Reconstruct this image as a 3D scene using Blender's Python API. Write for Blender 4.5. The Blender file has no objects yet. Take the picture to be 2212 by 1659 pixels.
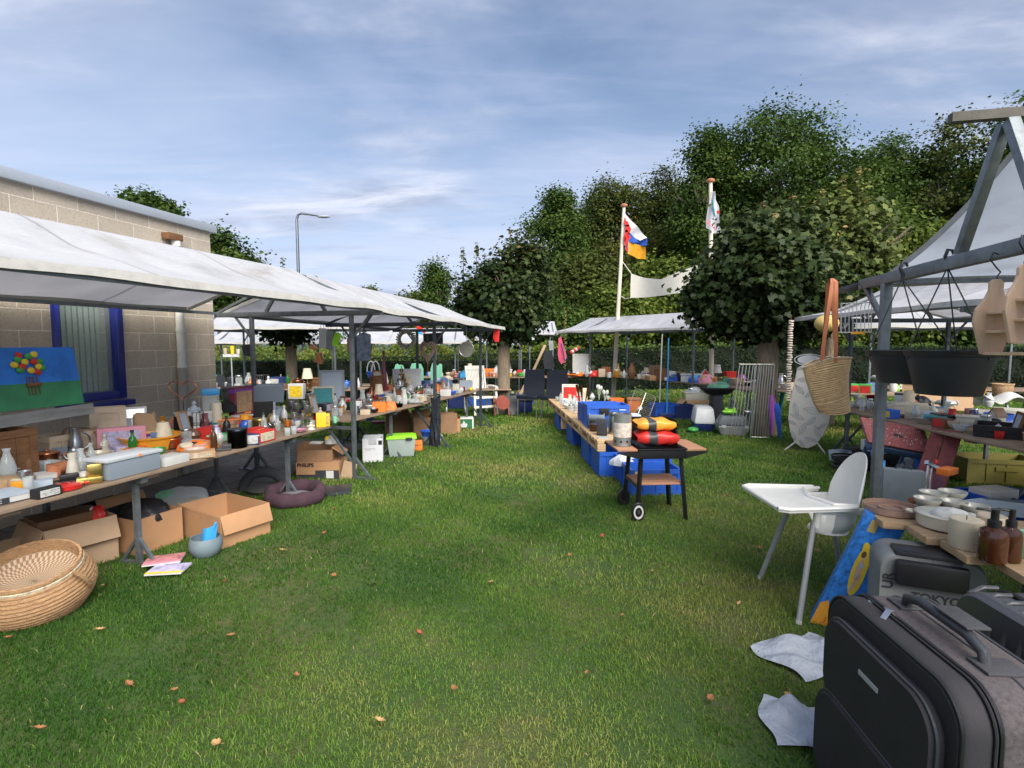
import bpy, bmesh, math, random
import numpy as np
from mathutils import Vector, Matrix, Euler
R = math.radians; PI = math.pi
scene = bpy.context.scene
COL = scene.collection
rnd = random.Random(7); NR = np.random.default_rng(11)

# ------------------------------------------------------------------ camera
CX, CY, FP, HC = 1106.0, 829.5, 1140.0, 1.65
TH = math.atan(89.5/FP)
cd = bpy.data.cameras.new('camera'); cam = bpy.data.objects.new('camera', cd); COL.objects.link(cam)
cam.location = (0, 0, HC); cam.rotation_euler = (PI/2-TH, 0, 0)
cd.sensor_width = 36; cd.lens = 36*FP/2212; cd.clip_start = .05; cd.clip_end = 2000
scene.camera = cam
scene.render.resolution_x = 1024; scene.render.resolution_y = 768
scene.view_settings.view_transform = 'Standard'; scene.view_settings.look = 'None'
scene.view_settings.exposure = 1.05; scene.view_settings.gamma = 1
# ------------------------------------------------------------------ sky and sun
SUN_EL, SUN_AZ = 44, 155       # azimuth clockwise from +Y
wd = bpy.data.worlds.new('World'); scene.world = wd; wd.use_nodes = True
nt = wd.node_tree; nt.nodes.clear(); N = nt.nodes.new; Lk = nt.links.new
out = N('ShaderNodeOutputWorld'); bg = N('ShaderNodeBackground'); Lk(bg.outputs[0], out.inputs[0])
sky = N('ShaderNodeTexSky'); sky.sky_type = 'NISHITA'; sky.sun_disc = False
sky.sun_elevation = R(SUN_EL); sky.sun_rotation = R(SUN_AZ); sky.air_density = 1.0; sky.dust_density = 1.5; sky.ozone_density = 2.5
bg.inputs[1].default_value = 0.080
tc = N('ShaderNodeTexCoord'); sp = N('ShaderNodeSeparateXYZ'); Lk(tc.outputs['Generated'], sp.inputs[0])
def mth(op, a, b=None, c=None):
    n = N('ShaderNodeMath'); n.operation = op
    for i, x in enumerate((a, b, c)):
        if x is None: continue
        if isinstance(x, (int, float)): n.inputs[i].default_value = x
        else: Lk(x, n.inputs[i])
    return n.outputs[0]
zz = mth('MAXIMUM', sp.outputs[2], 0.03); zz = mth('ADD', zz, 0.12)
ux = mth('DIVIDE', sp.outputs[0], zz); uy = mth('DIVIDE', sp.outputs[1], zz)
cb = N('ShaderNodeCombineXYZ'); Lk(ux, cb.inputs[0]); Lk(uy, cb.inputs[1])
def cloudlayer(rot, sc, scale, det, lo, hi, dist=.6, loc=(0,0,0)):
    mp = N('ShaderNodeMapping'); mp.inputs['Rotation'].default_value = (0, 0, R(rot)); mp.inputs['Scale'].default_value = sc; mp.inputs['Location'].default_value = loc
    Lk(cb.outputs[0], mp.inputs[0])
    nz = N('ShaderNodeTexNoise'); nz.inputs['Scale'].default_value = scale; nz.inputs['Detail'].default_value = det
    nz.inputs['Roughness'].default_value = .58; nz.inputs['Distortion'].default_value = dist; Lk(mp.outputs[0], nz.inputs['Vector'])
    mr = N('ShaderNodeMapRange'); mr.inputs[1].default_value = lo; mr.inputs[2].default_value = hi; mr.interpolation_type = 'SMOOTHSTEP'
    Lk(nz.outputs['Fac'], mr.inputs[0]); return mr.outputs[0]
c1 = cloudlayer(-20, (.5, 1.3, 1), .8, 6, .30, .68, .5)         # wide thin veil
c2 = cloudlayer(12, (.5, .95, 1), 1.05, 6, .47, .68, .25, (1.7, 3.1, 0))  # denser streaks
c3 = cloudlayer(-35, (.3, 3.0, 1), 2.2, 8, .48, .85, 1.2, (4, .4, 0))
veil = mth('MULTIPLY', mth('ADD', c1, mth('MULTIPLY', c3, .25)), .55)
hz = N('ShaderNodeMapRange'); hz.inputs[1].default_value = 0.0; hz.inputs[2].default_value = .45; hz.inputs[3].default_value = .8; hz.inputs[4].default_value = 0.0
Lk(sp.outputs[2], hz.inputs[0])
veil = mth('MINIMUM', mth('ADD', veil, hz.outputs[0]), .9)
def mixc(f, a, b):
    n = N('ShaderNodeMix'); n.data_type = 'RGBA'
    if isinstance(f, (int, float)): n.inputs[0].default_value = f
    else: Lk(f, n.inputs[0])
    for i, x in ((6, a), (7, b)):
        if isinstance(x, tuple): n.inputs[i].default_value = x+(1,)
        else: Lk(x, n.inputs[i])
    return n.outputs[2]
base = N('ShaderNodeMix'); base.data_type='RGBA'; base.blend_type='MULTIPLY'; base.inputs[0].default_value=1
Lk(sky.outputs[0], base.inputs[6]); base.inputs[7].default_value=(.93,.93,.93,1)
s1 = mixc(veil, base.outputs[2], (4.2, 4.75, 6.2))
cc = mixc(cloudlayer(30, (.6, 1.4, 1), 2.6, 6, .35, .65, .3, (9, 2, 0)), (2.5, 2.85, 3.9), (5.6, 5.8, 6.6))
s2 = mixc(mth('MULTIPLY', c2, .8), s1, cc)
Lk(s2, bg.inputs[0])
sd = bpy.data.lights.new('sun', 'SUN'); sd.energy = 3.5; sd.angle = R(58); sd.color = (1, .95, .86)
so = bpy.data.objects.new('sun', sd); COL.objects.link(so)
so.rotation_euler = Vector((-math.sin(R(SUN_AZ))*math.cos(R(SUN_EL)), -math.cos(R(SUN_AZ))*math.cos(R(SUN_EL)), -math.sin(R(SUN_EL)))).to_track_quat('-Z', 'Y').to_euler()

# ------------------------------------------------------------------ pixel helpers (photo measured at 2212 x 1659)
def ray(px, py):
    a = (px-CX)/FP; b = -(py-CY)/FP
    return Vector((a, math.cos(TH)+b*math.sin(TH), -math.sin(TH)+b*math.cos(TH)))
def G(px, py, z=0.0):
    r = ray(px, py); k = (z-HC)/r.z; return Vector((r.x*k, r.y*k, z))
def W(px, py, D):
    r = ray(px, py); k = D/r.y; return Vector((r.x*k, D, HC+r.z*k))
def PXM(p): # metres per photo pixel at a world point
    return (p.y*math.cos(TH)+(HC-p.z)*math.sin(TH))/FP
CROP = dict(A=(0,725.8,.2187), B=(414.8,725.8,.15626), C=(691.3,691.3,.15626), D=(0,1002.4,.28126), E=(967.8,656.7,.15626),
 F=(1175.2,795,.20832), g=(1451.7,656.7,.18751), H=(1693.6,553,.24998), I=(1728.2,795,.2187), J=(1589.9,967.8,.28126),
 K=(1659.1,1175.2,.29168), O=(622.1,850.3,.18751), R=(414.8,553,.31251), Q=(829.5,345.6,.37501), S=(1451.7,172.8,.34376), N=(0,345.6,.25), T=(1278.9,359.5,.20834), _=(0,0,1))
def cp(c, x, y): o = CROP[c]; return (o[0]+x*o[2], o[1]+y*o[2])

def sstep(a, b, x): t = np.clip((x-a)/(b-a), 0, 1); return t*t*(3-2*t)
def gz(x, y):
    g = -.42*sstep(10, 17, y)*(1-sstep(-6, 3, x)) - .12*sstep(10,17,y)*sstep(-6,3,x)*(1-sstep(3,7,x))
    return g
# ------------------------------------------------------------------ materials
MC = {}
def new_mat(name):
    m = bpy.data.materials.new(name); m.use_nodes = True; t = m.node_tree; t.nodes.clear()
    o = t.nodes.new('ShaderNodeOutputMaterial'); return m, t, o
def noise(t, vec, scale, det=4, rough=.55, dist=0):
    n = t.nodes.new('ShaderNodeTexNoise'); n.inputs['Scale'].default_value = scale; n.inputs['Detail'].default_value = det
    n.inputs['Roughness'].default_value = rough; n.inputs['Distortion'].default_value = dist
    if vec is not None: t.links.new(vec, n.inputs['Vector'])
    return n.outputs['Fac']
def ramp(t, fac, stops):
    n = t.nodes.new('ShaderNodeValToRGB'); e = n.color_ramp.elements
    while len(e) < len(stops): e.new(.5)
    for el, (p, c) in zip(e, stops):
        el.position = p; el.color = tuple(c)+(1,)
    t.links.new(fac, n.inputs[0]); return n.outputs[0]
def coords(t, sc=(1,1,1), rot=(0,0,0)):
    a = t.nodes.new('ShaderNodeTexCoord'); m = t.nodes.new('ShaderNodeMapping'); m.inputs['Scale'].default_value = sc; m.inputs['Rotation'].default_value = rot
    t.links.new(a.outputs['Object'], m.inputs[0]); return m.outputs[0]
def bumpn(t, h, strength, dist=.01):
    b = t.nodes.new('ShaderNodeBump'); b.inputs['Strength'].default_value = strength; b.inputs['Distance'].default_value = dist
    t.links.new(h, b.inputs['Height']); return b.outputs[0]
def sc3(c, k): return tuple(min(1, x*k) for x in c)
def mat(name, col, rough=.5, metal=0, var=.18, vs=9, bump=.15, bs=120, sc=(1,1,1), spec=.5, coat=0, trans=0, bd=.004):
    if name in MC: return MC[name]
    m, t, o = new_mat(name); p = t.nodes.new('ShaderNodeBsdfPrincipled')
    v = coords(t, sc); n = noise(t, v, vs, 6, .62)
    c = ramp(t, n, [(.28, sc3(col, 1-var)), (.5, col), (.75, sc3(col, 1+var*.7))])
    t.links.new(c, p.inputs['Base Color'])
    p.inputs['Roughness'].default_value = rough; p.inputs['Metallic'].default_value = metal; p.inputs['Coat Weight'].default_value = coat
    p.inputs['Specular IOR Level'].default_value = spec
    if bump: t.links.new(bumpn(t, noise(t, v, bs, 3), bump, bd), p.inputs['Normal'])
    s = p.outputs[0]
    if trans:
        tr = t.nodes.new('ShaderNodeBsdfTranslucent'); t.links.new(c, tr.inputs[0])
        mx = t.nodes.new('ShaderNodeMixShader'); mx.inputs[0].default_value = trans; t.links.new(s, mx.inputs[1]); t.links.new(tr.outputs[0], mx.inputs[2]); s = mx.outputs[0]
    t.links.new(s, o.inputs[0]); MC[name] = m; return m
def glassmat(name, col=(.9,.95,.95), clear=.72, rough=.05):
    if name in MC: return MC[name]
    m, t, o = new_mat(name)
    tr = t.nodes.new('ShaderNodeBsdfTransparent'); tr.inputs[0].default_value = tuple(col)+(1,)
    p = t.nodes.new('ShaderNodeBsdfPrincipled'); p.inputs['Base Color'].default_value = tuple(sc3(col, .75))+(1,); p.inputs['Roughness'].default_value = rough
    lw = t.nodes.new('ShaderNodeLayerWeight'); lw.inputs[0].default_value = .35
    ma = t.nodes.new('ShaderNodeMath'); ma.operation = 'MULTIPLY_ADD'; ma.inputs[1].default_value = .6; ma.inputs[2].default_value = 1-clear; ma.use_clamp = True
    t.links.new(lw.outputs['Facing'], ma.inputs[0])
    mx = t.nodes.new('ShaderNodeMixShader'); t.links.new(ma.outputs[0], mx.inputs[0]); t.links.new(tr.outputs[0], mx.inputs[1]); t.links.new(p.outputs[0], mx.inputs[2])
    t.links.new(mx.outputs[0], o.inputs[0]); MC[name] = m; return m
PAL = dict(white=(.55,.55,.53), cream=(.62,.54,.40), ivory=(.58,.55,.46), black=(.012,.012,.014), grey=(.25,.26,.27), dark=(.05,.05,.055), silver=(.55,.56,.57),
 red=(.55,.025,.02), maroon=(.16,.03,.05), pink=(.65,.28,.36), rose=(.5,.2,.22), orange=(.80,.20,.03), amber=(.75,.33,.03), yellow=(.80,.55,.03), gold=(.55,.40,.13), olive=(.25,.22,.06),
 green=(.05,.32,.06), lime=(.30,.72,.03), mint=(.26,.65,.42), teal=(.05,.28,.30), blue=(.03,.12,.55), sky=(.05,.35,.75), pale=(.40,.47,.55), navy=(.015,.03,.13), denim=(.08,.14,.25),
 purple=(.18,.05,.28), violet=(.45,.10,.55), brown=(.16,.075,.03), tan=(.42,.27,.15), terracotta=(.50,.19,.09), wood=(.38,.22,.11), beige=(.52,.42,.30), copper=(.55,.22,.11), lilac=(.45,.42,.62), charcoal=(.03,.033,.04), clear=(.93,.96,.97), straw=(.50,.34,.17), steel=(.33,.35,.37), fleshy=(.6,.4,.3))
def printmat(name, col):
    m, t, o = new_mat(name); p = t.nodes.new('ShaderNodeBsdfPrincipled'); v = coords(t); s = t.nodes.new('ShaderNodeSeparateXYZ'); t.links.new(v, s.inputs[0])
    a = t.nodes.new('ShaderNodeMath'); a.operation = 'ADD'; t.links.new(s.outputs[0], a.inputs[0]); t.links.new(s.outputs[1], a.inputs[1]); c = t.nodes.new('ShaderNodeCombineXYZ'); t.links.new(a.outputs[0], c.inputs[0]); t.links.new(s.outputs[2], c.inputs[1])
    b = t.nodes.new('ShaderNodeTexBrick'); t.links.new(c.outputs[0], b.inputs[0]); b.inputs['Scale'].default_value = 1; b.inputs['Brick Width'].default_value = .017; b.inputs['Row Height'].default_value = .011; b.inputs['Mortar Size'].default_value = .0022; b.inputs['Bias'].default_value = -.1
    b.inputs['Color1'].default_value = sc3(col,.35)+(1,); b.inputs['Color2'].default_value = col+(1,); b.inputs['Mortar'].default_value = col+(1,)
    mx = t.nodes.new('ShaderNodeMix'); mx.data_type = 'RGBA'; t.links.new(ramp(t, noise(t, v, 14, 2), [(.45,(0,0,0)),(.5,(1,1,1))]), mx.inputs[0]); mx.inputs[6].default_value = sc3(col,1.0)+(1,); t.links.new(b.outputs[0], mx.inputs[7])
    t.links.new(mx.outputs[2], p.inputs[0]); p.inputs['Roughness'].default_value = .5; t.links.new(p.outputs[0], o.inputs[0]); MC[name] = m; return m
def X(s):
    """'red plastic' -> material"""
    if s in MC: return MC[s]
    c, k = s.split(); col = PAL[c]
    if k == 'glass': return glassmat(s, col if c != 'clear' else (.92,.96,.96), .70 if c == 'clear' else .45)
    if k == 'frosted': return glassmat(s, col if c != 'clear' else (.85,.9,.95), .35, .3)
    if k == 'print': return printmat(s, col)
    q = dict(plastic=dict(rough=.38, bump=.05, var=.08), ceramic=dict(rough=.18, bump=.03, var=.1, coat=.3), metal=dict(rough=.32, metal=1, var=.15, bump=.06),
      paint=dict(rough=.5, var=.14, bump=.12), card=dict(rough=.85, var=.12, bump=.12, bs=160), wood=dict(rough=.75, var=.35, vs=5, bump=.3, bs=30, sc=(1.5,9,9)),
      cloth=dict(rough=.95, var=.25, bump=.5, bs=90), leather=dict(rough=.42, var=.15, bump=.3, bs=150), paper=dict(rough=.7, var=.06, bump=.03), wax=dict(rough=.5,var=.08,bump=.05), clay=dict(rough=.8, var=.22, bump=.3), wicker=dict(rough=.8, var=.5, vs=45, bump=1, bs=70, bd=.01))[k]
    return mat(s, col, **q)
# ------------------------------------------------------------------ mesh builder
class MB:
    def __init__(s): s.v = []; s.f = []; s.m = []; s.mi = 0
    def add(s, vs, fs):
        o = len(s.v); s.v += [tuple(p) for p in vs]; s.f += [tuple(i+o for i in f) for f in fs]; s.m += [s.mi]*len(fs); return s
    def box(s, x0, x1, y0, y1, z0, z1, M=None, tp=0):
        a = [(x0,y0,z0),(x1,y0,z0),(x1,y1,z0),(x0,y1,z0),(x0+tp,y0+tp,z1),(x1-tp,y0+tp,z1),(x1-tp,y1-tp,z1),(x0+tp,y1-tp,z1)]
        if M is not None: a = [M@Vector(p) for p in a]
        return s.add(a, [(3,2,1,0),(4,5,6,7),(0,1,5,4),(1,2,6,5),(2,3,7,6),(3,0,4,7)])
    def bar(s, p, q, w, h=None):   # rectangular bar
        p = Vector(p); q = Vector(q); h = h or w; d = q-p; L = d.length
        M = Matrix.Translation(p) @ d.to_track_quat('X', 'Z').to_matrix().to_4x4()
        return s.box(0, L, -w/2, w/2, -h/2, h/2, M)
    def tube(s, pts, r, n=8, cap=True):
        pts = [Vector(p) for p in pts]; k = len(pts); rs = r if isinstance(r, (list, tuple)) else [r]*k; vs = []; fs = []
        t0 = (pts[1]-pts[0]).normalized(); up = Vector((0,0,1)) if abs(t0.z) < .9 else Vector((1,0,0)); a = t0.cross(up).normalized()
        for i in range(k):
            t = (pts[min(i+1,k-1)]-pts[max(i-1,0)]).normalized(); a = (a-t*a.dot(t)).normalized(); b = t.cross(a)
            for j in range(n):
                g = 2*PI*j/n; vs.append(pts[i]+(a*math.cos(g)+b*math.sin(g))*rs[i])
        for i in range(k-1):
            for j in range(n): fs.append((i*n+j, i*n+(j+1)%n, (i+1)*n+(j+1)%n, (i+1)*n+j))
        if cap: fs.append(tuple(range(n))[::-1]); fs.append(tuple(range((k-1)*n, k*n)))
        return s.add(vs, fs)
    def lathe(s, prof, n=24, M=None, sx=1, sy=1):
        vs = []; fs = []
        for r, z in prof:
            for j in range(n): vs.append(Vector((r*sx*math.cos(2*PI*j/n), r*sy*math.sin(2*PI*j/n), z)))
        for i in range(len(prof)-1):
            for j in range(n): fs.append((i*n+j, i*n+(j+1)%n, (i+1)*n+(j+1)%n, (i+1)*n+j))
        if M is not None: vs = [M@p for p in vs]
        return s.add(vs, fs)
    def prism(s, poly, d, M=None):  # poly in xz, thickness d along y
        k = len(poly); vs = [Vector((x, -d/2, z)) for x, z in poly]+[Vector((x, d/2, z)) for x, z in poly]
        if M is not None: vs = [M@p for p in vs]
        return s.add(vs, [tuple(range(k)), tuple(range(2*k-1, k-1, -1))]+[(i, i+k, (i+1)%k+k, (i+1)%k) for i in range(k)])
    def grid(s, fn, nu, nv):
        vs = [fn(i/nu, j/nv) for j in range(nv+1) for i in range(nu+1)]
        return s.add(vs, [(j*(nu+1)+i, j*(nu+1)+i+1, (j+1)*(nu+1)+i+1, (j+1)*(nu+1)+i) for j in range(nv) for i in range(nu)])
    def ell(s, c, r, n=14, M=None, k=8):
        pr = [(math.sin(PI*i/k), -math.cos(PI*i/k)) for i in range(k+1)]; pr[0] = (0,-1); pr[-1] = (0,1)
        T = Matrix.Translation(Vector(c)) @ (M if M is not None else Matrix()) @ Matrix.Diagonal((r[0], r[1], r[2], 1)); return s.lathe(pr, n, T)
    def slot(s, i): s.mi = i; return s
    def build(s, name, mats, parent=None, smooth=True, bev=0, seg=2, weld=True, sol=0):
        me = bpy.data.meshes.new(name); me.from_pydata([tuple(p) for p in s.v], [], s.f)
        if not isinstance(mats, (list, tuple)): mats = [mats]
        for m in mats: me.materials.append(X(m) if isinstance(m, str) else m)
        me.polygons.foreach_set('material_index', s.m)
        bm = bmesh.new(); bm.from_mesh(me)
        if weld: bmesh.ops.remove_doubles(bm, verts=bm.verts, dist=1e-5)
        bmesh.ops.recalc_face_normals(bm, faces=bm.faces)
        if bev: bmesh.ops.bevel(bm, geom=[e for e in bm.edges if len(e.link_faces)==2 and e.calc_face_angle(0) > .6], offset=bev, segments=seg, affect='EDGES', profile=.6, clamp_overlap=True)
        if sol: bmesh.ops.solidify(bm, geom=bm.faces[:], thickness=sol)
        bm.to_mesh(me); bm.free()
        if smooth: me.shade_smooth(); me.set_sharp_from_angle(angle=R(38))
        o = bpy.data.objects.new(name, me); COL.objects.link(o)
        if parent: o.parent = parent
        return o
def thing(name, label, cat=None, loc=(0,0,0), rz=0, group=None, rot=None):
    o = bpy.data.objects.new(name, None); COL.objects.link(o); o.location = loc; o.rotation_euler = rot if rot else (0,0,rz); o.empty_display_size = .1
    return tag(o, label, cat or name.replace('_', ' '), group)
def tag(o, label, cat, group=None):
    o['label'] = label; o['category'] = cat
    if group: o['group'] = group
    return o
def struct(o, label=None, cat=None, kind='structure'):
    o['kind'] = kind
    if label: o['label'] = label
    if cat: o['category'] = cat
    return o
def dup(root, loc=None, rz=None, label=None, group=None):
    r = root.copy(); COL.objects.link(r)
    if loc is not None: r.location = loc
    if rz is not None: r.rotation_euler = (0,0,rz)
    if label: r['label'] = label
    if group: r['group'] = group
    for ch in list(root.children):
        c = ch.copy(); COL.objects.link(c); c.parent = r
        for g in ch.children:
            d = g.copy(); COL.objects.link(d); d.parent = c
    return r
def textmesh(name, s, size, m, parent=None, M=None, ext=.0008, align='CENTER', cond=1.0, bold=0):
    c = bpy.data.curves.new(name, 'FONT'); c.body = s; c.size = size; c.extrude = ext; c.align_x = align; c.align_y = 'CENTER'; c.offset = bold
    o = bpy.data.objects.new(name, c); COL.objects.link(o)
    dg = bpy.context.evaluated_depsgraph_get(); me = bpy.data.meshes.new_from_object(o.evaluated_get(dg)); COL.objects.unlink(o); bpy.data.objects.remove(o)
    me.name = name
    if M is not None: me.transform(M)
    me.materials.clear(); me.materials.append(X(m) if isinstance(m, str) else m)
    ob = bpy.data.objects.new(name, me); COL.objects.link(ob)
    if parent: ob.parent = parent
    return ob
def npmesh(name, V, F, mats, attr=None, mi=None):
    """V (n,3), F (m,k) equal-size faces"""
    me = bpy.data.meshes.new(name); k = F.shape[1]; m = len(F)
    me.vertices.add(len(V)); me.vertices.foreach_set('co', V.astype(np.float32).ravel())
    me.loops.add(m*k); me.loops.foreach_set('vertex_index', F.astype(np.int32).ravel())
    me.polygons.add(m); me.polygons.foreach_set('loop_start', np.arange(0, m*k, k, dtype=np.int32)); me.polygons.foreach_set('loop_total', np.full(m, k, dtype=np.int32))
    for x in (mats if isinstance(mats, list) else [mats]): me.materials.append(x)
    if mi is not None: me.polygons.foreach_set('material_index', mi.astype(np.int32))
    if attr is not None:
        a = me.attributes.new('tint', 'FLOAT', 'FACE'); a.data.foreach_set('value', attr.astype(np.float32))
    me.update(calc_edges=True)
    o = bpy.data.objects.new(name, me); COL.objects.link(o); return o
def leafmat(name, dark, mid, light, odd=None, trans=.3, rough=.55):
    m, t, o = new_mat(name); a = t.nodes.new('ShaderNodeAttribute'); a.attribute_name = 'tint'
    st = [(0, dark), (.45, mid), (.9, light)]
    if odd: st.append((.985, odd))
    c = ramp(t, a.outputs['Fac'], st)
    p = t.nodes.new('ShaderNodeBsdfPrincipled'); t.links.new(c, p.inputs['Base Color']); p.inputs['Roughness'].default_value = rough; p.inputs['Specular IOR Level'].default_value = .15
    tr = t.nodes.new('ShaderNodeBsdfTranslucent'); t.links.new(c, tr.inputs[0]); mx = t.nodes.new('ShaderNodeMixShader'); mx.inputs[0].default_value = trans
    t.links.new(p.outputs[0], mx.inputs[1]); t.links.new(tr.outputs[0], mx.inputs[2]); t.links.new(mx.outputs[0], o.inputs[0]); return m
# ================================================================== SETTING
def grassnoise(x, y):
    return (np.sin(x*1.3+1.7*np.sin(y*.9))+np.sin(y*1.9+2.1*np.sin(x*1.1+2))+np.sin((x+y)*3.1+1.3)+.8*np.sin(x*6.3-y*4.7)+.6*np.sin(x*11+y*9.3))/4.4
def ground_sheet():
    xs = np.concatenate([np.linspace(-400,-30,9), np.linspace(-26,26,53), np.linspace(30,400,9)])
    ys = np.concatenate([np.linspace(-60,-6,5), np.linspace(-4,30,50), np.linspace(34,500,12)])
    X_, Y_ = np.meshgrid(xs, ys); Z = gz(X_, Y_)
    V = np.stack([X_.ravel(), Y_.ravel(), Z.ravel()], 1); nx = len(xs); ny = len(ys)
    i, j = np.meshgrid(np.arange(nx-1), np.arange(ny-1)); b = (j*nx+i).ravel()
    F = np.stack([b, b+1, b+nx+1, b+nx], 1)
    m, t, o = new_mat('lawn_soil'); p = t.nodes.new('ShaderNodeBsdfPrincipled'); v = coords(t)
    c = ramp(t, noise(t, v, .9, 8, .7), [(.3, (.018,.05,.010)), (.48, (.04,.075,.014)), (.58, (.075,.08,.025)), (.72, (.12,.09,.045))])
    t.links.new(c, p.inputs['Base Color']); p.inputs['Roughness'].default_value = .95
    t.links.new(bumpn(t, noise(t, v, 60, 5), .7, .02), p.inputs['Normal']); t.links.new(p.outputs[0], o.inputs[0])
    g = npmesh('ground', V, F, m); struct(g, 'green lawn of the field', 'ground')
ground_sheet()
def grass():
    zones = [(.9, 3.4, 13000, .0034, .028), (3.4, 5.5, 6500, .005, .032), (5.5, 9, 2500, .009, .040), (9, 14, 800, .02, .05), (14, 20, 260, .04, .055)]
    P = []; Wd = []; Hh = []
    for a, b, dens, w, h in zones:
        hw = 1.04*b+.3; n = int(dens*2*hw*(b-a)*1.0)
        x = NR.uniform(-hw, hw, n); y = NR.uniform(a, b, n); k = np.abs(x) < 1.02*y+.35
        x = x[k]; y = y[k]
        d = 1.0-.5*(grassnoise(x*1.7+5, y*1.7) > .42); k = NR.random(len(x)) < d; x = x[k]; y = y[k]
        # paving area left of the lawn
        s = (x+2.88)*.259+(y-2.97)*.966; tt = -(x+2.88)*.966+(y-2.97)*.259
        k = ~((tt > .8) & (y < 9)); x = x[k]; y = y[k]
        P.append(np.stack([x, y], 1)); Wd.append(np.full(len(x), w)); Hh.append(np.full(len(x), h))
    P = np.concatenate(P); Wd = np.concatenate(Wd); Hh = np.concatenate(Hh); n = len(P)
    gn = grassnoise(P[:,0], P[:,1]); lush = grassnoise(P[:,0]*.5+3, P[:,1]*.5-1)
    Hh = Hh*NR.uniform(.45, 1.25, n)*(1+.25*lush-.15*(gn > .3)); Wd = Wd*NR.uniform(.7, 1.3, n)
    az = NR.uniform(0, 2*PI, n); lean = NR.uniform(.1, 1.1, n)
    dx = np.cos(az); dy = np.sin(az); fx = NR.uniform(0, 2*PI, n); wx = np.cos(fx)*Wd/2; wy = np.sin(fx)*Wd/2
    z0 = gz(P[:,0], P[:,1]); V = np.zeros((n, 5, 3))
    V[:,0] = np.stack([P[:,0]-wx, P[:,1]-wy, z0], 1); V[:,1] = np.stack([P[:,0]+wx, P[:,1]+wy, z0], 1)
    mx = P[:,0]+dx*Hh*lean*.35; my = P[:,1]+dy*Hh*lean*.35
    V[:,2] = np.stack([mx+wx*.8, my+wy*.8, z0+Hh*.6], 1); V[:,3] = np.stack([mx-wx*.8, my-wy*.8, z0+Hh*.6], 1)
    V[:,4] = np.stack([P[:,0]+dx*Hh*lean, P[:,1]+dy*Hh*lean, z0+Hh*(1-.35*lean)], 1)
    b = np.arange(n)*5; q = np.stack([b, b+1, b+2, b+3], 1); tr = np.stack([b+3, b+2, b+4, b+4], 1)
    # triangles as faces: use two tris for the quad to keep equal size
    F = np.concatenate([np.stack([b, b+1, b+2], 1), np.stack([b, b+2, b+3], 1), np.stack([b+3, b+2, b+4], 1)])
    # tint: 0 dark green .. 1 straw
    dry = np.clip(.47+.62*grassnoise(P[:,0]*.62+.8, P[:,1]*.8+2)+.16*gn+.10*np.clip((P[:,1]-4)/6, 0, 1)-.16*np.clip((-P[:,0]-P[:,1]*.25)/1.2, 0, 1), 0, 1)
    t = np.clip(NR.normal(0, .09, n)+dry*.78+.02, 0, .97); t = np.where(NR.random(n) < .012+.05*dry**2, NR.uniform(.75, 1, n), t)
    m = leafmat('grass_blades', (.032,.098,.012), (.12,.225,.032), (.30,.30,.085), (.44,.34,.18), trans=.3, rough=.6)
    e = m.node_tree.nodes
    g = npmesh('grass', V.reshape(-1,3), F, m, attr=np.concatenate([t, t, t])); struct(g, 'short mown grass blades with dry patches', 'grass', 'stuff')
grass()

# ---- paving strip by the building
UL = Vector((.259,.966,0)); VL = Vector((-.966,.259,0))
def paving():
    m, t, o = new_mat('paving_stones'); p = t.nodes.new('ShaderNodeBsdfPrincipled'); v = coords(t)
    b = t.nodes.new('ShaderNodeTexBrick'); t.links.new(v, b.inputs[0]); b.inputs['Scale'].default_value = 1; b.inputs['Brick Width'].default_value = .3; b.inputs['Row Height'].default_value = .3
    b.inputs['Mortar Size'].default_value = .006; b.inputs['Color1'].default_value = (.10,.095,.09,1); b.inputs['Color2'].default_value = (.14,.13,.125,1); b.inputs['Mortar'].default_value = (.03,.03,.025,1)
    n = noise(t, v, 6, 8, .7); mx = t.nodes.new('ShaderNodeMix'); mx.data_type='RGBA'; mx.blend_type='MULTIPLY'; mx.inputs[0].default_value=.7
    t.links.new(b.outputs[0], mx.inputs[6]); t.links.new(ramp(t, n, [(.3,(.5,.5,.5)),(.7,(1.2,1.15,1.1))]), mx.inputs[7]); t.links.new(mx.outputs[2], p.inputs[0]); p.inputs['Roughness'].default_value=.9
    t.links.new(bumpn(t, n, .4, .01), p.inputs['Normal']); t.links.new(p.outputs[0], o.inputs[0])
    a = MB(); a.box(-4, 5.4, .82, 3.4, -.05, .012)
    g = a.build('pavement', m); g.location = (-2.88, 2.97, 0); g.rotation_euler = (0,0,math.atan2(.966,.259)); struct(g, 'grey paving slabs beside the block building', 'pavement')
paving()

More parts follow.
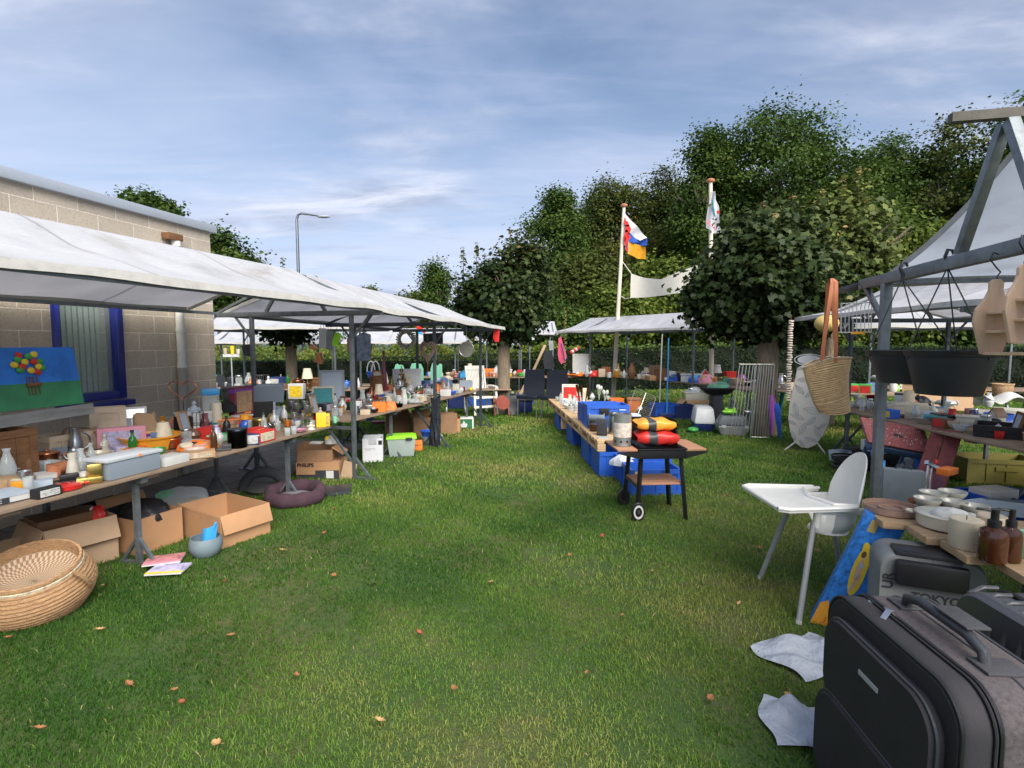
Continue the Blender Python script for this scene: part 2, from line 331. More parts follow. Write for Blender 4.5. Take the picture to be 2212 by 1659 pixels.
# ---- building
WD = Vector((.219,.976,0)).normalized(); WN = Vector((WD.y, -WD.x, 0))   # along the wall, and outward (to the lawn)
WC = Vector((-3.95, 7.03, 0))                                            # corner
def wall_s(px):   # distance from the corner back along the wall for a photo column
    a = (px-CX)/FP; return (a*WC.y-WC.x)/(WD.x-a*WD.y)
def building():
    root = thing('building', 'pale concrete block building with a blue framed window and flat roof edge', 'building', WC, math.atan2(WD.y, WD.x))
    # local: x along the wall (0 at corner, negative toward camera), y = left/back into the building, wall face at y=0
    m, t, o = new_mat('concrete_blocks'); p = t.nodes.new('ShaderNodeBsdfPrincipled'); a = t.nodes.new('ShaderNodeTexCoord'); s = t.nodes.new('ShaderNodeSeparateXYZ'); t.links.new(a.outputs['Object'], s.inputs[0])
    ad = t.nodes.new('ShaderNodeMath'); ad.operation='ADD'; t.links.new(s.outputs[0], ad.inputs[0]); t.links.new(s.outputs[1], ad.inputs[1])
    c = t.nodes.new('ShaderNodeCombineXYZ'); t.links.new(ad.outputs[0], c.inputs[0]); t.links.new(s.outputs[2], c.inputs[1])
    mp = t.nodes.new('ShaderNodeMapping'); mp.inputs['Location'].default_value = (.1,.04,0); t.links.new(c.outputs[0], mp.inputs[0])
    b = t.nodes.new('ShaderNodeTexBrick'); t.links.new(mp.outputs[0], b.inputs[0]); b.inputs['Scale'].default_value=1; b.inputs['Brick Width'].default_value=.4; b.inputs['Row Height'].default_value=.2
    b.inputs['Mortar Size'].default_value=.0052; b.inputs['Mortar Smooth'].default_value=.3; b.inputs['Bias'].default_value=-.2
    b.inputs['Color1'].default_value=(.46,.405,.335,1); b.inputs['Color2'].default_value=(.39,.345,.285,1); b.inputs['Mortar'].default_value=(.68,.63,.55,1)
    nz = noise(t, a.outputs['Object'], 55, 5, .7); n2 = noise(t, a.outputs['Object'], 1.6, 6, .7)
    mx = t.nodes.new('ShaderNodeMix'); mx.data_type='RGBA'; mx.blend_type='MULTIPLY'; mx.inputs[0].default_value=1; t.links.new(b.outputs[0], mx.inputs[6]); t.links.new(ramp(t, nz, [(.28,(.55,.52,.5)),(.45,(.95,.95,.95)),(.75,(1.15,1.12,1.1))]), mx.inputs[7])
    m3 = t.nodes.new('ShaderNodeMix'); m3.data_type='RGBA'; m3.blend_type='MULTIPLY'; m3.inputs[0].default_value=1; t.links.new(mx.outputs[2], m3.inputs[6]); t.links.new(ramp(t, n2, [(.3,(.8,.8,.8)),(.6,(1.05,1.03,1))]), m3.inputs[7])
    t.links.new(m3.outputs[2], p.inputs[0]); p.inputs['Roughness'].default_value=.92
    h = t.nodes.new('ShaderNodeMath'); h.operation='MULTIPLY_ADD'; t.links.new(b.outputs['Fac'], h.inputs[0]); h.inputs[1].default_value=-1.2; t.links.new(nz, h.inputs[2])
    t.links.new(bumpn(t, h.outputs[0], .6, .012), p.inputs['Normal']); t.links.new(p.outputs[0], o.inputs[0])
    x1 = wall_s(268); x0 = wall_s(116); z0, z1 = 1.05, 2.72; H = 3.08
    a = MB(); L = -8.0
    a.box(L, x0, 0, .3, 0, H); a.box(x1, 0, 0, .3, 0, H); a.box(x0, x1, 0, .3, 0, z0); a.box(x0, x1, 0, .3, z1, H)
    a.box(-.3, 0, .3, 9, 0, H); a.box(L, 0, 9, 9.3, 0, H)
    a.build('wall', m, root, smooth=False, weld=False)
    a = MB(); a.box(L, 0, .3, 9, H-.25, H-.1); a.build('roof', 'dark card', root)
    a = MB(); a.box(L-.05, .06, -.06, .3, H-.0, H+.10); a.box(-.3, .06, .3, 9.3, H, H+.10); a.build('roof_edge', mat('roof_trim', (.42,.46,.52), .4, .3, var=.05, bump=.02), root, bev=.006)
    fr = mat('blue_frame', (.012,.02,.17), .35, var=.15, bump=.05, coat=.2)
    w = MB(); y0, y1 = -.02, .12; fw = .085
    w.box(x0, x0+fw*.8, y0, y1, z0, z1); w.box(x1-fw, x1, y0, y1, z0, z1); w.box(x0+fw*.8, x1-fw, y0, y1, z0, z0+fw); w.box(x0+fw*.8, x1-fw, y0, y1, z1-fw, z1)
    win = w.build('window', fr, root, bev=.004)
    w = MB(); w.box(x0-.02, x1+.03, -.10, .0, z0-.075, z0-.012); w.build('sill', fr, win, bev=.012)
    w = MB(); w.box(x0+fw*.7, x1-fw*.9, .06, .068, z0+fw*.9, z1-fw*.9)
    w.build('pane', glassmat('window_glass', (.88,.94,.92), .95, .03), win)
    bl = MB(); n = 9
    for i in range(n):
        cx = x0+.09+(x1-x0-.19)*(i+.5)/n; ww = (x1-x0-.17)/n*.53
        M = Matrix.Translation((cx, .17, 0)) @ Matrix.Rotation(R(24+rnd.uniform(-3,3)), 4, 'Z')
        bl.box(-ww, ww, -.001, .001, z0+.08, z1-.08, M)
    bl.build('blind', mat('blind_cloth', (.62,.64,.61), .9, var=.06, bump=.1, trans=.25), win)
    a = MB(); a.box(x0-.3, x1+.3, 1.2, 1.25, 0, 2.6); a.build('inner_wall', 'dark card', root)
    # rain pipe
    sx = wall_s(384); pm = mat('pipe_white', (.62,.62,.58), .5, var=.15, bump=.05); pg = mat('pipe_grey', (.30,.285,.26), .6, var=.2, bump=.1)
    a = MB(); a.tube([(sx,-.06,1.35),(sx,-.06,2.84)], .045, 14); a.tube([(sx,-.06,1.33),(sx,-.06,1.40)], .052, 14); a.tube([(sx,-.06,1.78),(sx,-.06,1.83)], .051, 14); a.tube([(sx,-.06,2.80),(sx,-.06,2.86)], .052, 14)
    rp = a.build('rain_pipe', pm, root)
    a = MB(); a.tube([(sx,-.065,0.05),(sx,-.065,1.345)], .056, 14); a.build('lower_pipe', pg, rp)
    a = MB(); a.box(sx-.15, sx+.06, -.11, -.004, 2.86, 2.94); a.build('hopper', 'brown paint', rp, bev=.01)
building()

# ---- foliage helpers
DIA = np.array([(0,0),(.42,.42),(0,1),(-.42,.42)])
MAPLE = np.array([(0,0),(.22,.06),(.52,.12),(.40,.34),(.56,.62),(.26,.60),(0,1),(-.26,.60),(-.56,.62),(-.40,.34),(-.52,.12),(-.22,.06)])
def leaves(name, P, Nn, size, m, tint, shape=DIA, parent=None, flop=.5):
    n = len(P); Nn = Nn+NR.normal(0, flop, (n,3)); Nn /= np.linalg.norm(Nn, axis=1)[:,None]+1e-9
    T = NR.normal(0, 1, (n,3)); T[:,2] -= .6; T -= Nn*(T*Nn).sum(1)[:,None]; T /= np.linalg.norm(T, axis=1)[:,None]+1e-9; B = np.cross(Nn, T)
    s = (size*NR.uniform(.6, 1.3, n))[:,None,None]; k = len(shape)
    V = P[:,None,:]+s*(shape[None,:,0,None]*B[:,None,:]+(shape[None,:,1,None]-.5)*T[:,None,:]); V += Nn[:,None,:]*s*(np.abs(shape[None,:,0,None])*-.35)
    F = np.arange(n*k).reshape(n, k)
    o = npmesh(name, V.reshape(-1,3), F, m, attr=np.clip(tint, 0, 1))
    if parent: o.parent = parent
    return o
def crown_points(ells, ncl, per, crad, fill=.45):
    """clumps spread through the ellipsoids; returns points, outward normals, clump tint"""
    vol = np.array([e[1][0]*e[1][1]*e[1][2] for e in ells])**.66; pick = NR.choice(len(ells), ncl, p=vol/vol.sum())
    C = np.array([e[0] for e in ells], float)[pick]; Rr = np.array([e[1] for e in ells], float)[pick]
    d = NR.normal(0, 1, (ncl,3)); d /= np.linalg.norm(d, axis=1)[:,None]; r = NR.uniform(fill, 1, ncl)**.5
    r = r*(1+.13*np.sin(d[:,0]*7+pick)*np.sin(d[:,2]*6+2*pick))
    cc = C+d*Rr*r[:,None]; ct = NR.normal(0, .14, ncl)
    idx = np.repeat(np.arange(ncl), per); P = cc[idx]+NR.normal(0, 1, (ncl*per,3))*(np.array(crad)*NR.uniform(.6, 1.25, ncl)[idx][:,None])
    Nn = d[idx]*.8+np.array([0,0,.7]); return P, Nn, ct[idx]
def limbs(mb, p, d, L, r, lvl, spread=.6):
    q = p+d*L; mid = (p+q)/2+Vector([rnd.uniform(-.06,.06)*L for _ in range(3)]); mb.tube([p, mid, q], [r, r*.82, r*.6], 7 if lvl > 1 else 5, cap=False)
    if lvl == 0: return
    for i in range(3 if lvl > 1 else 4):
        a = rnd.uniform(0, 2*PI); dd = (d+Vector((math.cos(a)*spread, math.sin(a)*spread, rnd.uniform(-.1,.35)))).normalized()
        limbs(mb, q-d*L*rnd.uniform(0,.25), dd, L*rnd.uniform(.55,.8), r*.55, lvl-1, spread)
def barkmat():
    return mat('bark', (.16,.125,.09), .95, var=.45, vs=7, bump=1, bs=22, sc=(3,3,.6), bd=.03)
def barkmat2():
    return mat('bark_pale', (.235,.185,.13), .95, var=.4, vs=8, bump=1, bs=18, sc=(3,3,.5), bd=.025)

# ---- the tall wood behind: single trees
FM = [leafmat('foliage_a', (.016,.040,.008), (.055,.10,.018), (.11,.16,.032), (.20,.17,.04)),
      leafmat('foliage_b', (.020,.040,.008), (.07,.092,.02), (.135,.145,.033), (.24,.14,.035)),
      leafmat('foliage_c', (.022,.050,.008), (.09,.135,.02), (.19,.22,.04), (.26,.19,.04)),
      leafmat('foliage_d', (.013,.034,.008), (.05,.088,.018), (.10,.15,.03), (.15,.15,.04))]
def tree(px, D, top, half, bot, fm, name, label, group=None, lobes=7, size=.24, ncl=250, per=80, crad=.62, trunk=.28, base=None, cat='tree', depth=None):
    c = W(px, (top+bot)/2, D); zt = W(px, top, D).z; zb = W(px, bot, D).z; hw = half*(1.12 if D > 38 else 1)*D/FP; zg = float(gz(c.x, D)) if base is None else base
    root = thing(name, label, cat, (c.x, D, zg), 0, group); H = (zt-zb); ells = []
    dp = depth or hw*.8
    ells.append(((0,0,(zt+zb)/2-zg), (hw*.72, dp*.72, H*.46)))
    for i in range(lobes):
        a = 2*PI*i/lobes+rnd.uniform(-.4,.4); f = rnd.uniform(.15,1.0)
        w = math.sin(PI*(.12+.8*f))**.7
        ells.append(((math.cos(a)*hw*.62*w, math.sin(a)*dp*.62*w, zb-zg+H*(.1+.72*f)), (hw*rnd.uniform(.34,.48), dp*rnd.uniform(.34,.48), H*rnd.uniform(.12,.2))))
    P, Nn, ct = crown_points(ells, ncl, per, (crad, crad, crad*.6))
    k = P[:,2] > .1; P = P[k]; Nn = Nn[k]; ct = ct[k]
    t = .45+ct*1.1+NR.normal(0, .10, len(P))
    leaves('crown', P, Nn, size, FM[fm], t, parent=root)
    mb = MB(); zc = max(.6, zb-zg+H*.35); mb.tube([(0,0,-.1),(rnd.uniform(-.1,.1),0,zc*.5),(0,0,zc)], [trunk*1.2, trunk, trunk*.8], 9, cap=False)
    for i in range(5):
        a = 2*PI*i/5+rnd.uniform(-.4,.4); limbs(mb, Vector((0,0,zc*rnd.uniform(.75,1))), Vector((math.cos(a)*.55, math.sin(a)*.55, 1)).normalized(), H*.17, trunk*.5, 2)
    mb.build('trunk', barkmat(), root); return root
tree(1205, 46, 385, 64, 665, 0, 'tall_tree', 'tall dark green tree at the left end of the wood', lobes=8)
tree(1322, 50, 372, 85, 690, 1, 'tall_tree', 'tall brownish green tree behind the left flagpole', lobes=8)
tree(1435, 52, 345, 85, 690, 1, 'tall_tree', 'olive green tree between the two flagpoles', lobes=8)
tree(1520, 44, 272, 62, 600, 0, 'tall_tree', 'narrow green tree just left of the tallest airy tree', lobes=7)
tree(1690, 44, 208, 128, 560, 0, 'tall_tree', 'tallest airy tree with open branches above the round maple', lobes=14, ncl=300, per=85, crad=.72)
tree(1585, 56, 330, 75, 640, 1, 'tall_tree', 'darker tree filling the gap behind the tallest airy tree')
tree(1840, 40, 318, 80, 640, 0, 'tall_tree', 'broad tree in the dip of the treetops right of the tallest tree', lobes=8)
tree(1935, 42, 268, 90, 640, 3, 'tall_tree', 'dark spreading tree behind the large stall roof on the right', lobes=9, ncl=240)
tree(2060, 40, 222, 105, 660, 1, 'tall_tree', 'wide leafy tree above the steel roof ridge on the right', lobes=10, ncl=260)
tree(2200, 38, 190, 110, 640, 0, 'tall_tree', 'highest tree at the right edge of the wood', lobes=10, ncl=260)
tree(2350, 38, 170, 110, 640, 3, 'tall_tree', 'large tree running out of the picture on the right', lobes=10)
tree(1755, 50, 430, 110, 700, 3, 'tall_tree', 'low dark tree behind the shoots of the round maple')
tree(1930, 33, 470, 70, 720, 2, 'young_tree', 'yellowish green young tree beside the steel roof ridge', lobes=7, size=.28)
tree(1255, 34, 545, 62, 745, 1, 'young_tree', 'bushy greyish tree between the small maple and left flagpole', lobes=6, size=.26)
tree(1330, 27, 628, 75, 752, 2, 'bush', 'bright yellow green bush behind the left flagpole', cat='bush', lobes=6, size=.2, crad=.4)
tree(1440, 30, 560, 75, 755, 2, 'young_tree', 'pale green young tree behind the white banner', lobes=6, size=.24)
tree(1545, 26, 640, 60, 755, 2, 'bush', 'green bush seen under the middle stall roof', cat='bush', lobes=6, size=.2, crad=.4)
tree(1630, 31, 600, 90, 755, 0, 'bush', 'broad green bush behind the round maple', cat='bush', size=.22, crad=.45)
tree(1800, 25, 640, 80, 755, 2, 'bush', 'sunlit bush beyond the hedge left of the straw bag', cat='bush', size=.2, crad=.4)
tree(1965, 24, 655, 80, 755, 2, 'bush', 'light green bush seen between the hanging planters and the stall roof', cat='bush', size=.2, crad=.4)
tree(2120, 23, 650, 90, 755, 0, 'bush', 'green shrub behind the wooden fish shelves', cat='bush', size=.2, crad=.4)
tree(2290, 23, 640, 90, 755, 0, 'bush', 'green shrub at the right edge beyond the hedge', cat='bush', size=.2, crad=.4)
tree(1190, 26, 655, 55, 752, 0, 'bush', 'dark bush right of the small maple trunk', cat='bush', size=.2, crad=.4)
tree(320, 30, 422, 46, 560, 0, 'tree', 'dark treetop showing over the flat roof', lobes=6, size=.22, crad=.45)
tree(478, 34, 478, 58, 700, 3, 'tree', 'dark tree rising behind the building corner', lobes=8, size=.24, crad=.5, ncl=260)
tree(545, 36, 548, 30, 720, 1, 'tree', 'lower tree right of the building corner', lobes=5, size=.2, crad=.4, ncl=110)
tree(941, 21, 558, 30, 700, 0, 'birch_tree', 'slim feathery birch left of the small maple', lobes=9, size=.09, ncl=170, per=46, crad=.2, trunk=.06)
tree(905, 30, 628, 42, 740, 1, 'bush', 'low bush at the foot of the slim birch', cat='bush', lobes=5, size=.2, crad=.4, ncl=100)
tree(1010, 27, 655, 36, 745, 3, 'bush', 'dark shrub between the birch and the small maple', cat='bush', lobes=5, size=.18, crad=.4, ncl=120)
tree(800, 40, 618, 8, 650, 1, 'bush', 'tiny treetop peeking over the left stall roof', cat='bush', lobes=3, size=.16, crad=.25, ncl=30, per=30)
def farwood():
    n = 170000; x = NR.uniform(1, 90, n); z = NR.uniform(0, 1, n)
    y = 62+NR.normal(0, 2, n)+x*.02; top = 8.5+9*sstep(1, 10, x)+5*sstep(20, 45, x)+1.5*np.sin(x*.8)+NR.normal(0,.6,n); P = np.stack([x, y, z*top], 1)
    Nn = np.tile([0,-.7,.6], (n,1)).astype(float); o = leaves('woodland', P, Nn, .42, FM[3], .3+NR.normal(0,.15,n)+.15*np.sin(x*.5)); struct(o, 'dense dark wood filling in behind the tall trees', 'woodland', 'stuff')
farwood()
# low shrub belts beyond the hedge
def belt(x0, x1, y, top, fm, label, n=9000, g=None):
    x = NR.uniform(0, x1-x0, n); yy = NR.normal(0, .35, n); tp = top+.12*np.sin(x*2.3)+.1*np.sin(x*5.1+1)
    zb = float(gz((x0+x1)/2, y)); P = np.stack([x, yy, NR.uniform(0, 1, n)**.6*(tp-zb)], 1)
    Nn = np.tile([0,-.5,.8], (n,1)).astype(float); o = leaves('shrub_border', P, Nn, .11, FM[fm], .55+NR.normal(0,.2,n)+.1*np.sin(x*1.7)); o.location = (x0, y, zb); tag(o, label, 'shrubs')
belt(-13.5, -4.6, 22.5, 1.42, 2, 'yellowish clipped shrubs beyond the hedge left of the trunk')
belt(-4.6, 3.2, 23.5, 1.55, 2, 'yellow green border shrubs beyond the hedge at the centre')
belt(4, 26, 19.8, 1.5, 0, 'green border shrubs beyond the right hedge', 16000)
belt(-16, -2, 30, 2.2, 0, 'dark green shrubs in the far left distance', 9000)

# ---- hedges
HM = leafmat('hedge_leaves', (.004,.012,.004), (.014,.030,.010), (.05,.08,.02), (.16,.20,.05), trans=.15)
def hedge(pts, h, label):
    a = Vector(pts[0]); root = thing('hedge', label, 'hedge', (a.x, a.y, float(gz(a.x, a.y)))); mb = MB(); allP = []; allN = []; T = []
    for p, q in zip(pts[:-1], pts[1:]):
        p = Vector((*p, 0)); q = Vector((*q, 0)); d = (q-p); L = d.length; u = d/L; nv = Vector((u.y, -u.x, 0)); zb = root.location.z; z0 = float(gz(p.x,p.y))-zb; z1 = float(gz(q.x,q.y))-zb
        lp = p-Vector((a.x,a.y,0)); k = int(L/.8)
        M = Matrix.Translation(lp) @ Matrix(((u.x,-nv.x,0,0),(u.y,-nv.y,0,0),(0,0,1,0),(0,0,0,1)))
        mb.box(-.05, L+.05, .06, .7, min(z0,z1)-.1, h+min(z0,z1)-.04, M)
        n = int(L*h*900); s = NR.uniform(0, L, n); z = NR.uniform(0, h, n); pp = np.array(lp)+s[:,None]*np.array(u)+(np.array(nv)*(-.04+.03*np.sin(s*5+z*7)[:,None]+NR.normal(0,.02,n)[:,None])); pp[:,2] = z+z0+(z1-z0)*s/L
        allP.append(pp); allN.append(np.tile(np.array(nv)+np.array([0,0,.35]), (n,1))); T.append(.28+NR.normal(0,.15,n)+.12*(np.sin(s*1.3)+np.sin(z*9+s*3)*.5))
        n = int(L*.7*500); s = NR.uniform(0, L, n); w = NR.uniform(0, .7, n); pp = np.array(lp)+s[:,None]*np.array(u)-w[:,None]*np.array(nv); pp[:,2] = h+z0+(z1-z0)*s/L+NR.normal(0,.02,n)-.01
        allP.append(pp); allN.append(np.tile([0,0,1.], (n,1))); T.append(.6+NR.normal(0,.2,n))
    mb.build('hedge_core', mat('hedge_core', (.008,.012,.006), .95, bump=0), root)
    leaves('hedge_leaves', np.concatenate(allP), np.concatenate(allN), .055, HM, np.concatenate(T), parent=root)
hedge([(-17,18.2),(-8,19.0),(1.4,20.2)], 1.42, 'dark clipped hedge closing off the back of the field')
hedge([(1.5,19.9),(7,18.4),(20,13.8)], 1.52, 'taller dark clipped hedge behind the right hand stalls')

# ---- the three pollarded maples
def maple(px, D, trunkr, crown, fm, label, shoots, ncl, per, size, lean=0, group='round clipped maples on the lawn', zb=None):
    c = W(px, 740, D); zg = float(gz(c.x, D)); root = thing('maple_tree', label, 'tree', (c.x, D, zg), 0)
    ells = []
    for (x, y, rx, ry) in crown:
        q = W(x, y, D); ells.append(((q.x-c.x, 0, q.z-zg), (rx*D/FP, rx*D/FP*.85, ry*D/FP)))
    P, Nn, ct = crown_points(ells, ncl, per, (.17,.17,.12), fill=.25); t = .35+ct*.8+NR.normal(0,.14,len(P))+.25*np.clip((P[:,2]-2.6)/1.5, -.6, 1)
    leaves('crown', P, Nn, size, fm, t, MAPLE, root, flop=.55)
    mb = MB(); zt = ells[0][0][2]-ells[0][1][2]*.3
    mb.tube([(0,0,-.1),(0,0,.12),(lean*.3,0,.6),(lean,0,zt*.7),(lean,0,zt)], [trunkr*1.22, trunkr*1.06, trunkr, trunkr*.93, trunkr*1.1], 14)
    for i in range(9):
        a = 2*PI*i/9; limbs(mb, Vector((lean,0,zt-.05)), Vector((math.cos(a)*.7, math.sin(a)*.7, rnd.uniform(.3,1.2))).normalized(), ells[0][1][2]*.6, trunkr*.3, 2, .5)
    mb.build('trunk', barkmat2(), root)
    sp = []; sn = []; st = []; sb = MB()
    for (x, y0, y1) in shoots:
        q0 = W(x, y0, D); q1 = W(x+rnd.uniform(-4,4), y1, D); yo = rnd.uniform(-.3,.3); a = Vector((q0.x-c.x, yo, q0.z-zg)); b = Vector((q1.x-c.x, yo, q1.z-zg)); MB().tube([a, b], [.012,.004], 5).build('branch', barkmat(), root)
        k = int((b-a).length/.035)
        for i in range(k):
            f = i/k; p = a.lerp(b, f); an = rnd.uniform(0,2*PI); rr = .12*(1.15-f*.75); 
            for j in range(2):
                sp.append((p.x+math.cos(an+j*PI)*rr*rnd.uniform(.4,1), p.y+math.sin(an+j*PI)*rr, p.z+rnd.uniform(-.02,.02))); sn.append((math.cos(an+j*PI)*.5, math.sin(an+j*PI)*.5, .9)); st.append(.55+.4*f+rnd.uniform(-.15,.15))
    if sp:
        leaves('shoot_leaves', np.array(sp), np.array(sn), size*.85, fm, np.array(st), MAPLE, root, flop=.25)
    return root
MM = leafmat('maple_leaves', (.008,.018,.006), (.032,.052,.016), (.11,.14,.045), (.30,.17,.07), trans=.22, rough=.42)
MM2 = leafmat('maple_leaves_pale', (.02,.036,.010), (.08,.11,.028), (.21,.24,.065), (.38,.25,.10), trans=.25, rough=.45)
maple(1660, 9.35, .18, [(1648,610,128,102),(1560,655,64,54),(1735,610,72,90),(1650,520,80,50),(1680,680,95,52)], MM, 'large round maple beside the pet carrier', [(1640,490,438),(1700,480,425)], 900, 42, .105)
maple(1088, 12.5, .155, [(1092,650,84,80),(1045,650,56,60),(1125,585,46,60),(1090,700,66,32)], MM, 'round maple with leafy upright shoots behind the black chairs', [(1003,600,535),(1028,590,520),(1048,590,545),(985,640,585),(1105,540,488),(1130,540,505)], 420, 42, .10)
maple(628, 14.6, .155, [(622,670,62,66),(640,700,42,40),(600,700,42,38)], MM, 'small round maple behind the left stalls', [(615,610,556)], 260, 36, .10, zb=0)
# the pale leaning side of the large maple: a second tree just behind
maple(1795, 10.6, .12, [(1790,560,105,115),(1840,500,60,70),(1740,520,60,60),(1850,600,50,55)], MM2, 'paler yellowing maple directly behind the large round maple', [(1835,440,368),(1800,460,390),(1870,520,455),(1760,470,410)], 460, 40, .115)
# ================================================================== STALLS
steel = mat('galvanised', (.17,.19,.205), .45, .55, var=.35, vs=14, bump=.15, bs=60)
steel_d = mat('galvanised_dark', (.07,.085,.10), .5, .4, var=.3, vs=14, bump=.15, bs=60)
plank = mat('plank', (.26,.185,.125), .8, var=.4, vs=4, bump=.4, bs=25, sc=(1,9,9))
def canvasmat(name, col, trans=.55):
    m, t, o = new_mat(name); v = coords(t); n = noise(t, v, 1.3, 7, .65); n2 = noise(t, coords(t, (1,5,1)), 3, 5, .6)
    c = ramp(t, n, [(.28, sc3(col,.80)), (.42, sc3(col,.96)), (.6, col), (.8, sc3(col,1.05))])
    sx = t.nodes.new('ShaderNodeSeparateXYZ'); t.links.new(v, sx.inputs[0]); fr = t.nodes.new('ShaderNodeMath'); fr.operation = 'PINGPONG'; fr.inputs[1].default_value = .72; t.links.new(sx.outputs[0], fr.inputs[0])
    sm_ = ramp(t, fr.outputs[0], [(.0,(.72,.72,.72)),(.012,(.74,.74,.74)),(.016,(1,1,1)),(1,(1,1,1))]); st_ = ramp(t, noise(t, v, .55, 9, .72, .4), [(.33,(.80,.78,.72)),(.44,(1,1,1)),(1,(1,1,1))])
    for q_ in (sm_, st_):
        k_ = t.nodes.new('ShaderNodeMix'); k_.data_type = 'RGBA'; k_.blend_type = 'MULTIPLY'; k_.inputs[0].default_value = 1; t.links.new(c, k_.inputs[6]); t.links.new(q_, k_.inputs[7]); c = k_.outputs[2]
    p = t.nodes.new('ShaderNodeBsdfPrincipled'); t.links.new(c, p.inputs[0]); p.inputs['Roughness'].default_value=.75
    ad = t.nodes.new('ShaderNodeMath'); ad.operation='ADD'; t.links.new(n, ad.inputs[0]); t.links.new(n2, ad.inputs[1])
    t.links.new(bumpn(t, ad.outputs[0], .5, .06), p.inputs['Normal'])
    tr = t.nodes.new('ShaderNodeBsdfTranslucent'); t.links.new(c, tr.inputs[0]); mx = t.nodes.new('ShaderNodeMixShader'); mx.inputs[0].default_value=trans
    t.links.new(p.outputs[0], mx.inputs[1]); t.links.new(tr.outputs[0], mx.inputs[2]); t.links.new(mx.outputs[0], o.inputs[0]); return m
canvas = canvasmat('canvas', (.72,.725,.76)); canvas2 = canvasmat('canvas_old', (.62,.63,.67), .45); hem_m = mat('canvas_hem', (.50,.49,.46), .85, var=.2, bump=.3, trans=.15)
def canopy(root, s0, s1, ze, zr, Wd=2.38, ze1=None, zr1=None, hip0=0, hip1=0, back0=None, back1=None, m=None, val=.055, sag=.035, front=True, overh=.0):
    """two slopes over local s in [s0,s1]; t from 0 (front eave) to Wd (back eave); hip = inset of the ridge at each end"""
    ze1 = ze if ze1 is None else ze1; zr1 = zr if zr1 is None else zr1; mb = MB(); hem = MB(); m = m or canvas
    def f(side):
        a0 = s0 if side == 0 or back0 is None else back0; a1 = s1 if side == 0 or back1 is None else back1
        def g(u, v):
            e0 = a0; r0 = a0+hip0; e1 = a1; r1 = a1-hip1
            s = (e0+(r0-e0)*v)+((e1+(r1-e1)*v)-(e0+(r0-e0)*v))*u; k = (s-s0)/(s1-s0+1e-9)
            za = ze+(ze1-ze)*k; zb = zr+(zr1-zr)*k; t = v*Wd/2; z = za+(zb-za)*v-sag*math.sin(PI*v)-.018*math.sin(PI*u)*math.sin(PI*v)*abs(math.sin(s*2.2))
            z -= .006*math.sin(s*5+1)*(1-v)
            z += (.007*math.sin(s*15+v*6)+.010*math.sin(s*4.1+v*7)+.006*math.sin(s*9-v*11))*math.sin(v*PI)
            return (s, t if side == 0 else Wd-t, z)
        return g
    for side in ((0,1) if front else (1,)):
        g = f(side); mb.grid(g, 90, 16)
        hem.grid(lambda u, v: (lambda p: (p[0], p[1]+(-.012 if side == 0 else .012)*v, p[2]+.002-v*val*(1+.12*math.sin(p[0]*6))))(g(u, 0)), 36, 1)
    # gable hems
    for (uu, sd) in ((0,-1),(1,1)):
        for side in ((0,1) if front else (1,)):
            g = f(side); hem.grid(lambda u, v: (lambda p: (p[0]+.004*sd, p[1], p[2]+.001-v*val*.8))(g(uu, u)), 10, 1)
    c = mb.build('canopy', m, root, sol=.003); hem.build('canopy_hem', hem_m, c, sol=.003); return c
def frame(root, s, ze, zr, Wd=2.38, poles=(.42,1.83), zg=0, zb=None, m=None, feet=True, ext=(0,0), apex=True, pw=.045, low=True, braces=True):
    m = m or steel; z = zb or ze-.06
    mb = MB(); mb.bar((s,-ext[0],z), (s,Wd+ext[1],z), .05, .06); mb.build('cross_beam', m, root, bev=.004)
    mb = MB(); c = Wd/2
    if apex:
        mb.bar((s,c-.42,z+.03), (s,c-.12,zr-.06), .035); mb.bar((s,c+.42,z+.03), (s,c+.12,zr-.06), .035); mb.bar((s,c-.16,zr-.075), (s,c+.16,zr-.075), .035)
        mb.bar((s,.05,z+.03), (s,c-.12,zr-.07), .03); mb.bar((s,Wd-.05,z+.03), (s,c+.12,zr-.07), .03)
        mb.build('roof_strut', m, root)
    for t in poles:
        mb = MB(); mb.bar((s,t,zg+.02), (s,t,z-.03), pw)
        if braces: 
            sg = -1 if t < c else 1
            mb.bar((s,t+sg*.25,z-.02), (s,t+sg*.01,z-.3), .025)
        pl = mb.build('pole', m, root, bev=.004)
        if feet:
            mb = MB(); mb.bar((s,t-.28,zg+.015), (s,t+.28,zg+.015), .04,.03); mb.bar((s,t-.2,zg+.03), (s,t-.01,zg+.26), .028); mb.bar((s,t+.2,zg+.03), (s,t+.01,zg+.26), .028); mb.build('foot', m, pl)
    if low: mb = MB(); mb.bar((s,poles[0],zg+.62), (s,poles[-1],zg+.62), .035); mb.bar((s,poles[0]+.03,zg+.2),(s,poles[0]+.35,zg+.6),.025); mb.build('rail', m, root)
def purlins(root, s0, s1, ze, zr, Wd=2.38, ze1=None, zr1=None, m=None):
    ze1 = ze if ze1 is None else ze1; zr1 = zr if zr1 is None else zr1; mb = MB()
    mb.bar((s0,.03,ze-.03), (s1,.03,ze1-.03), .035); mb.bar((s0,Wd-.03,ze-.03), (s1,Wd-.03,ze1-.03), .035); mb.bar((s0,Wd/2,zr-.035), (s1,Wd/2,zr1-.035), .04); mb.build('roof_rail', m or steel, root)
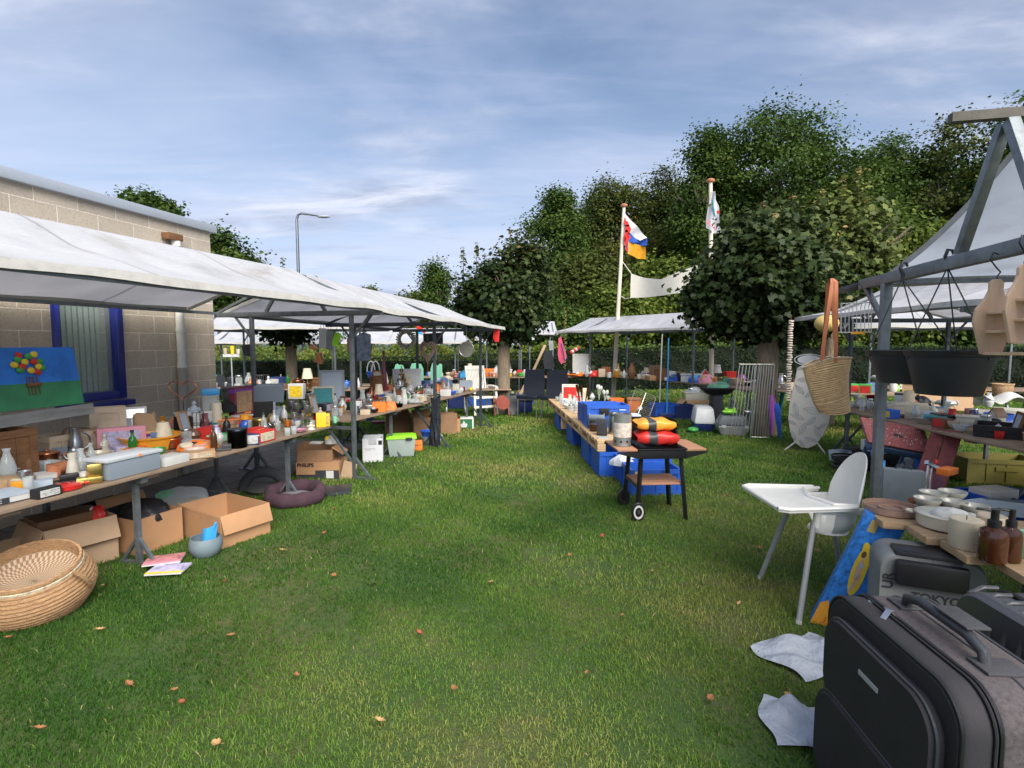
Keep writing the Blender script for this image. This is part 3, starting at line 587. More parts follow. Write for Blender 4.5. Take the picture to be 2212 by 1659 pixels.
def tabletop(root, s0, s1, t0, t1, z, n=4, trestles=(), zg=0, th=.022):
    mb = MB(); w = (t1-t0)/n
    for i in range(n):
        a = s0+rnd.uniform(-.05,.05); b = s1+rnd.uniform(-.05,.05); mb.box(a, b, t0+i*w+.003, t0+(i+1)*w-.003, z-th-rnd.uniform(0,.002), z-rnd.uniform(0,.001))
    tt = mb.build('tabletop', plank, root, bev=.003, weld=False)
    for s in trestles:
        mb = MB(); mb.bar((s,t0+.03,z-.05), (s,t1-.03,z-.05), .05,.05)
        for t in (t0+.12, t1-.12): mb.bar((s,t,zg+.02), (s,t,z-.06), .035)
        for t in (t0+.12, t1-.12): mb.bar((s,t-.17,zg+.012), (s,t+.17,zg+.012), .035,.022); mb.bar((s,t-.15,zg+.02),(s,t-.01,zg+.2),.022); mb.bar((s,t+.15,zg+.02),(s,t+.01,zg+.2),.022)
        mb.build('trestle', steel, root)
    for s in np.arange(s0+.35, s1-.1, .9): MB().box(s-.06, s+.06, t0+.04, t1-.04, z-th-.03, z-th-.004).build('batten', plank, root)
AL = math.atan2(.966,.259); OL = Vector((-1.5,6.19,0))
# table front edge in local t: point (-2.05,6.1) -> t
tf = (Vector((-2.88,2.97,0))-OL).dot(VL)
S1 = thing('market_stall', 'near left market stall with long white canvas roof by the brick wall', 'market stall', OL, AL)
canopy(S1, -7.0, -.02, 2.07, 2.53, back0=-7, back1=-.42)
purlins(S1, -7, -.02, 2.05, 2.51)
frame(S1, 0, 2.06, 2.52); frame(S1, -6.6, 2.06, 2.52)
tabletop(S1, -5.6, -.35, tf, tf+1.15, .70, 4, (-2.62, -.95))
mb = MB(); mb.box(.0, .0, 0, 0, 0, 0)
A2 = math.atan2(.951,.308); O2 = Vector((-1.47,6.27,0)); U2 = Vector((.308,.951,0)); V2 = Vector((-.951,.308,0))
S2 = thing('market_stall', 'second left market stall with sagging canvas roof over bric-a-brac', 'market stall', O2, A2)
canopy(S2, -.12, 4.32, 2.055, 2.50, ze1=1.95, zr1=2.36, hip1=.42, m=canvas, sag=.06)
purlins(S2, -.1, 4.2, 2.03, 2.47, ze1=1.94, zr1=2.33, m=steel_d)
frame(S2, 2.0, 2.0, 2.40, m=steel_d, poles=(.38,1.83)); frame(S2, 4.15, 1.955, 2.33, m=steel_d, poles=(.45,1.83))
t2 = (Vector((-1.98,5.9,0))-O2).dot(V2); t2 = .52
tabletop(S2, -.05, 4.25, t2, t2+1.1, .70, 4, (1.1, 3.9))
# bin liner on the second pole
mb = MB(); 
def linr(u, v):
    a = u*2*PI; r = .06+.018*math.sin(a*3+v*5)+.012*math.sin(a*7-v*9)+.015*v; return (math.cos(a)*r, math.sin(a)*r, .78-v*.76)
mb.grid(linr, 26, 10); o = mb.build('bin_bag', mat('bin_plastic', (.02,.022,.03), .22, bump=.6, bs=25, coat=.3), None); o.location = O2+U2*2.0+V2*.38; tag(o, 'black plastic bag wrapped round the stall pole', 'plastic bag')

def simple_stall(label, O, u, L, ze, zr, zg, table=None, frames=(.4,), Wd=2.2, hip=.35, poles=(.35,1.8), cov=None, m=None, canv=True, tz=.7, trest=(), feet=True):
    r = thing('market_stall', label, 'market stall', (O[0],O[1],zg), math.atan2(u[1],u[0]))
    if canv: canopy(r, 0, L, ze-zg, zr-zg, Wd, hip0=hip, hip1=hip, m=m or canvas2, sag=.05); purlins(r, .02, L-.02, ze-zg-.02, zr-zg-.03, Wd)
    for f in frames: frame(r, f, ze-zg, zr-zg, Wd, poles=poles, low=False, pw=.04, feet=feet)
    if table: tabletop(r, table[0], table[1], table[2], table[3], tz, 3, trest or tuple(frames))
    return r
# middle back stall G
pa = W(1200,716,16.6); pb = W(1536,703,11.6); ug = (pb-pa); ug.z = 0; LG = ug.length; ug.normalize()
SG = simple_stall('middle back stall with pale canvas roof in front of the flagpole', (pa.x, pa.y), ug, LG, 2.0, 2.42, 0, (.1, LG+1.6, .35, 1.3), (LG*.22, LG-.75), trest=(LG*.22,LG-.9,LG+1.3))
# little stall piece behind it
pa2 = W(1136,720,19.0); SGb = simple_stall('small stall roof peeking out left of the middle back stall', (pa2.x, pa2.y), (1,.0), 1.15, 1.98, 2.45, -.1, None, (.15,1.0), hip=.05)
# back row in front of the hedge
H1 = simple_stall('far left back stall with its roof seen behind the building corner', (-8.2,13.0), (.99,-.14), 4.6, 2.02, 2.5, -.2, (.1,4.4,.35,1.3), (.5,3.9))
H2 = simple_stall('white roofed stall against the hedge behind the left stalls', (-9.6,16.2), (1,.03), 4.0, 1.66, 2.1, -.42, (.1,3.9,.35,1.3), (.5,3.5))
H3 = simple_stall('low white stall roof right of the small maple', (-5.3,16.4), (1,.04), 4.0, 1.67, 2.12, -.42, (.1,3.9,.35,1.3), (.5,3.5))
H4 = simple_stall('white stall roof behind the hanging net disc', (-1.2,16.5), (1,.03), 1.9, 1.78, 2.2, -.25, None, (.4,1.5))
H5 = thing('market_table', 'long plank table along the hedge either side of the maple trunk', 'table', (-3.0,16.2,-.32), .02)
tabletop(H5, 0, 5.2, 0, .9, .9, 3, (.5,2.5,4.7))
# near right stall E (only its left frame and far slope are in view)
uE = Vector((.978,-.208,0)); vE = Vector((.208,.978,0)); OE = Vector((1.86,1.02,0)); AE = math.atan2(uE.y,uE.x)
SE = thing('market_stall', 'near right market stall with steel roof frame and grey canvas', 'market stall', OE, AE)
WE = 2.75
canopy(SE, .12, 5.2, 2.09, 2.60, WE, hip0=-.0, m=canvasmat('canvas_grey', (.70,.73,.78), .72), sag=.05, val=.05)
mb = MB(); mb.bar((0,.0,2.05),(0,WE,2.05),.05,.065); mb.build('cross_beam', steel, SE, bev=.004)
mb = MB(); mb.bar((0,WE+.02,2.045),(0,WE+.36,2.045),.04,.045); mb.build('beam_end', 'dark metal', SE, bev=.003)
c = WE/2
def rr(name, p, q, w): mb = MB(); mb.bar(p, q, w); mb.build(name, steel, SE, bev=.004)
rr('roof_strut', (0,c+.28,2.08), (0,c+.02,2.60), .045); rr('roof_strut', (0,c-.28,2.08), (0,c-.02,2.60), .045)
mb = MB(); mb.bar((-.22,c+.0,2.635),(.35,c,2.635),.04); mb.build('ridge_rail', mat('grey_wood', (.12,.11,.095), .9, var=.3, bump=.4), SE)
mb = MB(); mb.bar((.0,WE-.04,2.06),(5,WE-.04,2.06),.03); mb.build('roof_rail', steel, SE)
mb = MB(); tp = WE-.36; mb.bar((0,tp,.02),(0,tp,2.02),.052); pE = mb.build('pole', steel, SE, bev=.004)
mb = MB(); mb.bar((0,tp+.30,2.03),(0,tp+.01,1.78),.028); mb.build('corner_brace', steel, SE)
mb = MB(); mb.bar((0,tp-.3,.02),(0,tp+.3,.02),.04,.03); mb.bar((0,tp-.25,.03),(0,tp,.36),.03); mb.bar((0,tp+.25,.03),(0,tp,.36),.03); mb.build('foot', steel, pE)
mb = MB(); mb.bar((0,.4,.02),(0,.4,2.02),.052); mb.build('pole', steel, SE, bev=.004)
# its table: loose boards with staggered ends
mb = MB()
for (a, b, y0, y1) in ((-.25,3.4,1.70,1.88),(-.15,3.4,1.49,1.685),(-.10,3.4,1.27,1.475),(.0,3.4,1.04,1.255),(.06,3.4,.82,1.03)): mb.box(a, b, y0, y1, .665, .70)
mb.build('tabletop', mat('board', (.40,.27,.15), .8, var=.35, vs=5, bump=.4, bs=25, sc=(1,8,8)), SE, bev=.003, weld=False)
mb = MB(); mb.box(.42,.5,.9,1.85,.60,.664); mb.bar((.46,1.0,.0),(.46,1.0,.6),.04); mb.bar((.46,1.75,.0),(.46,1.75,.6),.04); mb.build('trestle', steel_d, SE)
# right stall F, running toward the camera
uF = Vector((-.06,-1,0)).normalized(); vF = Vector((-uF.y, uF.x, 0)); OF = Vector((4.52,8.5,0)); AF = math.atan2(uF.y,uF.x)
SF = thing('market_stall', 'right hand stall with drooping white canvas behind the hanging planters', 'market stall', OF, AF)
canopy(SF, 0, 7.5, 2.05, 2.50, 2.38, hip0=.4, m=canvas, sag=.08); purlins(SF, .03, 7.4, 2.03, 2.46)
frame(SF, .7, 2.03, 2.48, m=steel_d, poles=(.5,1.85)); frame(SF, 3.4, 2.03, 2.48, m=steel, poles=(.75,1.85))
tabletop(SF, .2, 6.2, .22, 1.4, .70, 4, (1.0, 2.2, 5.2))
SF2 = thing('market_table', 'far right plank table between the large maple and the ironing board', 'table', (4.3,10.6,0), -.5)
tabletop(SF2, 0, 3.2, 0, .9, .72, 3, (.4,2.6))
SF3 = simple_stall('far right stall roof seen under the drooping canvas', (7.0,11.0), (.95,-.3), 4.2, 2.0, 2.45, 0, (.1,4,.35,1.3), (.5,3.6))
# ================================================================== GOODS: kinds of small things, all in local metres, base at z=0
def L_(prof, w, h, n=22, sx=1, sy=1): return MB().lathe([(r*w/2, z*h) for r, z in prof], n, None, sx, sy)
def hollow(prof, t=.9): # add an inner wall to a profile whose last point is the rim
    return prof+[(r*t, z if z < .97 else z*.995) for r, z in prof[::-1] if z > .12]+[(0, .12)]
VASE = [(0,0),(.5,0),(.62,.02),(.95,.3),(1,.42),(.7,.68),(.4,.85),(.38,.92),(.5,1)]
SLIM = [(0,0),(.7,0),(1,.1),(1,.45),(.55,.7),(.38,.82),(.38,.95),(.48,1)]
JUG = [(0,0),(.62,0),(.9,.1),(1,.3),(.8,.6),(.62,.78),(.72,1)]
BOWL = [(0,0),(.42,0),(.45,.06),(.8,.4),(.95,.75),(1,1)]
CUP = [(0,0),(.72,0),(.8,.05),(.95,.5),(1,1)]
CYL = [(0,0),(.96,0),(1,.03),(1,1)]
POT = [(0,0),(.7,0),(.95,.12),(1,.4),(1,.9),(1.04,1)]
FLARE = [(0,0),(.55,0),(.6,.03),(.62,.2),(.75,.7),(1,1)]
def arc_handle(mb, x, z, r, th, n=8, ax='x'):
    pts = [(x+math.sin(PI*i/n)*r*.75, 0, z-math.cos(PI*i/n)*r) for i in range(n+1)]; mb.tube(pts, th, 6); return mb
def k_vase(w,d,h,c): return [('vase_body', L_(hollow(VASE), w, h), c[0])]
def k_slim(w,d,h,c): return [('vase_body', L_(hollow(SLIM,.8), w, h), c[0])]
def k_jug(w,d,h,c): return [('jug_body', L_(hollow(JUG), w*.8, h), c[0]), ('handle', arc_handle(MB(), w*.33, h*.55, h*.28, w*.05), c[-1])]
def k_mug(w,d,h,c): return [('cup', L_(hollow(CUP), w*.8, h), c[0]), ('handle', arc_handle(MB(), w*.36, h*.5, h*.27, w*.05), c[-1])]
def k_bowl(w,d,h,c): return [('bowl_body', L_(hollow(BOWL,.93), w, h), c[0])]
def k_basin(w,d,h,c): return [('basin_body', L_(hollow([(0,0),(.75,0),(.8,.05),(.93,.85),(1.0,.88),(1.02,1)],.94), w, h, 36), c[0])]
def k_glass(w,d,h,c): return [('glass_body', L_(hollow(CUP,.93), w, h), c[0])]
def k_cyl(w,d,h,c): return [('body', L_(CYL+[(.97,1),(0,1)], w, h), c[0])]
def k_candle(w,d,h,c): return [('wax', L_([(0,0),(.95,0),(1,.03),(1,.97),(.9,1),(.5,.985),(0,.96)], w, h), c[0]), ('wick', MB().tube([(0,0,h*.95),(0,.002,h+.012)], .002, 5), 'black cloth')]
def k_jar(w,d,h,c):
    return [('jar_body', L_([(0,0),(.92,0),(1,.05),(1,.72),(.85,.82),(.85,.84),(0,.84)], w, h), c[0]), ('lid', L_([(0,.84),(.9,.84),(.92,.86),(.92,.97),(.86,1),(0,1)], w, h), c[-1])]
def k_tin(w,d,h,c): return [('tin_body', L_([(0,0),(.97,0),(1,.03),(1,.86),(0,.86)], w, h, 28), c[0]), ('lid', L_([(0,.86),(1.03,.86),(1.04,.88),(1.04,.96),(.98,1),(.3,1.0),(0,1.02)], w, h, 28), c[-1])]
def k_bottle(w,d,h,c): return [('bottle_body', L_([(0,0),(.9,0),(1,.04),(1,.55),(.8,.68),(.36,.78),(.34,.9),(0,.9)], w, h), c[0]), ('cap', L_([(0,.9),(.42,.9),(.42,.99),(.36,1),(0,1)], w, h, 14), c[-1])]
def k_pot(w,d,h,c):
    hd = []
    for s in (-1,1): hd.append(MB().tube([(s*w*.48,-.02,h*.6),(s*w*.58,-.012,h*.62),(s*w*.58,.012,h*.62),(s*w*.48,.02,h*.6)], .006, 6))
    return [('pot_body', L_(POT+[(.9,1),(0,.98)], w*.9, h*.72), c[0]), ('lid', L_([(0,.72),(1,.72),(.98,.76),(.7,.84),(.15,.88),(.12,.93),(.2,.97),(.1,1),(0,1)], w*.9, h), c[-1])]+[('handle', q, c[0]) for q in hd]
def k_teapot(w,d,h,c):
    b = L_([(0,0),(.4,0),(.45,.05),(.85,.25),(1,.45),(.85,.68),(.45,.82),(0,.84)], w*.62, h)
    sp = MB().tube([(-w*.25,0,h*.35),(-w*.4,0,h*.5),(-w*.48,0,h*.72)], [w*.06,w*.04,w*.025], 8)
    return [('pot_body', b, c[0]), ('spout', sp, c[0]), ('lid', L_([(0,.82),(.5,.8),(.42,.87),(.1,.9),(.12,.95),(0,1)], w*.62, h), c[-1]), ('handle', arc_handle(MB(), w*.27, h*.5, h*.27, w*.03), c[0])]
def k_goblet(w,d,h,c): return [('goblet_body', L_([(0,0),(.7,0),(.72,.03),(.15,.08),(.1,.2),(.16,.28),(.1,.38),(.12,.5),(.6,.58),(.95,.75),(1,1),(.93,1),(.85,.75),(.5,.62),(0,.6)], w, h, 18), c[0])]
def k_plates(w,d,h,c):
    n = max(1, int(h/.014)); mb = MB()
    for i in range(n): mb.lathe([(0,i*.014),(w*.28,i*.014),(w*.31,i*.014+.004),(w*.5,i*.014+.014),(w*.49,i*.014+.016),(w*.29,i*.014+.009),(0,i*.014+.008)], 24)
    return [('plate_stack', mb, c[0])]
def k_box(w,d,h,c):
    r = [('box_body', MB().box(-w/2,w/2,-d/2,d/2,0,h), c[0], min(w,d,h)*.05)]
    if len(c) > 1: r.append(('box_label', MB().box(-w*.40,w*.40,-d/2-.0015,-d/2+.001,h*.12,h*.85), c[1].split()[0]+' print'))
    if len(c) > 2: r.append(('box_band', MB().box(-w*.501,w*.501,-d*.501,d*.501,h*.80,h*.93), c[2]))
    return r
def k_lidbox(w,d,h,c):
    a = MB().box(-w*.46,w*.46,-d*.46,d*.46,0,h*.84, tp=0); l = MB().box(-w/2,w/2,-d/2,d/2,h*.84,h)
    return [('box_body', a, c[0], min(w,d,h)*.06), ('lid', l, c[-1], h*.05)]
def k_carton(w,d,h,c):  # open carton with four flaps
    t = .006; mb = MB(); mb.box(-w/2,w/2,-d/2,-d/2+t,0,h); mb.box(-w/2,w/2,d/2-t,d/2,0,h); mb.box(-w/2,-w/2+t,-d/2+t,d/2-t,0,h); mb.box(w/2-t,w/2,-d/2+t,d/2-t,0,h); mb.box(-w/2+t,w/2-t,-d/2+t,d/2-t,0,t)
    r = [('carton_body', mb, c[0])]
    for (ax, s) in ((0,-1),(0,1),(1,-1),(1,1)):
        an = R(rnd.uniform(105,165)); fl = min(w,d)*.42
        if ax: M = Matrix.Translation((0,s*d/2,h)) @ Matrix.Rotation(-s*an,4,'X') @ Matrix.Rotation(0 if s<0 else 0,4,'Z'); m = MB().box(-w/2+.004,w/2-.004,-t/2,t/2,0,fl,M)
        else: M = Matrix.Translation((s*w/2,0,h)) @ Matrix.Rotation(s*an,4,'Y'); m = MB().box(-t/2,t/2,-d/2+.004,d/2-.004,0,fl,M)
        r.append(('flap', m, c[0]))
    return r
def k_crate(w,d,h,c):  # folding plastic crate
    t = .012; mb = MB()
    for (x0,x1,y0,y1) in ((-w/2+t,w/2-t,-d/2+t,-d/2+2*t),(-w/2+t,w/2-t,d/2-2*t,d/2-t),(-w/2+t,-w/2+2*t,-d/2+2*t,d/2-2*t),(w/2-2*t,w/2-t,-d/2+2*t,d/2-2*t)): mb.box(x0,x1,y0,y1,0,h-.001)
    mb.box(-w/2+2*t,w/2-2*t,-d/2+2*t,d/2-2*t,0,t)
    rim = MB()
    for (z0,z1,o) in ((h-.05,h,0),(0,.035,.004)):
        rim.box(-w/2+o,w/2-o,-d/2+o,-d/2+t,z0,z1); rim.box(-w/2+o,w/2-o,d/2-t,d/2-o,z0,z1); rim.box(-w/2+o,-w/2+t,-d/2+t,d/2-t,z0,z1); rim.box(w/2-t,w/2-o,-d/2+t,d/2-t,z0,z1)
    for sx in (-1,1):
        for sy in (-1,1): rim.box(min(sx*w/2,sx*(w/2-.05)),max(sx*w/2,sx*(w/2-.05)),min(sy*(d/2-.004),sy*(d/2-t)),max(sy*(d/2-.004),sy*(d/2-t)),.035,h-.05)
    for i in range(1,4):
        x = -w/2+w*i/4; rim.box(x-.006,x+.006,-d/2+.005,-d/2+t,.035,h-.05)
    rim.box(-w*.14,w*.14,-d/2+.003,-d/2+t,h*.55,h*.72)
    return [('crate_wall', mb, c[0]), ('crate_rim', rim, c[0])]
def k_tub(w,d,h,c):
    a = MB().lathe([(0,0),(.62*w,0),(.66*w,.03*h),(.72*w,h),(.70*w,h),(.62*w,.1*h),(0,.06*h)], 4, Matrix.Diagonal((1,d/w,1,1))@Matrix.Rotation(PI/4,4,'Z'))
    return [('tub_body', a, c[0], .01)]+([('lid', MB().box(-w*.53,w*.53,-d*.53,d*.53,h,h+.025), c[1], .008)] if len(c) > 1 else [])
def k_book(w,d,h,c):
    return [('cover', MB().box(-w/2,w/2,-d/2,d/2,0,.003).box(-w/2,w/2,-d/2,d/2,h-.003,h).box(-w/2,-w/2+.003,-d/2,d/2,.003,h-.003), c[0]), ('pages', MB().box(-w/2+.003,w/2-.004,-d/2+.004,d/2-.004,.003,h-.003), c[-1])]
def k_frame(w,d,h,c):
    b = max(.012, w*.09); M = Matrix.Rotation(R(-12),4,'X'); mb = MB()
    for (x0,x1,z0,z1) in ((-w/2,w/2,0,b),(-w/2,w/2,h-b,h),(-w/2,-w/2+b,b,h-b),(w/2-b,w/2,b,h-b)): mb.box(x0,x1,-.012,.012,z0,z1,M)
    return [('frame', mb, c[0]), ('picture', MB().box(-w/2+b*.8,w/2-b*.8,-.004,.004,b*.8,h-b*.8,M), c[-1])]
def k_board(w,d,h,c): return [('panel', MB().box(-w/2,w/2,-.01,.01,0,h,Matrix.Rotation(R(-10),4,'X')), c[0], .004)]
def k_ball(w,d,h,c): return [('ball_body', MB().ell((0,0,h/2), (w/2,w/2,h/2), 18), c[0])]
def noiseblob(w,d,h,seed,n=22,k=10,rough=.22):
    rg = random.Random(seed); ph = [rg.uniform(0,6) for _ in range(6)]; mb = MB()
    def f(u,v):
        a = 2*PI*u; e = PI/2*v; r = 1+rough*(math.sin(a*3+ph[0])*math.cos(e*3+ph[1])+.6*math.sin(a*7+ph[2]+e*5)+.35*math.sin(a*13+ph[3]))*(.3+.7*v if v < 1 else 1)*(1-v**6)
        return (w/2*math.cos(e)*math.cos(a)*r, d/2*math.cos(e)*math.sin(a)*r, h*math.sin(e)*(1+rough*.6*math.sin(a*4+ph[4])*math.cos(e)))
    mb.grid(f, n, k); mb.add([(w/2*math.cos(2*PI*i/n)*.9, d/2*math.sin(2*PI*i/n)*.9, 0) for i in range(n)], [tuple(range(n))]); return mb
SEED = [0]
def k_heap(w,d,h,c):
    SEED[0] += 1; r = [('bundle', noiseblob(w,d,h,SEED[0]), c[0])]
    for i, cc in enumerate(c[1:]):
        b = noiseblob(w*.5,d*.5,h*.5,SEED[0]*7+i); M = Matrix.Translation((w*(.22 if i%2 else -.2),-d*.1,h*.45)); b.v = [tuple(M@Vector(p)) for p in b.v]; r.append(('bundle', b, cc))
    return r
def k_bag(w,d,h,c):
    SEED[0] += 1; b = MB(); sd = SEED[0]
    def f(u,v):
        a = 2*PI*u; q = 1-.25*v+.07*math.sin(a*5+sd+v*6); e = abs(math.cos(a))**.5*(1 if math.cos(a)>0 else -1); g = abs(math.sin(a))**.5*(1 if math.sin(a)>0 else -1)
        return (w/2*e*q*(.9+.2*math.sin(v*PI)), d/2*g*q*(1-v*.5), h*v*(1+.05*math.sin(a*3+sd)))
    b.grid(f, 28, 9); return [('bag_body', b, c[0])]
def k_sheet(w,d,h,c):
    SEED[0] += 1; q = SEED[0]
    def f(u,v):
        e = 1+.13*math.sin(6*v+q)+.09*math.sin(11*u+2*q); x = (u-.5)*w*e; y = (v-.5)*d*(1+.15*math.sin(5*u+q*2)); r = max(0,1-(abs(2*u-1)**3+abs(2*v-1)**3))
        return (x, y, .012+h*(.22+.5*abs(math.sin(4.1*u+3.2*v+q))**1.5+.16*math.sin(9*u-7*v+q)+.06*math.sin(19*u+13*v))*(.2+.8*r))
    return [('sheet_body', MB().grid(f,34,28), c[0])]
def k_basket(w,d,h,c):
    mb = L_(hollow([(0,0),(.75,0),(.82,.04),(.88,.2),(.9,.22),(.92,.45),(.94,.47),(.97,.7),(1,.9),(1.04,.93),(1.04,1)],.93), w, h, 30, 1, d/w if d else 1)
    r = [('basket_body', mb, c[0])]
    if len(c) > 1: r.append(('handle', MB().tube([(w*.48*math.cos(PI*i/10), 0, h*.9+w*.5*math.sin(PI*i/10)) for i in range(11)], .006, 6), c[1]))
    return r
def k_wire(w,d,h,c):
    mb = MB(); r = .0028
    for z in (0,.5,1):
        z *= h; mb.tube([(-w/2,-d/2,z),(w/2,-d/2,z)], r, 5); mb.tube([(-w/2,d/2,z),(w/2,d/2,z)], r, 5); mb.tube([(-w/2,-d/2,z),(-w/2,d/2,z)], r, 5); mb.tube([(w/2,-d/2,z),(w/2,d/2,z)], r, 5)
    n = 8
    for i in range(n+1):
        x = -w/2+w*i/n; mb.tube([(x,-d/2,h),(x,-d/2,0),(x,d/2,0),(x,d/2,h)], r*.8, 4)
    return [('wire_body', mb, c[0])]
def k_figure(w,d,h,c):
    mb = MB(); mb.lathe([(0,0),(.5*w,0),(.45*w,.08*h),(.34*w,.3*h),(.40*w,.5*h),(.2*w,.68*h),(.13*w,.74*h),(0,.75*h)], 14); mb.ell((0,-.01*w,h*.85), (w*.2,w*.2,h*.14), 12)
    mb.tube([(-w*.36,0,h*.58),(-w*.46,-w*.1,h*.42),(-w*.2,-w*.3,h*.4)], w*.07, 6); mb.tube([(w*.36,0,h*.58),(w*.46,-w*.1,h*.42),(w*.2,-w*.3,h*.4)], w*.07, 6)
    return [('figure_body', mb, c[0])]
def k_lamp(w,d,h,c): return [('base', L_([(0,0),(.4,0),(.42,.02),(.1,.06),(.2,.25),(.06,.45),(.05,.6),(0,.6)], w, h), c[0]), ('shade', L_([(.95,.5),(.6,1),(.57,1),(.92,.5)], w, h), c[-1])]
def k_tray(w,d,h,c):
    t = .01; mb = MB().box(-w/2,w/2,-d/2,d/2,0,t); mb.box(-w/2,w/2,-d/2,-d/2+t,t,h); mb.box(-w/2,w/2,d/2-t,d/2,t,h); mb.box(-w/2,-w/2+t,-d/2+t,d/2-t,t,h); mb.box(w/2-t,w/2,-d/2+t,d/2-t,t,h)
    return [('tray_body', mb, c[0], .004)]
def k_appliance(w,d,h,c):
    a = MB().box(-w/2,w/2,-d/2,d/2,0,h*.35); b = MB().box(-w*.1,w/2,-d*.35,d*.35,h*.35,h); k = MB().ell((-w*.2,-d*.42,h*.2), (w*.06,w*.04,w*.06))
    return [('base', a, c[0], h*.08), ('top', b, c[0], h*.12), ('knob', k, c[-1])]
def k_pan(w,d,h,c): return [('pan_body', L_(hollow([(0,0),(.8,0),(.85,.05),(1,1)],.95), w*.75, h), c[0]), ('handle', MB().tube([(w*.34,0,h*.8),(w*.62,0,h*1.3)], [.008,.011], 8), c[-1])]
def k_house(w,d,h,c): return [('house_body', MB().prism([(-w*.4,0),(w*.4,0),(w*.4,h*.6),(0,h*.95),(-w*.4,h*.6)], d), c[0]), ('roof', MB().prism([(-w*.5,h*.52),(0,h*.95),(w*.5,h*.52),(w*.5,h*.57),(0,h),(-w*.5,h*.57)], d*1.15), c[-1])]
def k_cone(w,d,h,c):
    mb = MB()
    for i in range(5): z = h*(.08+.17*i); r = w*.5*(1-.19*i); mb.box(-r,r,-.012,.012,z,z+h*.13, None)
    return [('slats', mb, c[0], .002), ('stem', MB().box(-.008,.008,-.02,-.013,0,h), c[-1])]
def k_clock(w,d,h,c): return [('case', MB().lathe([(0,0),(w/2,0),(w/2,.03),(w*.44,.034),(0,.034)], 26, Matrix.Translation((0,0,h/2))@Matrix.Rotation(PI/2,4,'X')), c[0]), ('dial', MB().lathe([(0,.033),(w*.42,.033),(w*.42,.037),(0,.037)], 26, Matrix.Translation((0,0,h/2))@Matrix.Rotation(PI/2,4,'X')), c[-1])]
def k_shoe(w,d,h,c):
    s = MB().ell((0,0,h*.3), (w/2,w*.2,h*.3), 14).ell((w*.25,0,h*.55), (w*.22,w*.17,h*.42), 12); return [('upper', s, c[0]), ('sole', MB().box(-w/2,w/2,-w*.18,w*.18,0,h*.12), c[-1], .01)]
def make(kind, w, d, h, cols, name, cat, label, loc, rz=0, group=None, rot=None):
    c = cols.split('|'); parts = globals()['k_'+kind](w, d, h, c)
    if len(parts) == 1:
        p = parts[0]; o = p[1].build(name, p[2], None, bev=(p[3] if len(p) > 3 else 0)); o.location = loc; o.rotation_euler = rot or (0,0,rz); return tag(o, label, cat or name.replace('_',' '), group)
    r = thing(name, label, cat, loc, rz, group, rot)
    for p in parts: p[1].build(p[0], p[2], r, bev=(p[3] if len(p) > 3 else 0))
    return r
DEF = dict(vase='vase', slim='vase', jug='jug', mug='mug', bowl='bowl', basin='basin', glass='drinking_glass', cyl='canister', candle='candle', jar='jar', tin='tin', bottle='bottle', pot='cooking_pot', teapot='teapot', goblet='goblet', plates='plate',
 box='box', lidbox='storage_box', carton='cardboard_box', crate='crate', tub='tub', book='book', frame='picture_frame', board='board', ball='ball', heap='cloth_pile', bag='bag', basket='basket', wire='wire_basket', figure='figurine', lamp='lamp', tray='tray', appliance='kitchen_appliance', pan='pan', house='toy_house', cone='ornament_tree', clock='clock', shoe='shoe')
def clampL(p):
    q = p-OL; s = q.dot(UL); t = q.dot(VL)
    if s < -.2: lo, hi, a = tf+.03, tf+1.1, (OL, UL, VL)
    else: q = p-O2; s = q.dot(U2); t = q.dot(V2); lo, hi, a = t2+.03, t2+1.05, (O2, U2, V2)
    t = min(max(t, lo), hi); r = a[0]+a[1]*s+a[2]*t; r.z = p.z; return r
def I(cr, x, yb, w, yt, kind, cols, label, name=None, z=.702, row=None, d=1.0, rz=None, group=None, cat=None):
    px, py = cp(cr, x, yb); sc = CROP[cr][2]; p = G(px, py, z)
    if row == 'L': p = clampL(p)
    k = PXM(p); ww = w*sc*k; dd = ww*d; top = W(px, cp(cr, x, yt)[1], p.y+dd*.3).z; h = max(.008, top-z)
    dr = Vector((p.x, p.y, 0)).normalized(); p = p+dr*dd*.5
    a = -math.atan2(p.x, p.y) if rz is None else rz
    return make(kind, ww, dd, h, cols, name or DEF[kind], cat, label, p, a, group)
def IL(*a, **k): return I(*a, row='L', **k)
FRONT = AL-PI/2   # rotation that aligns local x with the left stall row
# ---- left table, near part
RZL = AL
IL('A',1390,740,250,500,'box','maroon card|tan card|purple card','dark purple box with two small lampshade pictures',d=.3,z=.80,rz=RZL)
IL('A',1420,900,280,740,'lidbox','clear frosted|white plastic','low white food tub with a green and red label by the purple box',d=.5)
IL('A',1657,900,160,520,'lidbox','clear glass|sky plastic','tall clear canister with a bright blue lid',name='canister',d=.8)
IL('A',775,920,180,755,'jar','dark glass|white plastic','big dark glass jar with a round white lid')
IL('A',775,757,110,640,'figure','pale ceramic','blue and white china figure on top of the jar',z=.86)
IL('A',1035,920,250,755,'wire','black metal','black wire basket holding dark ornaments',d=.6)
IL('A',590,1000,240,765,'bag','tan paper','crumpled brown paper bag behind the clay dishes',name='paper_bag',d=.5)
IL('A',575,1025,180,925,'pot','orange clay','small orange clay pot with a lid standing on a yellow dish',z=.76)
IL('A',560,1105,150,1020,'bowl','yellow ceramic','yellow dish under the small orange clay pot')
IL('A',800,1180,360,915,'bag','tan frosted','bulging clear bag full of brown and white seashells',name='bag_of_shells',d=.6)
IL('A',1215,1135,390,900,'box','pink paper|lilac paper','pink and blue marbled folder box',name='folder',d=.25)
IL('A',1365,960,220,810,'clock','terracotta clay|rose clay','flat reddish brown disc leaning behind the pink folder',name='disc')
IL('A',1495,1160,540,985,'basin','amber plastic','large orange plastic basin')
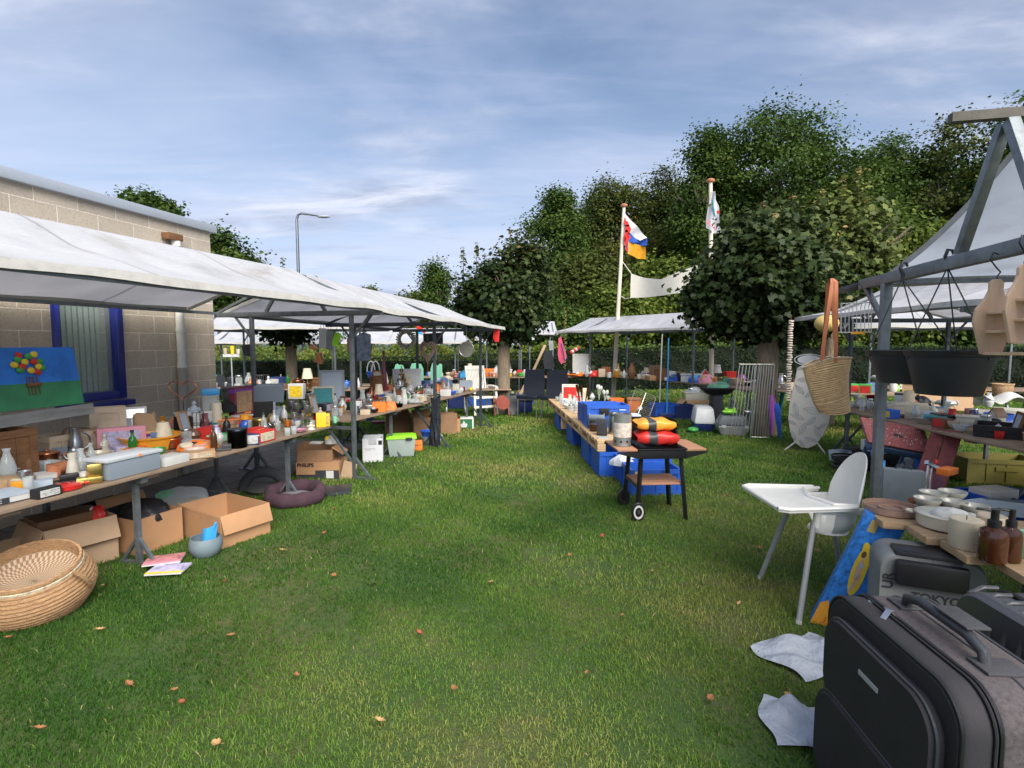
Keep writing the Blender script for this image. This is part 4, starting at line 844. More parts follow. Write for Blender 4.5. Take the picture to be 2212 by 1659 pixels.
IL('A',1555,1030,110,950,'box','denim plastic','blue scrubbing brush head inside the orange basin',name='brush',z=.80,d=.5)
IL('A',1620,950,170,755,'appliance','white plastic|silver metal','white kitchen scale behind the orange basin',name='kitchen_scale',d=.8)
IL('A',1665,1010,110,890,'bottle','lime plastic|green plastic','bright green topped bottle beside the orange basin')
IL('A',1850,740,190,640,'heap','black cloth','folded black cloth against the rain pipe',z=.86)
IL('A',1925,840,150,745,'lidbox','blue plastic|orange plastic','blue printed tub with an orange lid',d=1)
IL('A',1945,925,150,860,'lidbox','red card|clear frosted','red and blue patterned tub under a clear lid',d=1)
IL('A',2030,940,120,760,'jug','rose glass','pinkish see-through jug behind the tubs')
IL('B',350,1300,130,925,'candle','cream wax','tall cream pillar candle')
IL('B',345,1130,320,900,'crate','black plastic','black ribbed crate under the cake dome',name='crate',d=.8)
IL('B',350,905,520,680,'tub','pale frosted','pale blue plastic cake dome resting on a black crate',name='cake_dome',z=.90,d=.8)
IL('A',1910,1050,240,910,'teapot','brown ceramic','mottled brown clay animal teapot')
IL('B',250,1420,170,1290,'pot','olive ceramic|yellow ceramic','mustard yellow lidded dish')
IL('B',375,1480,250,1325,'pot','mint ceramic|green ceramic','pale green lidded bowl in front of the mustard dish')
IL('A',1950,1140,360,1035,'heap','orange cloth|cream ceramic|terracotta clay','net sack of orange and white seashells',name='sack_of_shells')
IL('A',2010,1215,290,1135,'box','wood wood|beige card','small pale wooden box in front of the shells',d=.5)
IL('A',1815,1210,90,1150,'box','red plastic','little red box left of the pale wooden box',d=.8)
IL('A',1670,1280,280,1185,'box','white plastic','white flat bathroom scale',name='scale',d=.8,rz=RZL)
IL('A',1240,1390,590,1165,'lidbox','pale frosted|clear frosted','large clear plastic container with bluish lid',name='plastic_container',d=.55,rz=RZL)
IL('A',1260,1210,230,1180,'plates','purple ceramic','purple patterned plate lying on the plastic container lid',z=.83)
IL('A',1330,1195,110,1165,'box','orange plastic','small orange packet on the plastic container lid',z=.83,d=.5)
IL('A',920,1225,700,1150,'tray','white plastic','long white tray behind the brick red dish',d=.35,rz=RZL)
IL('A',745,1365,390,1235,'tray','terracotta clay','rectangular brick red earthenware dish',name='oven_dish',d=.5,rz=RZL)
IL('A',890,1465,210,1265,'appliance','gold metal','shiny brass lock fitting lying askew',name='brass_fitting',d=.5)
for i, (x, y) in enumerate(((165,1300),(215,1310),(120,1290))): IL('A',x,y,75,1120,'glass','clear glass','tall ribbed drinking glass beside the pale square box',group='ribbed glasses at the left edge')
IL('A',410,1235,300,1095,'tub','pale frosted','pale square plastic tub among the glasses',d=.8)
for i, (x, y) in enumerate(((285,1365),(350,1350),(420,1345),(480,1350))): IL('A',x,y,90,1235,'mug','clear glass','small clear glass mug in front of the pale tub',group='glass mugs')
IL('A',85,1430,180,1315,'wire','white metal','white wire rack at the left edge of the table',d=.6)
IL('A',60,1540,120,1425,'bowl','cream wax','cream candle bowl at the left edge')
IL('A',208,1535,180,1400,'jar','amber ceramic|cream ceramic','squat orange jar with a cream lid')
IL('A',395,1510,200,1425,'box','pale card','light blue box behind the love book',d=.6)
IL('A',625,1470,250,1370,'appliance','black plastic|yellow plastic','black travel iron with a yellow edge',name='iron',d=.5)
IL('A',510,1600,220,1495,'box','black card|white paper','black box with a small white label beside the red dish',d=.5,rz=RZL)
IL('A',695,1548,300,1455,'pot','red ceramic','round bright red oven dish at the table edge')
IL('A',20,960,110,815,'frame','white plastic|pale paper','white framed mirror, the smaller and nearer of two',z=.75)
IL('A',95,900,230,705,'frame','white plastic|silver metal','white framed mirror reflecting the sky, the larger one behind',z=.80)
IL('A',330,905,290,700,'crate','beige plastic','beige slatted basket standing on another',d=.5,z=.86)
IL('A',230,1170,460,960,'crate','beige plastic','beige slatted basket under the brass tray',d=.5,rz=RZL)
# ---- left table, second half of the first stall
IL('B',825,1140,250,690,'box','lilac card|white paper|purple card','tall lilac and white carton with dark product pictures',d=.3,name='appliance_box')
IL('B',1000,940,340,470,'frame','steel card|pale paper','large leaning canvas print of a plant in grey tones',name='canvas_print')
IL('B',1050,970,300,700,'frame','cream wood|teal paper','cream framed picture lying against the grey print')
IL('B',1240,820,190,555,'basket','brown wicker|terracotta wicker','reddish brown wicker basket with curled twigs',name='wicker_ball')
IL('B',520,1290,270,1145,'lidbox','clear glass|orange plastic','clear food box with orange lid',d=.7)
IL('B',560,1335,180,1200,'lidbox','beige frosted|red plastic','small clear food box with red lid',d=.7)
IL('B',730,1160,120,1085,'tin','amber plastic','round amber lid standing on glasses',name='lid',z=.83)
IL('B',735,1320,90,1150,'glass','clear glass','large clear glass tumbler under the amber lid')
IL('B',815,1330,80,1165,'glass','clear glass','clear glass tumbler right of the amber lid')
IL('B',945,1345,200,1140,'tin','olive metal|gold metal','gold patterned tin behind the brown vase')
IL('B',940,1360,90,1195,'slim','brown ceramic','small dark brown hourglass vase')
IL('B',665,1560,255,1285,'tin','black metal|charcoal metal','large matt black cylindrical tin')
IL('B',880,1510,180,1355,'box','navy card|white paper|white card','navy and white box beside the black tin',d=.8)
IL('B',1150,1480,330,1305,'box','red card|cream paper','red and white box printed with small pictures',d=.5,rz=RZL)
IL('B',440,1590,190,1500,'appliance','dark plastic','dark flat gadget in front of the green bowl',d=.8)
IL('B',1155,1290,180,1165,'teapot','silver metal','round silver sugar pot',name='sugar_pot')
IL('B',1215,1200,230,985,'vase','pale frosted','frosted grey pitcher vase with a wide lip')
IL('B',1280,1210,80,960,'bottle','white ceramic|cream wood','slim white bottle with a cork')
for i, (x, y, t) in enumerate(((1370,960,790),(1460,970,800),(1560,980,800),(1380,1080,900),(1450,1110,930),(1560,1090,900),(1600,1160,960),(1640,1100,980),(1420,1220,1060),(1540,1210,1080))):
    IL('B',x,y+60,85,t,'goblet','silver metal','tarnished silver goblet in the dense cluster of cups',group='silver goblets')
for i, (x, y) in enumerate(((1350,1385),(1438,1362))): IL('B',x,y,80,y-110,'glass','clear glass','tiny clear tumbler at the table edge beside the red box',group='two tiny tumblers')
IL('B',1445,1270,150,1165,'bowl','white ceramic','white fluted bowl upside down near the goblets')
IL('B',1575,1345,200,1290,'plates','pink ceramic','pale pink oval plate at the table edge')
IL('B',1650,1300,110,1190,'figure','ivory ceramic','small ivory figurine behind the pink plate')
IL('B',1718,1255,75,1065,'tin','red metal|charcoal metal','slim red tin left of the yellow blocks')
IL('B',1815,1265,130,1060,'box','yellow plastic','taller yellow ribbed block',d=.8)
IL('B',1932,1250,95,1075,'box','yellow plastic|gold plastic','smaller yellow block right of the taller one',d=.9)
IL('B',2018,1210,75,1115,'mug','mint ceramic','mint green cup at the table edge')
IL('B',1755,1055,130,985,'bowl','terracotta clay','small terracotta flowerpot behind the yellow blocks',name='flowerpot')
IL('B',1065,1110,120,1035,'ball','blue plastic','blue cap behind the frosted pitcher',name='cap')
IL('B',1725,830,190,470,'frame','brown wood|ivory paper','narrow mirror in a brown wooden frame')
IL('B',2000,760,400,455,'board','silver paint','large plain grey board behind the brown mirror',name='panel')
IL('B',1545,760,190,410,'cone','brown wood|tan wood','slatted wooden tree ornament')
IL('B',1390,760,80,540,'figure','silver metal','silver angel ornament left of the wooden tree')
IL('B',1340,800,90,640,'figure','steel metal','grey angel ornament in front of the silver one')
IL('B',1780,940,200,860,'heap','dark cloth|denim cloth','dark crumpled straps beside the red boxes')
IL('C',110,1240,230,1180,'tray','silver metal','shiny silver tray behind the yellow blocks',d=.5)
IL('C',105,1000,110,900,'tin','white ceramic','white round canister in front of the grey board')
# ---- second stall table
IL('C',585,1060,80,425,'slim','maroon ceramic','very tall slender maroon floor vase',name='floor_vase')
IL('C',475,1000,90,790,'slim','olive glass','amber glass vase left of the maroon vase')
IL('C',600,1040,110,780,'vase','olive glass','amber glass vase in front of the maroon vase')
IL('C',425,985,90,820,'cyl','cream cloth','pale striped fabric lampshade beside the amber vases',name='lampshade')
IL('C',680,1055,170,890,'basket','terracotta wicker','orange and cream plaid basket')
IL('C',395,1075,320,985,'box','red card|white paper','long red box with a scalloped white edge',d=.4,rz=RZL)
IL('C',350,1190,160,1080,'box','pink card|red card','pink and red box behind the pole',d=.6)
IL('C',540,1215,110,1100,'box','rose glass|clear frosted','red and white checked packet',d=.6,name='packet')
IL('C',630,1225,120,1100,'wire','silver metal','little glass and metal lantern box',name='lantern',d=.9)
IL('C',625,1312,135,1240,'box','beige card','small beige patterned box at the table edge',d=.6)
IL('C',755,1290,110,1230,'bowl','black plastic','black handled bowl at the table edge')
IL('C',500,1290,150,1190,'heap','charcoal leather|red leather','dark pouch with a red trim')
IL('C',815,1275,180,1135,'box','orange wood','glossy orange wooden box',d=.8)
IL('C',980,1245,150,1130,'bag','orange leather','orange leather handbag with a dark strap',name='handbag',d=.4)
IL('C',900,1065,60,920,'tin','red metal','narrow red tin in front of the cutting board')
IL('C',860,1000,110,710,'board','ivory wood','upright cream cutting board')
IL('C',960,1020,70,840,'figure','steel clay','grey stone figurine beside the red tin')
IL('C',1005,1010,60,850,'plates','white ceramic','oval white dish standing behind the figurine')
IL('C',955,1120,130,1022,'bowl','white ceramic','stack of white porcelain bowls')
IL('C',800,1080,90,980,'figure','cream ceramic','small cream and red gnome figure')
IL('C',1165,1175,120,960,'jug','white ceramic','tall white porcelain coffee pot')
IL('C',1080,1185,70,1040,'jug','clear glass','slim glass jug left of the coffee pot')
IL('C',1245,1040,120,880,'vase','white ceramic|gold metal','white and gold vase with a flared rim')
IL('C',1350,1130,170,1010,'pot','white ceramic','white porcelain soup tureen')
IL('C',1330,1165,210,1125,'plates','white ceramic','stack of white plates at the table edge')
IL('C',1510,1065,170,955,'bowl','clear glass','cut glass salad bowl')
IL('C',1500,1110,120,1050,'plates','ivory ceramic','cream oval platter near the pole')
IL('C',1610,1100,120,1015,'ball','black plastic','round black object beside the pole',name='speaker')
IL('C',1330,960,300,835,'heap','denim cloth|navy cloth|pale cloth','untidy pile of jeans and dark bags on the second table',name='clothes_pile')
IL('C',1500,930,200,860,'heap','charcoal cloth|tan cloth','heap of dark shoes and purses behind the glass bowl',name='bag_pile')
IL('C',1700,925,280,795,'heap','denim cloth|pale cloth','blue patterned clothes on the far end of the second table',name='clothes_pile')
IL('C',1735,1055,150,960,'box','white plastic','white ceramic box beside the leaning paper',d=.7)
IL('C',1880,1010,90,885,'box','ivory card','pale upright box before the slanted sign',d=.5)
IL('C',2020,960,180,835,'book','white paper|pale paper','white and grey booklet on a slanted stand',d=.6)
IL('C',2085,985,60,930,'ball','yellow plastic','small yellow lemon at the end of the table',name='lemon')
for i,x in enumerate((1650,1780,1850,1930)): IL('C',x,1050-i*8,80,990-i*8,'bowl','clear glass','small glass dish at the far end of the second table',group='small glass dishes')
# ================================================================== LARGER SINGLE THINGS
def part(mb, name, m, root, **k): return mb.build(name, m, root, **k)
def MM4(loc=(0,0,0), rx=0, ry=0, rz=0): return Matrix.Translation(Vector(loc)) @ Euler((rx,ry,rz)).to_matrix().to_4x4()
GRp = lambda px, py, z=0: G(px, py, z)
# ---- painting and plank on the left table
p = clampL(G(*cp('A',330,720),.72)); 
def painting():
    loc = Vector((-3.55,3.92,1.16)); r = thing('painting', 'canvas painting of a flower basket on blue sky above green', 'painting', loc, AL)
    T = Matrix.Rotation(R(-11),4,'X'); w, h = .72, .46
    part(MB().box(-w,w*.46,-.012,.012,.19,h,T), 'sky_canvas', mat('paint_sky', (.015,.17,.62), .6, var=.35, vs=6, bump=.3, bs=20), r)
    part(MB().box(-w,w*.46,-.012,.012,0,.19,T), 'field_canvas', mat('paint_field', (.03,.20,.08), .6, var=.35, vs=6, bump=.3, bs=20), r)
    fl = [(-.06,.40,'red'),(.04,.405,'yellow'),(-.03,.35,'yellow'),(.03,.35,'red'),(-.10,.33,'yellow'),(.055,.31,'yellow'),(-.05,.315,'red'),(.0,.285,'yellow'),(.04,.27,'red'),(-.07,.37,'green'),(.07,.35,'green'),(.0,.39,'green'),(-.07,.29,'green'),(.075,.30,'green')]
    for x, z, c in fl: part(MB().ell((0,0,0),(.026,.012,.024),12,T@Matrix.Translation((x,-.02,z))), 'flower', c+' paint', r)
    for o_ in list(r.children)[2:]:
        for v in o_.data.vertices: pass
    b = MB(); b.box(-.05,.05,-.03,-.012,.165,.19,T)
    for x in (-.035,-.015,.005,.03): b.tube([T@Vector((x,-.016,.24)),T@Vector((x*1.1,-.016,.10))],.004,5)
    part(b, 'basket_stand', 'brown wood', r)
    return r
painting()
for o_ in bpy.data.objects:
    if o_.name.startswith('flower') and o_.parent and o_.parent.name == 'painting': pass
tag(MB().box(-.75,.62,-.012,.012,0,.085,Matrix.Rotation(R(-8),4,'X')).build('plank', mat('grey_plank', (.20,.20,.195), .85, var=.35, vs=5, bump=.5, bs=20, sc=(1,6,6)), None), 'weathered grey plank lying in front of the flower painting', 'plank'); o_ = bpy.data.objects['plank']; o_.location = (-3.56,3.66,1.055); o_.rotation_euler = (0,R(-2),AL)
for k, (x, t) in enumerate(((-.62,1.02),(.5,1.02))):
    q = OL+UL*(-3.4+x*1.0)+VL*(tf+t); 
make('crate', .5, .3, .34, 'brown wood', 'crate', 'crate', 'dark wooden crate propping the grey plank at the back', (-3.62,3.55,.702), AL)
def wireheart(px, py, w, h, zb, label, th=.006, m='copper metal', D=None, stick=True, z=None):
    p = clampL(G(px, py, .702)); k = PXM(p); r = thing('wire_heart', label, 'ornament', p, 0); ww = w*k; top = W(px, h, p.y).z-p.z; hh = ww*.72
    pts = []
    for i in range(33):
        a = 2*PI*i/32; pts.append((ww/2*math.sin(a)**3*1.0, 0, top-hh*.42+hh*.5*((13*math.cos(a)-5*math.cos(2*a)-2*math.cos(3*a)-math.cos(4*a))/15)))
    part(MB().tube(pts, th, 6, cap=False), 'heart', m, r); part(MB().tube([(0,0,0),(0,0,top-hh*.95)], .004, 6), 'stem', 'dark metal', r); part(MB().lathe([(0,0),(.05,0),(.05,.01),(0,.01)]), 'foot', 'brown wood', r)
x_, y_ = cp('A',465,900); wireheart(x_, y_, 60, cp('A',0,440)[1], 0, 'twig wire heart on a stem in front of the painting')
# ---- love book stack at the near left corner
def lovebook():
    p = G(14,1094,.702); p = clampL(p)+VL*.06; r = thing('book', 'thick book with LOVE on its dark spine at the table corner', 'book', p, AL-.10)
    part(MB().box(-.22,.18,.0,.25,.004,.036), 'pages', 'white paper', r); part(MB().box(-.222,.05,-.003,-.0005,.002,.038), 'spine', 'charcoal card', r); part(MB().box(-.222,.182,-.003,.252,.038,.041), 'cover', 'pale card', r); part(MB().box(-.222,.182,-.003,.252,0,.003), 'back_cover', 'charcoal card', r)
    textmesh('spine_text', 'LOVE', .036, 'white paint', r, MM4((-.03,-.0045,.020),R(90)), .0006)
lovebook()
# ---- BBQ
def bbq():
    A = G(1380,1124); B = G(1342,1094); c = Vector((1.36, (A.y+B.y)/2, 0)); rz = math.atan2(B.y-A.y, B.x-A.x)-PI/2
    r = thing('barbecue', 'black trolley barbecue with wooden shelf beside the blue crates', 'barbecue', c, rz*.4); r.scale = (.70,.92,.98)
    bk = mat('bbq_black', (.008,.008,.009), .45, var=.1, bump=.08, coat=.1); wd_ = mat('bbq_wood', (.42,.21,.12), .65, var=.25, vs=5, bump=.2, bs=25, sc=(1,8,8))
    for (x, y, s) in ((-.25,-.20,-1),(-.25,.22,-1),(.28,-.20,1),(.28,.22,1)):
        z0 = .085 if s < 0 else 0; part(MB().bar((x+s*(.05 if s<0 else .08),y*1.1,z0),(x,y*.92,.655),.045,.05), 'leg', bk, r, bev=.004)
    for y in (-.235,.27):
        w = MB(); w.lathe([(.0,-.018),(.083,-.018),(.09,-.01),(.09,.01),(.083,.018),(0,.018)], 28, MM4((-.30,y,.09),R(90))); wh = part(w, 'wheel', 'black plastic', r)
        if y < 0:
            w = MB(); w.lathe([(.046,.017),(.066,.017),(.066,.022),(.046,.022),(.046,.017)], 28, MM4((-.30,y,.09),R(90))); part(w, 'wheel_ring', 'white plastic', wh)
            part(MB().lathe([(0,.017),(.02,.017),(.014,.028),(0,.028)],16,MM4((-.30,y,.09),R(90))), 'hub', 'dark plastic', wh)
    w = MB()
    for i in range(4): w.box(-.30,.33,-.20+i*.1,-.11+i*.1,.335,.352)
    part(w, 'lower_shelf', wd_, r, bev=.003, weld=False)
    part(MB().bar((-.31,-.2,.325),(-.31,.21,.325),.02).bar((.33,-.2,.325),(.33,.21,.325),.02), 'shelf_frame', bk, r)
    f = MB(); f.box(-.30,.30,-.26,.26,.62,.632)
    for (a,b,c_,d) in ((-.31,.31,-.27,-.258),(-.31,.31,.258,.27),(-.31,-.298,-.258,.258),(.298,.31,-.258,.258)): f.box(a,b,c_,d,.60,.69)
    f.box(-.325,.325,-.285,-.27,.685,.697); f.box(-.325,.325,.27,.285,.685,.697); f.box(-.325,-.31,-.27,.27,.685,.697); f.box(.31,.325,-.27,.27,.685,.697)
    part(f, 'fire_tray', bk, r, bev=.003)
    g = MB(); n = 10; pts = [(.325,.0)]; prof = [(-.30,0),(-.30,.16)]
    for i in range(6): prof += [(-.30+.0*i,.16+.0*i)]
    ws = MB(); ws.box(-.30,.30,.27,.278,.69,.93); ws.box(.30,.308,-.02,.27,.69,.93)
    for i in range(6): ws.box(.30,.308,-.06,-.02,.69+i*.038,.71+i*.038)
    part(ws, 'windshield', bk, r)
    for s in (-1,1):
        sh = MB().box(-.24,.24,-.26,.26,0,.018,MM4((s*.46,0,.672),0,0,0)@Matrix.Diagonal((.55,1,1,1))); t_ = part(sh, 'side_shelf', wd_, r, bev=.003)
        [part(MB().prism([(s*.31,.60),(s*.31,.668),(s*.60,.668),(s*.60,.655)],.012,MM4((0,y,0))), 'shelf_bracket', bk, r) for y in (-.267,.267)]
    gr = MB()
    for i in range(16): gr.tube([(-.28+i*.0373,-.255,.705),(-.28+i*.0373,.255,.705)],.003,4)
    part(gr, 'grill_rack', 'steel metal', r)
    return r, c
BQ, bc = bbq()
def pillowbag(loc, w, d, h, cols, name, label, rz=0, text=None, rx=0):
    r = thing(name, label, 'charcoal bag', loc, rz)
    def f(k0, k1, g=1.0):
        def q(u, v):
            a = 2*PI*v; x = -w/2+w*(k0+(k1-k0)*u); kx = (abs(2*x/w))**4; c = math.cos(a); s_ = math.sin(a)
            return (x, d/2*g*(abs(c)**.55)*(1 if c>0 else -1)*(1-.25*kx), h/2+h/2*g*(abs(s_)**.6)*(1 if s_>0 else -1)*(1-.62*kx)+.006*math.sin(x*40+a*3))
        return q
    part(MB().grid(f(0,.26),8,26), 'bag_end', cols[0], r); part(MB().grid(f(.26,.46,1.012),6,26), 'bag_band', cols[1], r); part(MB().grid(f(.46,1),12,26), 'bag_front', cols[0], r)
    if text: textmesh('bag_print', text, h*.30, cols[2], r, MM4((w*.22,-d*.515,h*.52),R(90)), .0008, cond=1)
    return r
def bl(x, y, z): return BQ.matrix_basis @ Vector((x,y,z)) if False else Vector((bc.x+x, bc.y+y, z))
pillowbag(bl(.0,-.05,.694), .39, .32, .13, ('red plastic','dark plastic','white paint'), 'charcoal_bag', 'red and grey bag of charcoal lying on the barbecue grill')
pillowbag(bl(-.01,-.02,.822), .37, .28, .11, ('amber plastic','dark plastic','brown paint'), 'charcoal_bag', 'orange yellow bag of charcoal on top of the red bag', .05)
def firestarter():
    r = thing('charcoal_starter', 'galvanised round charcoal starter with paper label on the side shelf', 'charcoal starter', bl(-.315,-.06,.68)); gm = mat('zinc', (.36,.38,.37), .4, .7, var=.2)
    part(MB().lathe([(.0,.0),(.083,0),(.083,.075),(.083,.30),(.079,.30),(.079,.02),(0,.02)],30), 'can', gm, r)
    part(MB().lathe([(.0835,.085),(.0845,.085),(.0845,.22),(.0835,.22)],30), 'can_label', mat('starter_label', (.62,.55,.47), .7, var=.5, vs=25, bump=.05), r)
    h = MB()
    for i in range(9): a = 2*PI*i/9+.2; h.lathe([(0,0),(.011,0),(.011,.002),(0,.002)],12,Matrix.Rotation(a,4,'Z')@MM4((.0835,0,.045),0,R(90)))
    part(h, 'vent_hole', 'black paint', r); part(MB().tube([(-.03,.0,.30),(-.03,0,.335),(.03,0,.335),(.03,0,.30)],.004,6), 'handle', 'steel metal', r)
firestarter()
# ---- pallet row on blue crates
PZ = .45
PA = G(1290,1030); PB = Vector((.80,10.9,0)); up = (PB-PA).normalized(); rp = Vector((up.y,-up.x,0)); AP = math.atan2(up.y, up.x)-PI/2
def pallet(s, label, g='wooden pallets in a row'):
    r = thing('pallet', label, 'pallet', PA+up*s, AP, g); wm = mat('pallet_wood', (.50,.34,.19), .8, var=.3, vs=5, bump=.4, bs=22, sc=(1.5,7,7)); 
    m = MB()
    for i in range(7): m.box(0,.8,.02+i*.172,.02+i*.172+.125,PZ-.02,PZ)
    part(m, 'deck', wm, r, bev=.003)
    m = MB()
    for x in (0,.35,.7):
        m.box(x,x+.1,0,1.2,PZ-.135,PZ-.115)
        m.box(x,x+.1,0,1.2,PZ-.042,PZ-.022)
        for y in (0,.53,1.06): m.box(x,x+.1,y,y+.14,PZ-.114,PZ-.043)
    part(m, 'skid', wm, r, weld=False, bev=.002)
pallet(0,'nearest pallet of the row beside the barbecue'); pallet(1.25,'second pallet of the row, under the tall blue crate'); pallet(2.5,'third pallet of the row, under the glassware'); pallet(3.7,'farthest pallet of the row, by the black chairs')
cr = mat('blue_crate', (.02,.10,.48), .45, var=.15, vs=5, bump=.08); MC['bluecrate'] = cr
def crate(s, x, w, d, h, z, label, rz=0, g=None): return make('crate', w, d, h, 'bluecrate', 'crate', 'plastic crate', label, PA+up*s+rp*x+Vector((0,0,z)), AP+rz, g)
for i, (s, l) in enumerate(((.2,'blue folding crate under the near end of the pallet row'),(.85,'blue crate second from the near end under the pallets'),(2.2,'blue crate under the middle of the pallet row'),(3.7,'blue crate under the far end of the pallet row'))): crate(s+.05,.22,.40,.56,.31,0,l,0)
crate(1.35,.55,.4,.5,.31,0,'blue crate standing inside under the second pallet'); crate(.2,.65,.38,.5,.31,0,'blue crate hidden behind the barbecue leg')
c159 = crate(-.62,.47,.56,.40,.28,0,'deep blue crate marked 159 behind the barbecue legs')
textmesh('crate_number', '159', .05, 'black paint', c159, MM4((.07,-.203,.255),R(90)), .0008); o_ = MB().box(-.24,-.17,-.204,-.201,.215,.265).build('sticker', 'cream paper', c159)
crate(-.16,.50,.60,.40,.30,0,'blue crate with a yellow saw between pallet and barbecue')
p_ = PA+up*(-.16)+rp*.5
r = thing('saw', 'yellow handled hand saw lying in the blue crate', 'saw', p_+Vector((-.02,-.02,.24)), .2, None, (0,R(14),.25)); part(MB().tube([(-.10,0,.02),(-.04,0,.07),(.12,0,.075),(.2,0,.0)],.017,8), 'handle', 'yellow plastic', r); part(MB().box(-.28,-.1,-.002,.002,-.02,.05), 'blade', 'steel metal', r)
make('heap', .3, .2, .12, 'clear frosted', 'plastic_bag', 'plastic bag', 'crumpled clear plastic bag hanging out of the blue crate', PA+up*(-.30)+rp*.24+Vector((0,0,.22)))
crate(1.15,.36,.60,.40,.32,PZ+.002,'tall blue crate standing on the pallets near the wire rack'); crate(1.62,.38,.60,.40,.28,PZ+.002,'lighter blue crate on the pallets behind the tall one')
make('box', .13, .02, .09, 'black plastic', 'latch', 'latch', 'black clip on the front of the blue crate', PA+up*.94+rp*.30+Vector((0,0,PZ+.19)), AP)
PZr = PZ+.002
def IP(*a, **k): k.setdefault('z', PZr); return I(*a, **k)
IP('F',600,700,110,530,'box','charcoal plastic','black desk speaker on the near pallet',name='speaker',d=.8)
IP('F',520,660,110,560,'pot','brown glass|charcoal plastic','brown glass coffee pot behind the black speaker',name='coffee_pot')
IP('F',545,590,160,478,'tray','pale frosted|sky plastic','bag of white cups under a blue flap',name='cup_pack',z=.52)
IP('F',620,735,120,715,'book','steel card|white paper','grey folder lying on the near pallet',d=.6)
IP('F',720,690,110,460,'jar','steel metal','dented metal canister behind the charcoal starter',name='canister')
IP('F',885,470,130,400,'ball','green plastic','green plastic ball inside the wire grill rack',name='ball',z=.50)
IP('F',1030,500,150,395,'heap','black cloth|white cloth','black and white bundle behind the wire rack',d=.7)
IP('F',930,540,160,470,'heap','pale cloth|white cloth','pale blue cloth next to the charcoal bags',d=.7)
IP('F',270,345,170,170,'box','ivory card|red card','large pale carton with a red tag behind the glassware',d=.4)
for i, (x, y, w, t, k, c, l) in enumerate(((150,345,70,300,'bowl','clear glass','glass bowl at the far corner of the pallets'),(215,380,90,315,'heap','clear frosted','crumpled clear wrap between the glass bowls'),(250,400,90,330,'bowl','clear glass','low glass dish in the middle of the pallets'),(335,445,55,310,'slim','clear glass','tall narrow glass jar before the ladles'),
    (370,350,40,250,'slim','clear glass','slender glass vase left of the kitchen tongs'),(300,420,60,340,'jar','clear glass','glass storage jar near the pallet edge'),(420,330,60,210,'box','cream card','cream carton among the glassware'),(500,330,60,260,'vase','white ceramic','white vase behind the tall blue crate'),(660,330,50,290,'mug','white ceramic','white mug right of the spoons'))): IP('F',x,y,w,t,k,c,l)
def spoons(px, py, n, top, label, m='clear frosted', zb=PZr, spread=.06, h=.35, name='spoon_set', th=.008):
    p = G(px, py, zb); r = thing(name, label, name.replace('_',' '), p)
    for i in range(n):
        a = 2*PI*i/n; q = Vector((math.cos(a)*spread*rnd.uniform(.5,1.2), math.sin(a)*spread*.5, h*rnd.uniform(.8,1.05))); mb = MB().tube([(0,0,.0),q], th*.8, 6)
        if m != 'twig': mb.ell(q, (.03,.012,.045), 10)
        part(mb, 'spoon' if m != 'twig' else 'stalk', m if m != 'twig' else 'brown wood', r)
    return r
spoons(*cp('F',570,330),4,0,'white plastic kitchen spoons standing upright in a holder','white plastic',h=.28); spoons(*cp('F',630,340),3,0,'shorter bunch of white spatulas beside the tall spoons','white plastic',h=.2,zb=PZr)
def torch(px, pyb, top, label):
    p = G(px, pyb, 0); h = W(px+8, top, p.y).z; r = thing('lily_stand', label, 'candle stand', p)
    for i, a in enumerate((-.12,-.03,.10)):
        q = Vector((a*.9, .02*i, h*rnd.uniform(.92,1))); part(MB().tube([(a*-.6,0,.0),(0,0,h*.42),(a*.45,.01*i,h*.68),q],[.005,.005,.006,.024],8), 'flower_stem', 'brown metal', r)
    part(MB().lathe([(0,.40*h),(.035,.40*h),(.065,.43*h),(.06,.47*h),(0,.47*h)],16), 'bowl', 'copper wood', r)
    return r
torch(*cp('F',400,760), cp('F',0,150)[1], 'tall brown metal candle stand with three trumpet holders')
IP('F',210,630,70,470,'bag','tan paper','small brown paper bag hanging at the pallet side',z=.12,d=.4)
def wirerack():
    p = G(*cp('F',960,520),PZr); r = thing('grill_rack', 'leaning white wire oven rack on the pallets', 'wire rack', p, -.15, None, (R(-28),R(24),-.1)); m = MB(); w, h = .36,.48; rw = .006
    pts = [(-w/2,0,.03),(-w/2+.03,0,0),(w/2-.03,0,0),(w/2,0,.03),(w/2,0,h-.03),(w/2-.03,0,h),(-w/2+.03,0,h),(-w/2,0,h-.03),(-w/2,0,.03)]; m.tube(pts,.005,6)
    for i in range(1,15): m.tube([(-w/2,0,h*i/15),(w/2,0,h*i/15)],.003,5)
    part(m.tube([(0,.004,0),(0,.004,h)],.004,5), 'rack_wire', 'ivory metal', r)
    for c_ in r.children: pass
wirerack()
# ---- two black chairs
def chair(px, pyb, label):
    p = G(px, pyb, 0); r = thing('dining_chair', label, 'chair', (p.x,p.y+.0,0), R(-22), 'black leather dining chairs'); r.scale = (1.05,1.05,1.04); lm = mat('black_leather', (.010,.013,.022), .38, var=.2, bump=.15, bs=120, coat=.15)
    part(MB().box(-.23,.23,-.24,.22,.40,.48), 'seat', lm, r, bev=.02)
    b = MB()
    def f(u, v):
        y = .20+.05*math.sin(v*PI*1.0)-.03*v+.10*v*v; w = .215+.02*math.sin(v*PI+.4); return (-w+2*w*u, y, .40+.60*v)
    b.grid(f, 10, 14); part(b, 'backrest', lm, r, sol=.04, bev=0)
    part(MB().tube([(-.07,.285,.955),(.07,.285,.955)],.012,8), 'grip', 'silver metal', r)
    for x in (-.21,.21):
        for y in (-.21,.20): part(MB().tube([(x,y,0),(x*.97,y,.40)],.011,8), 'leg', 'silver metal', r)
    return r
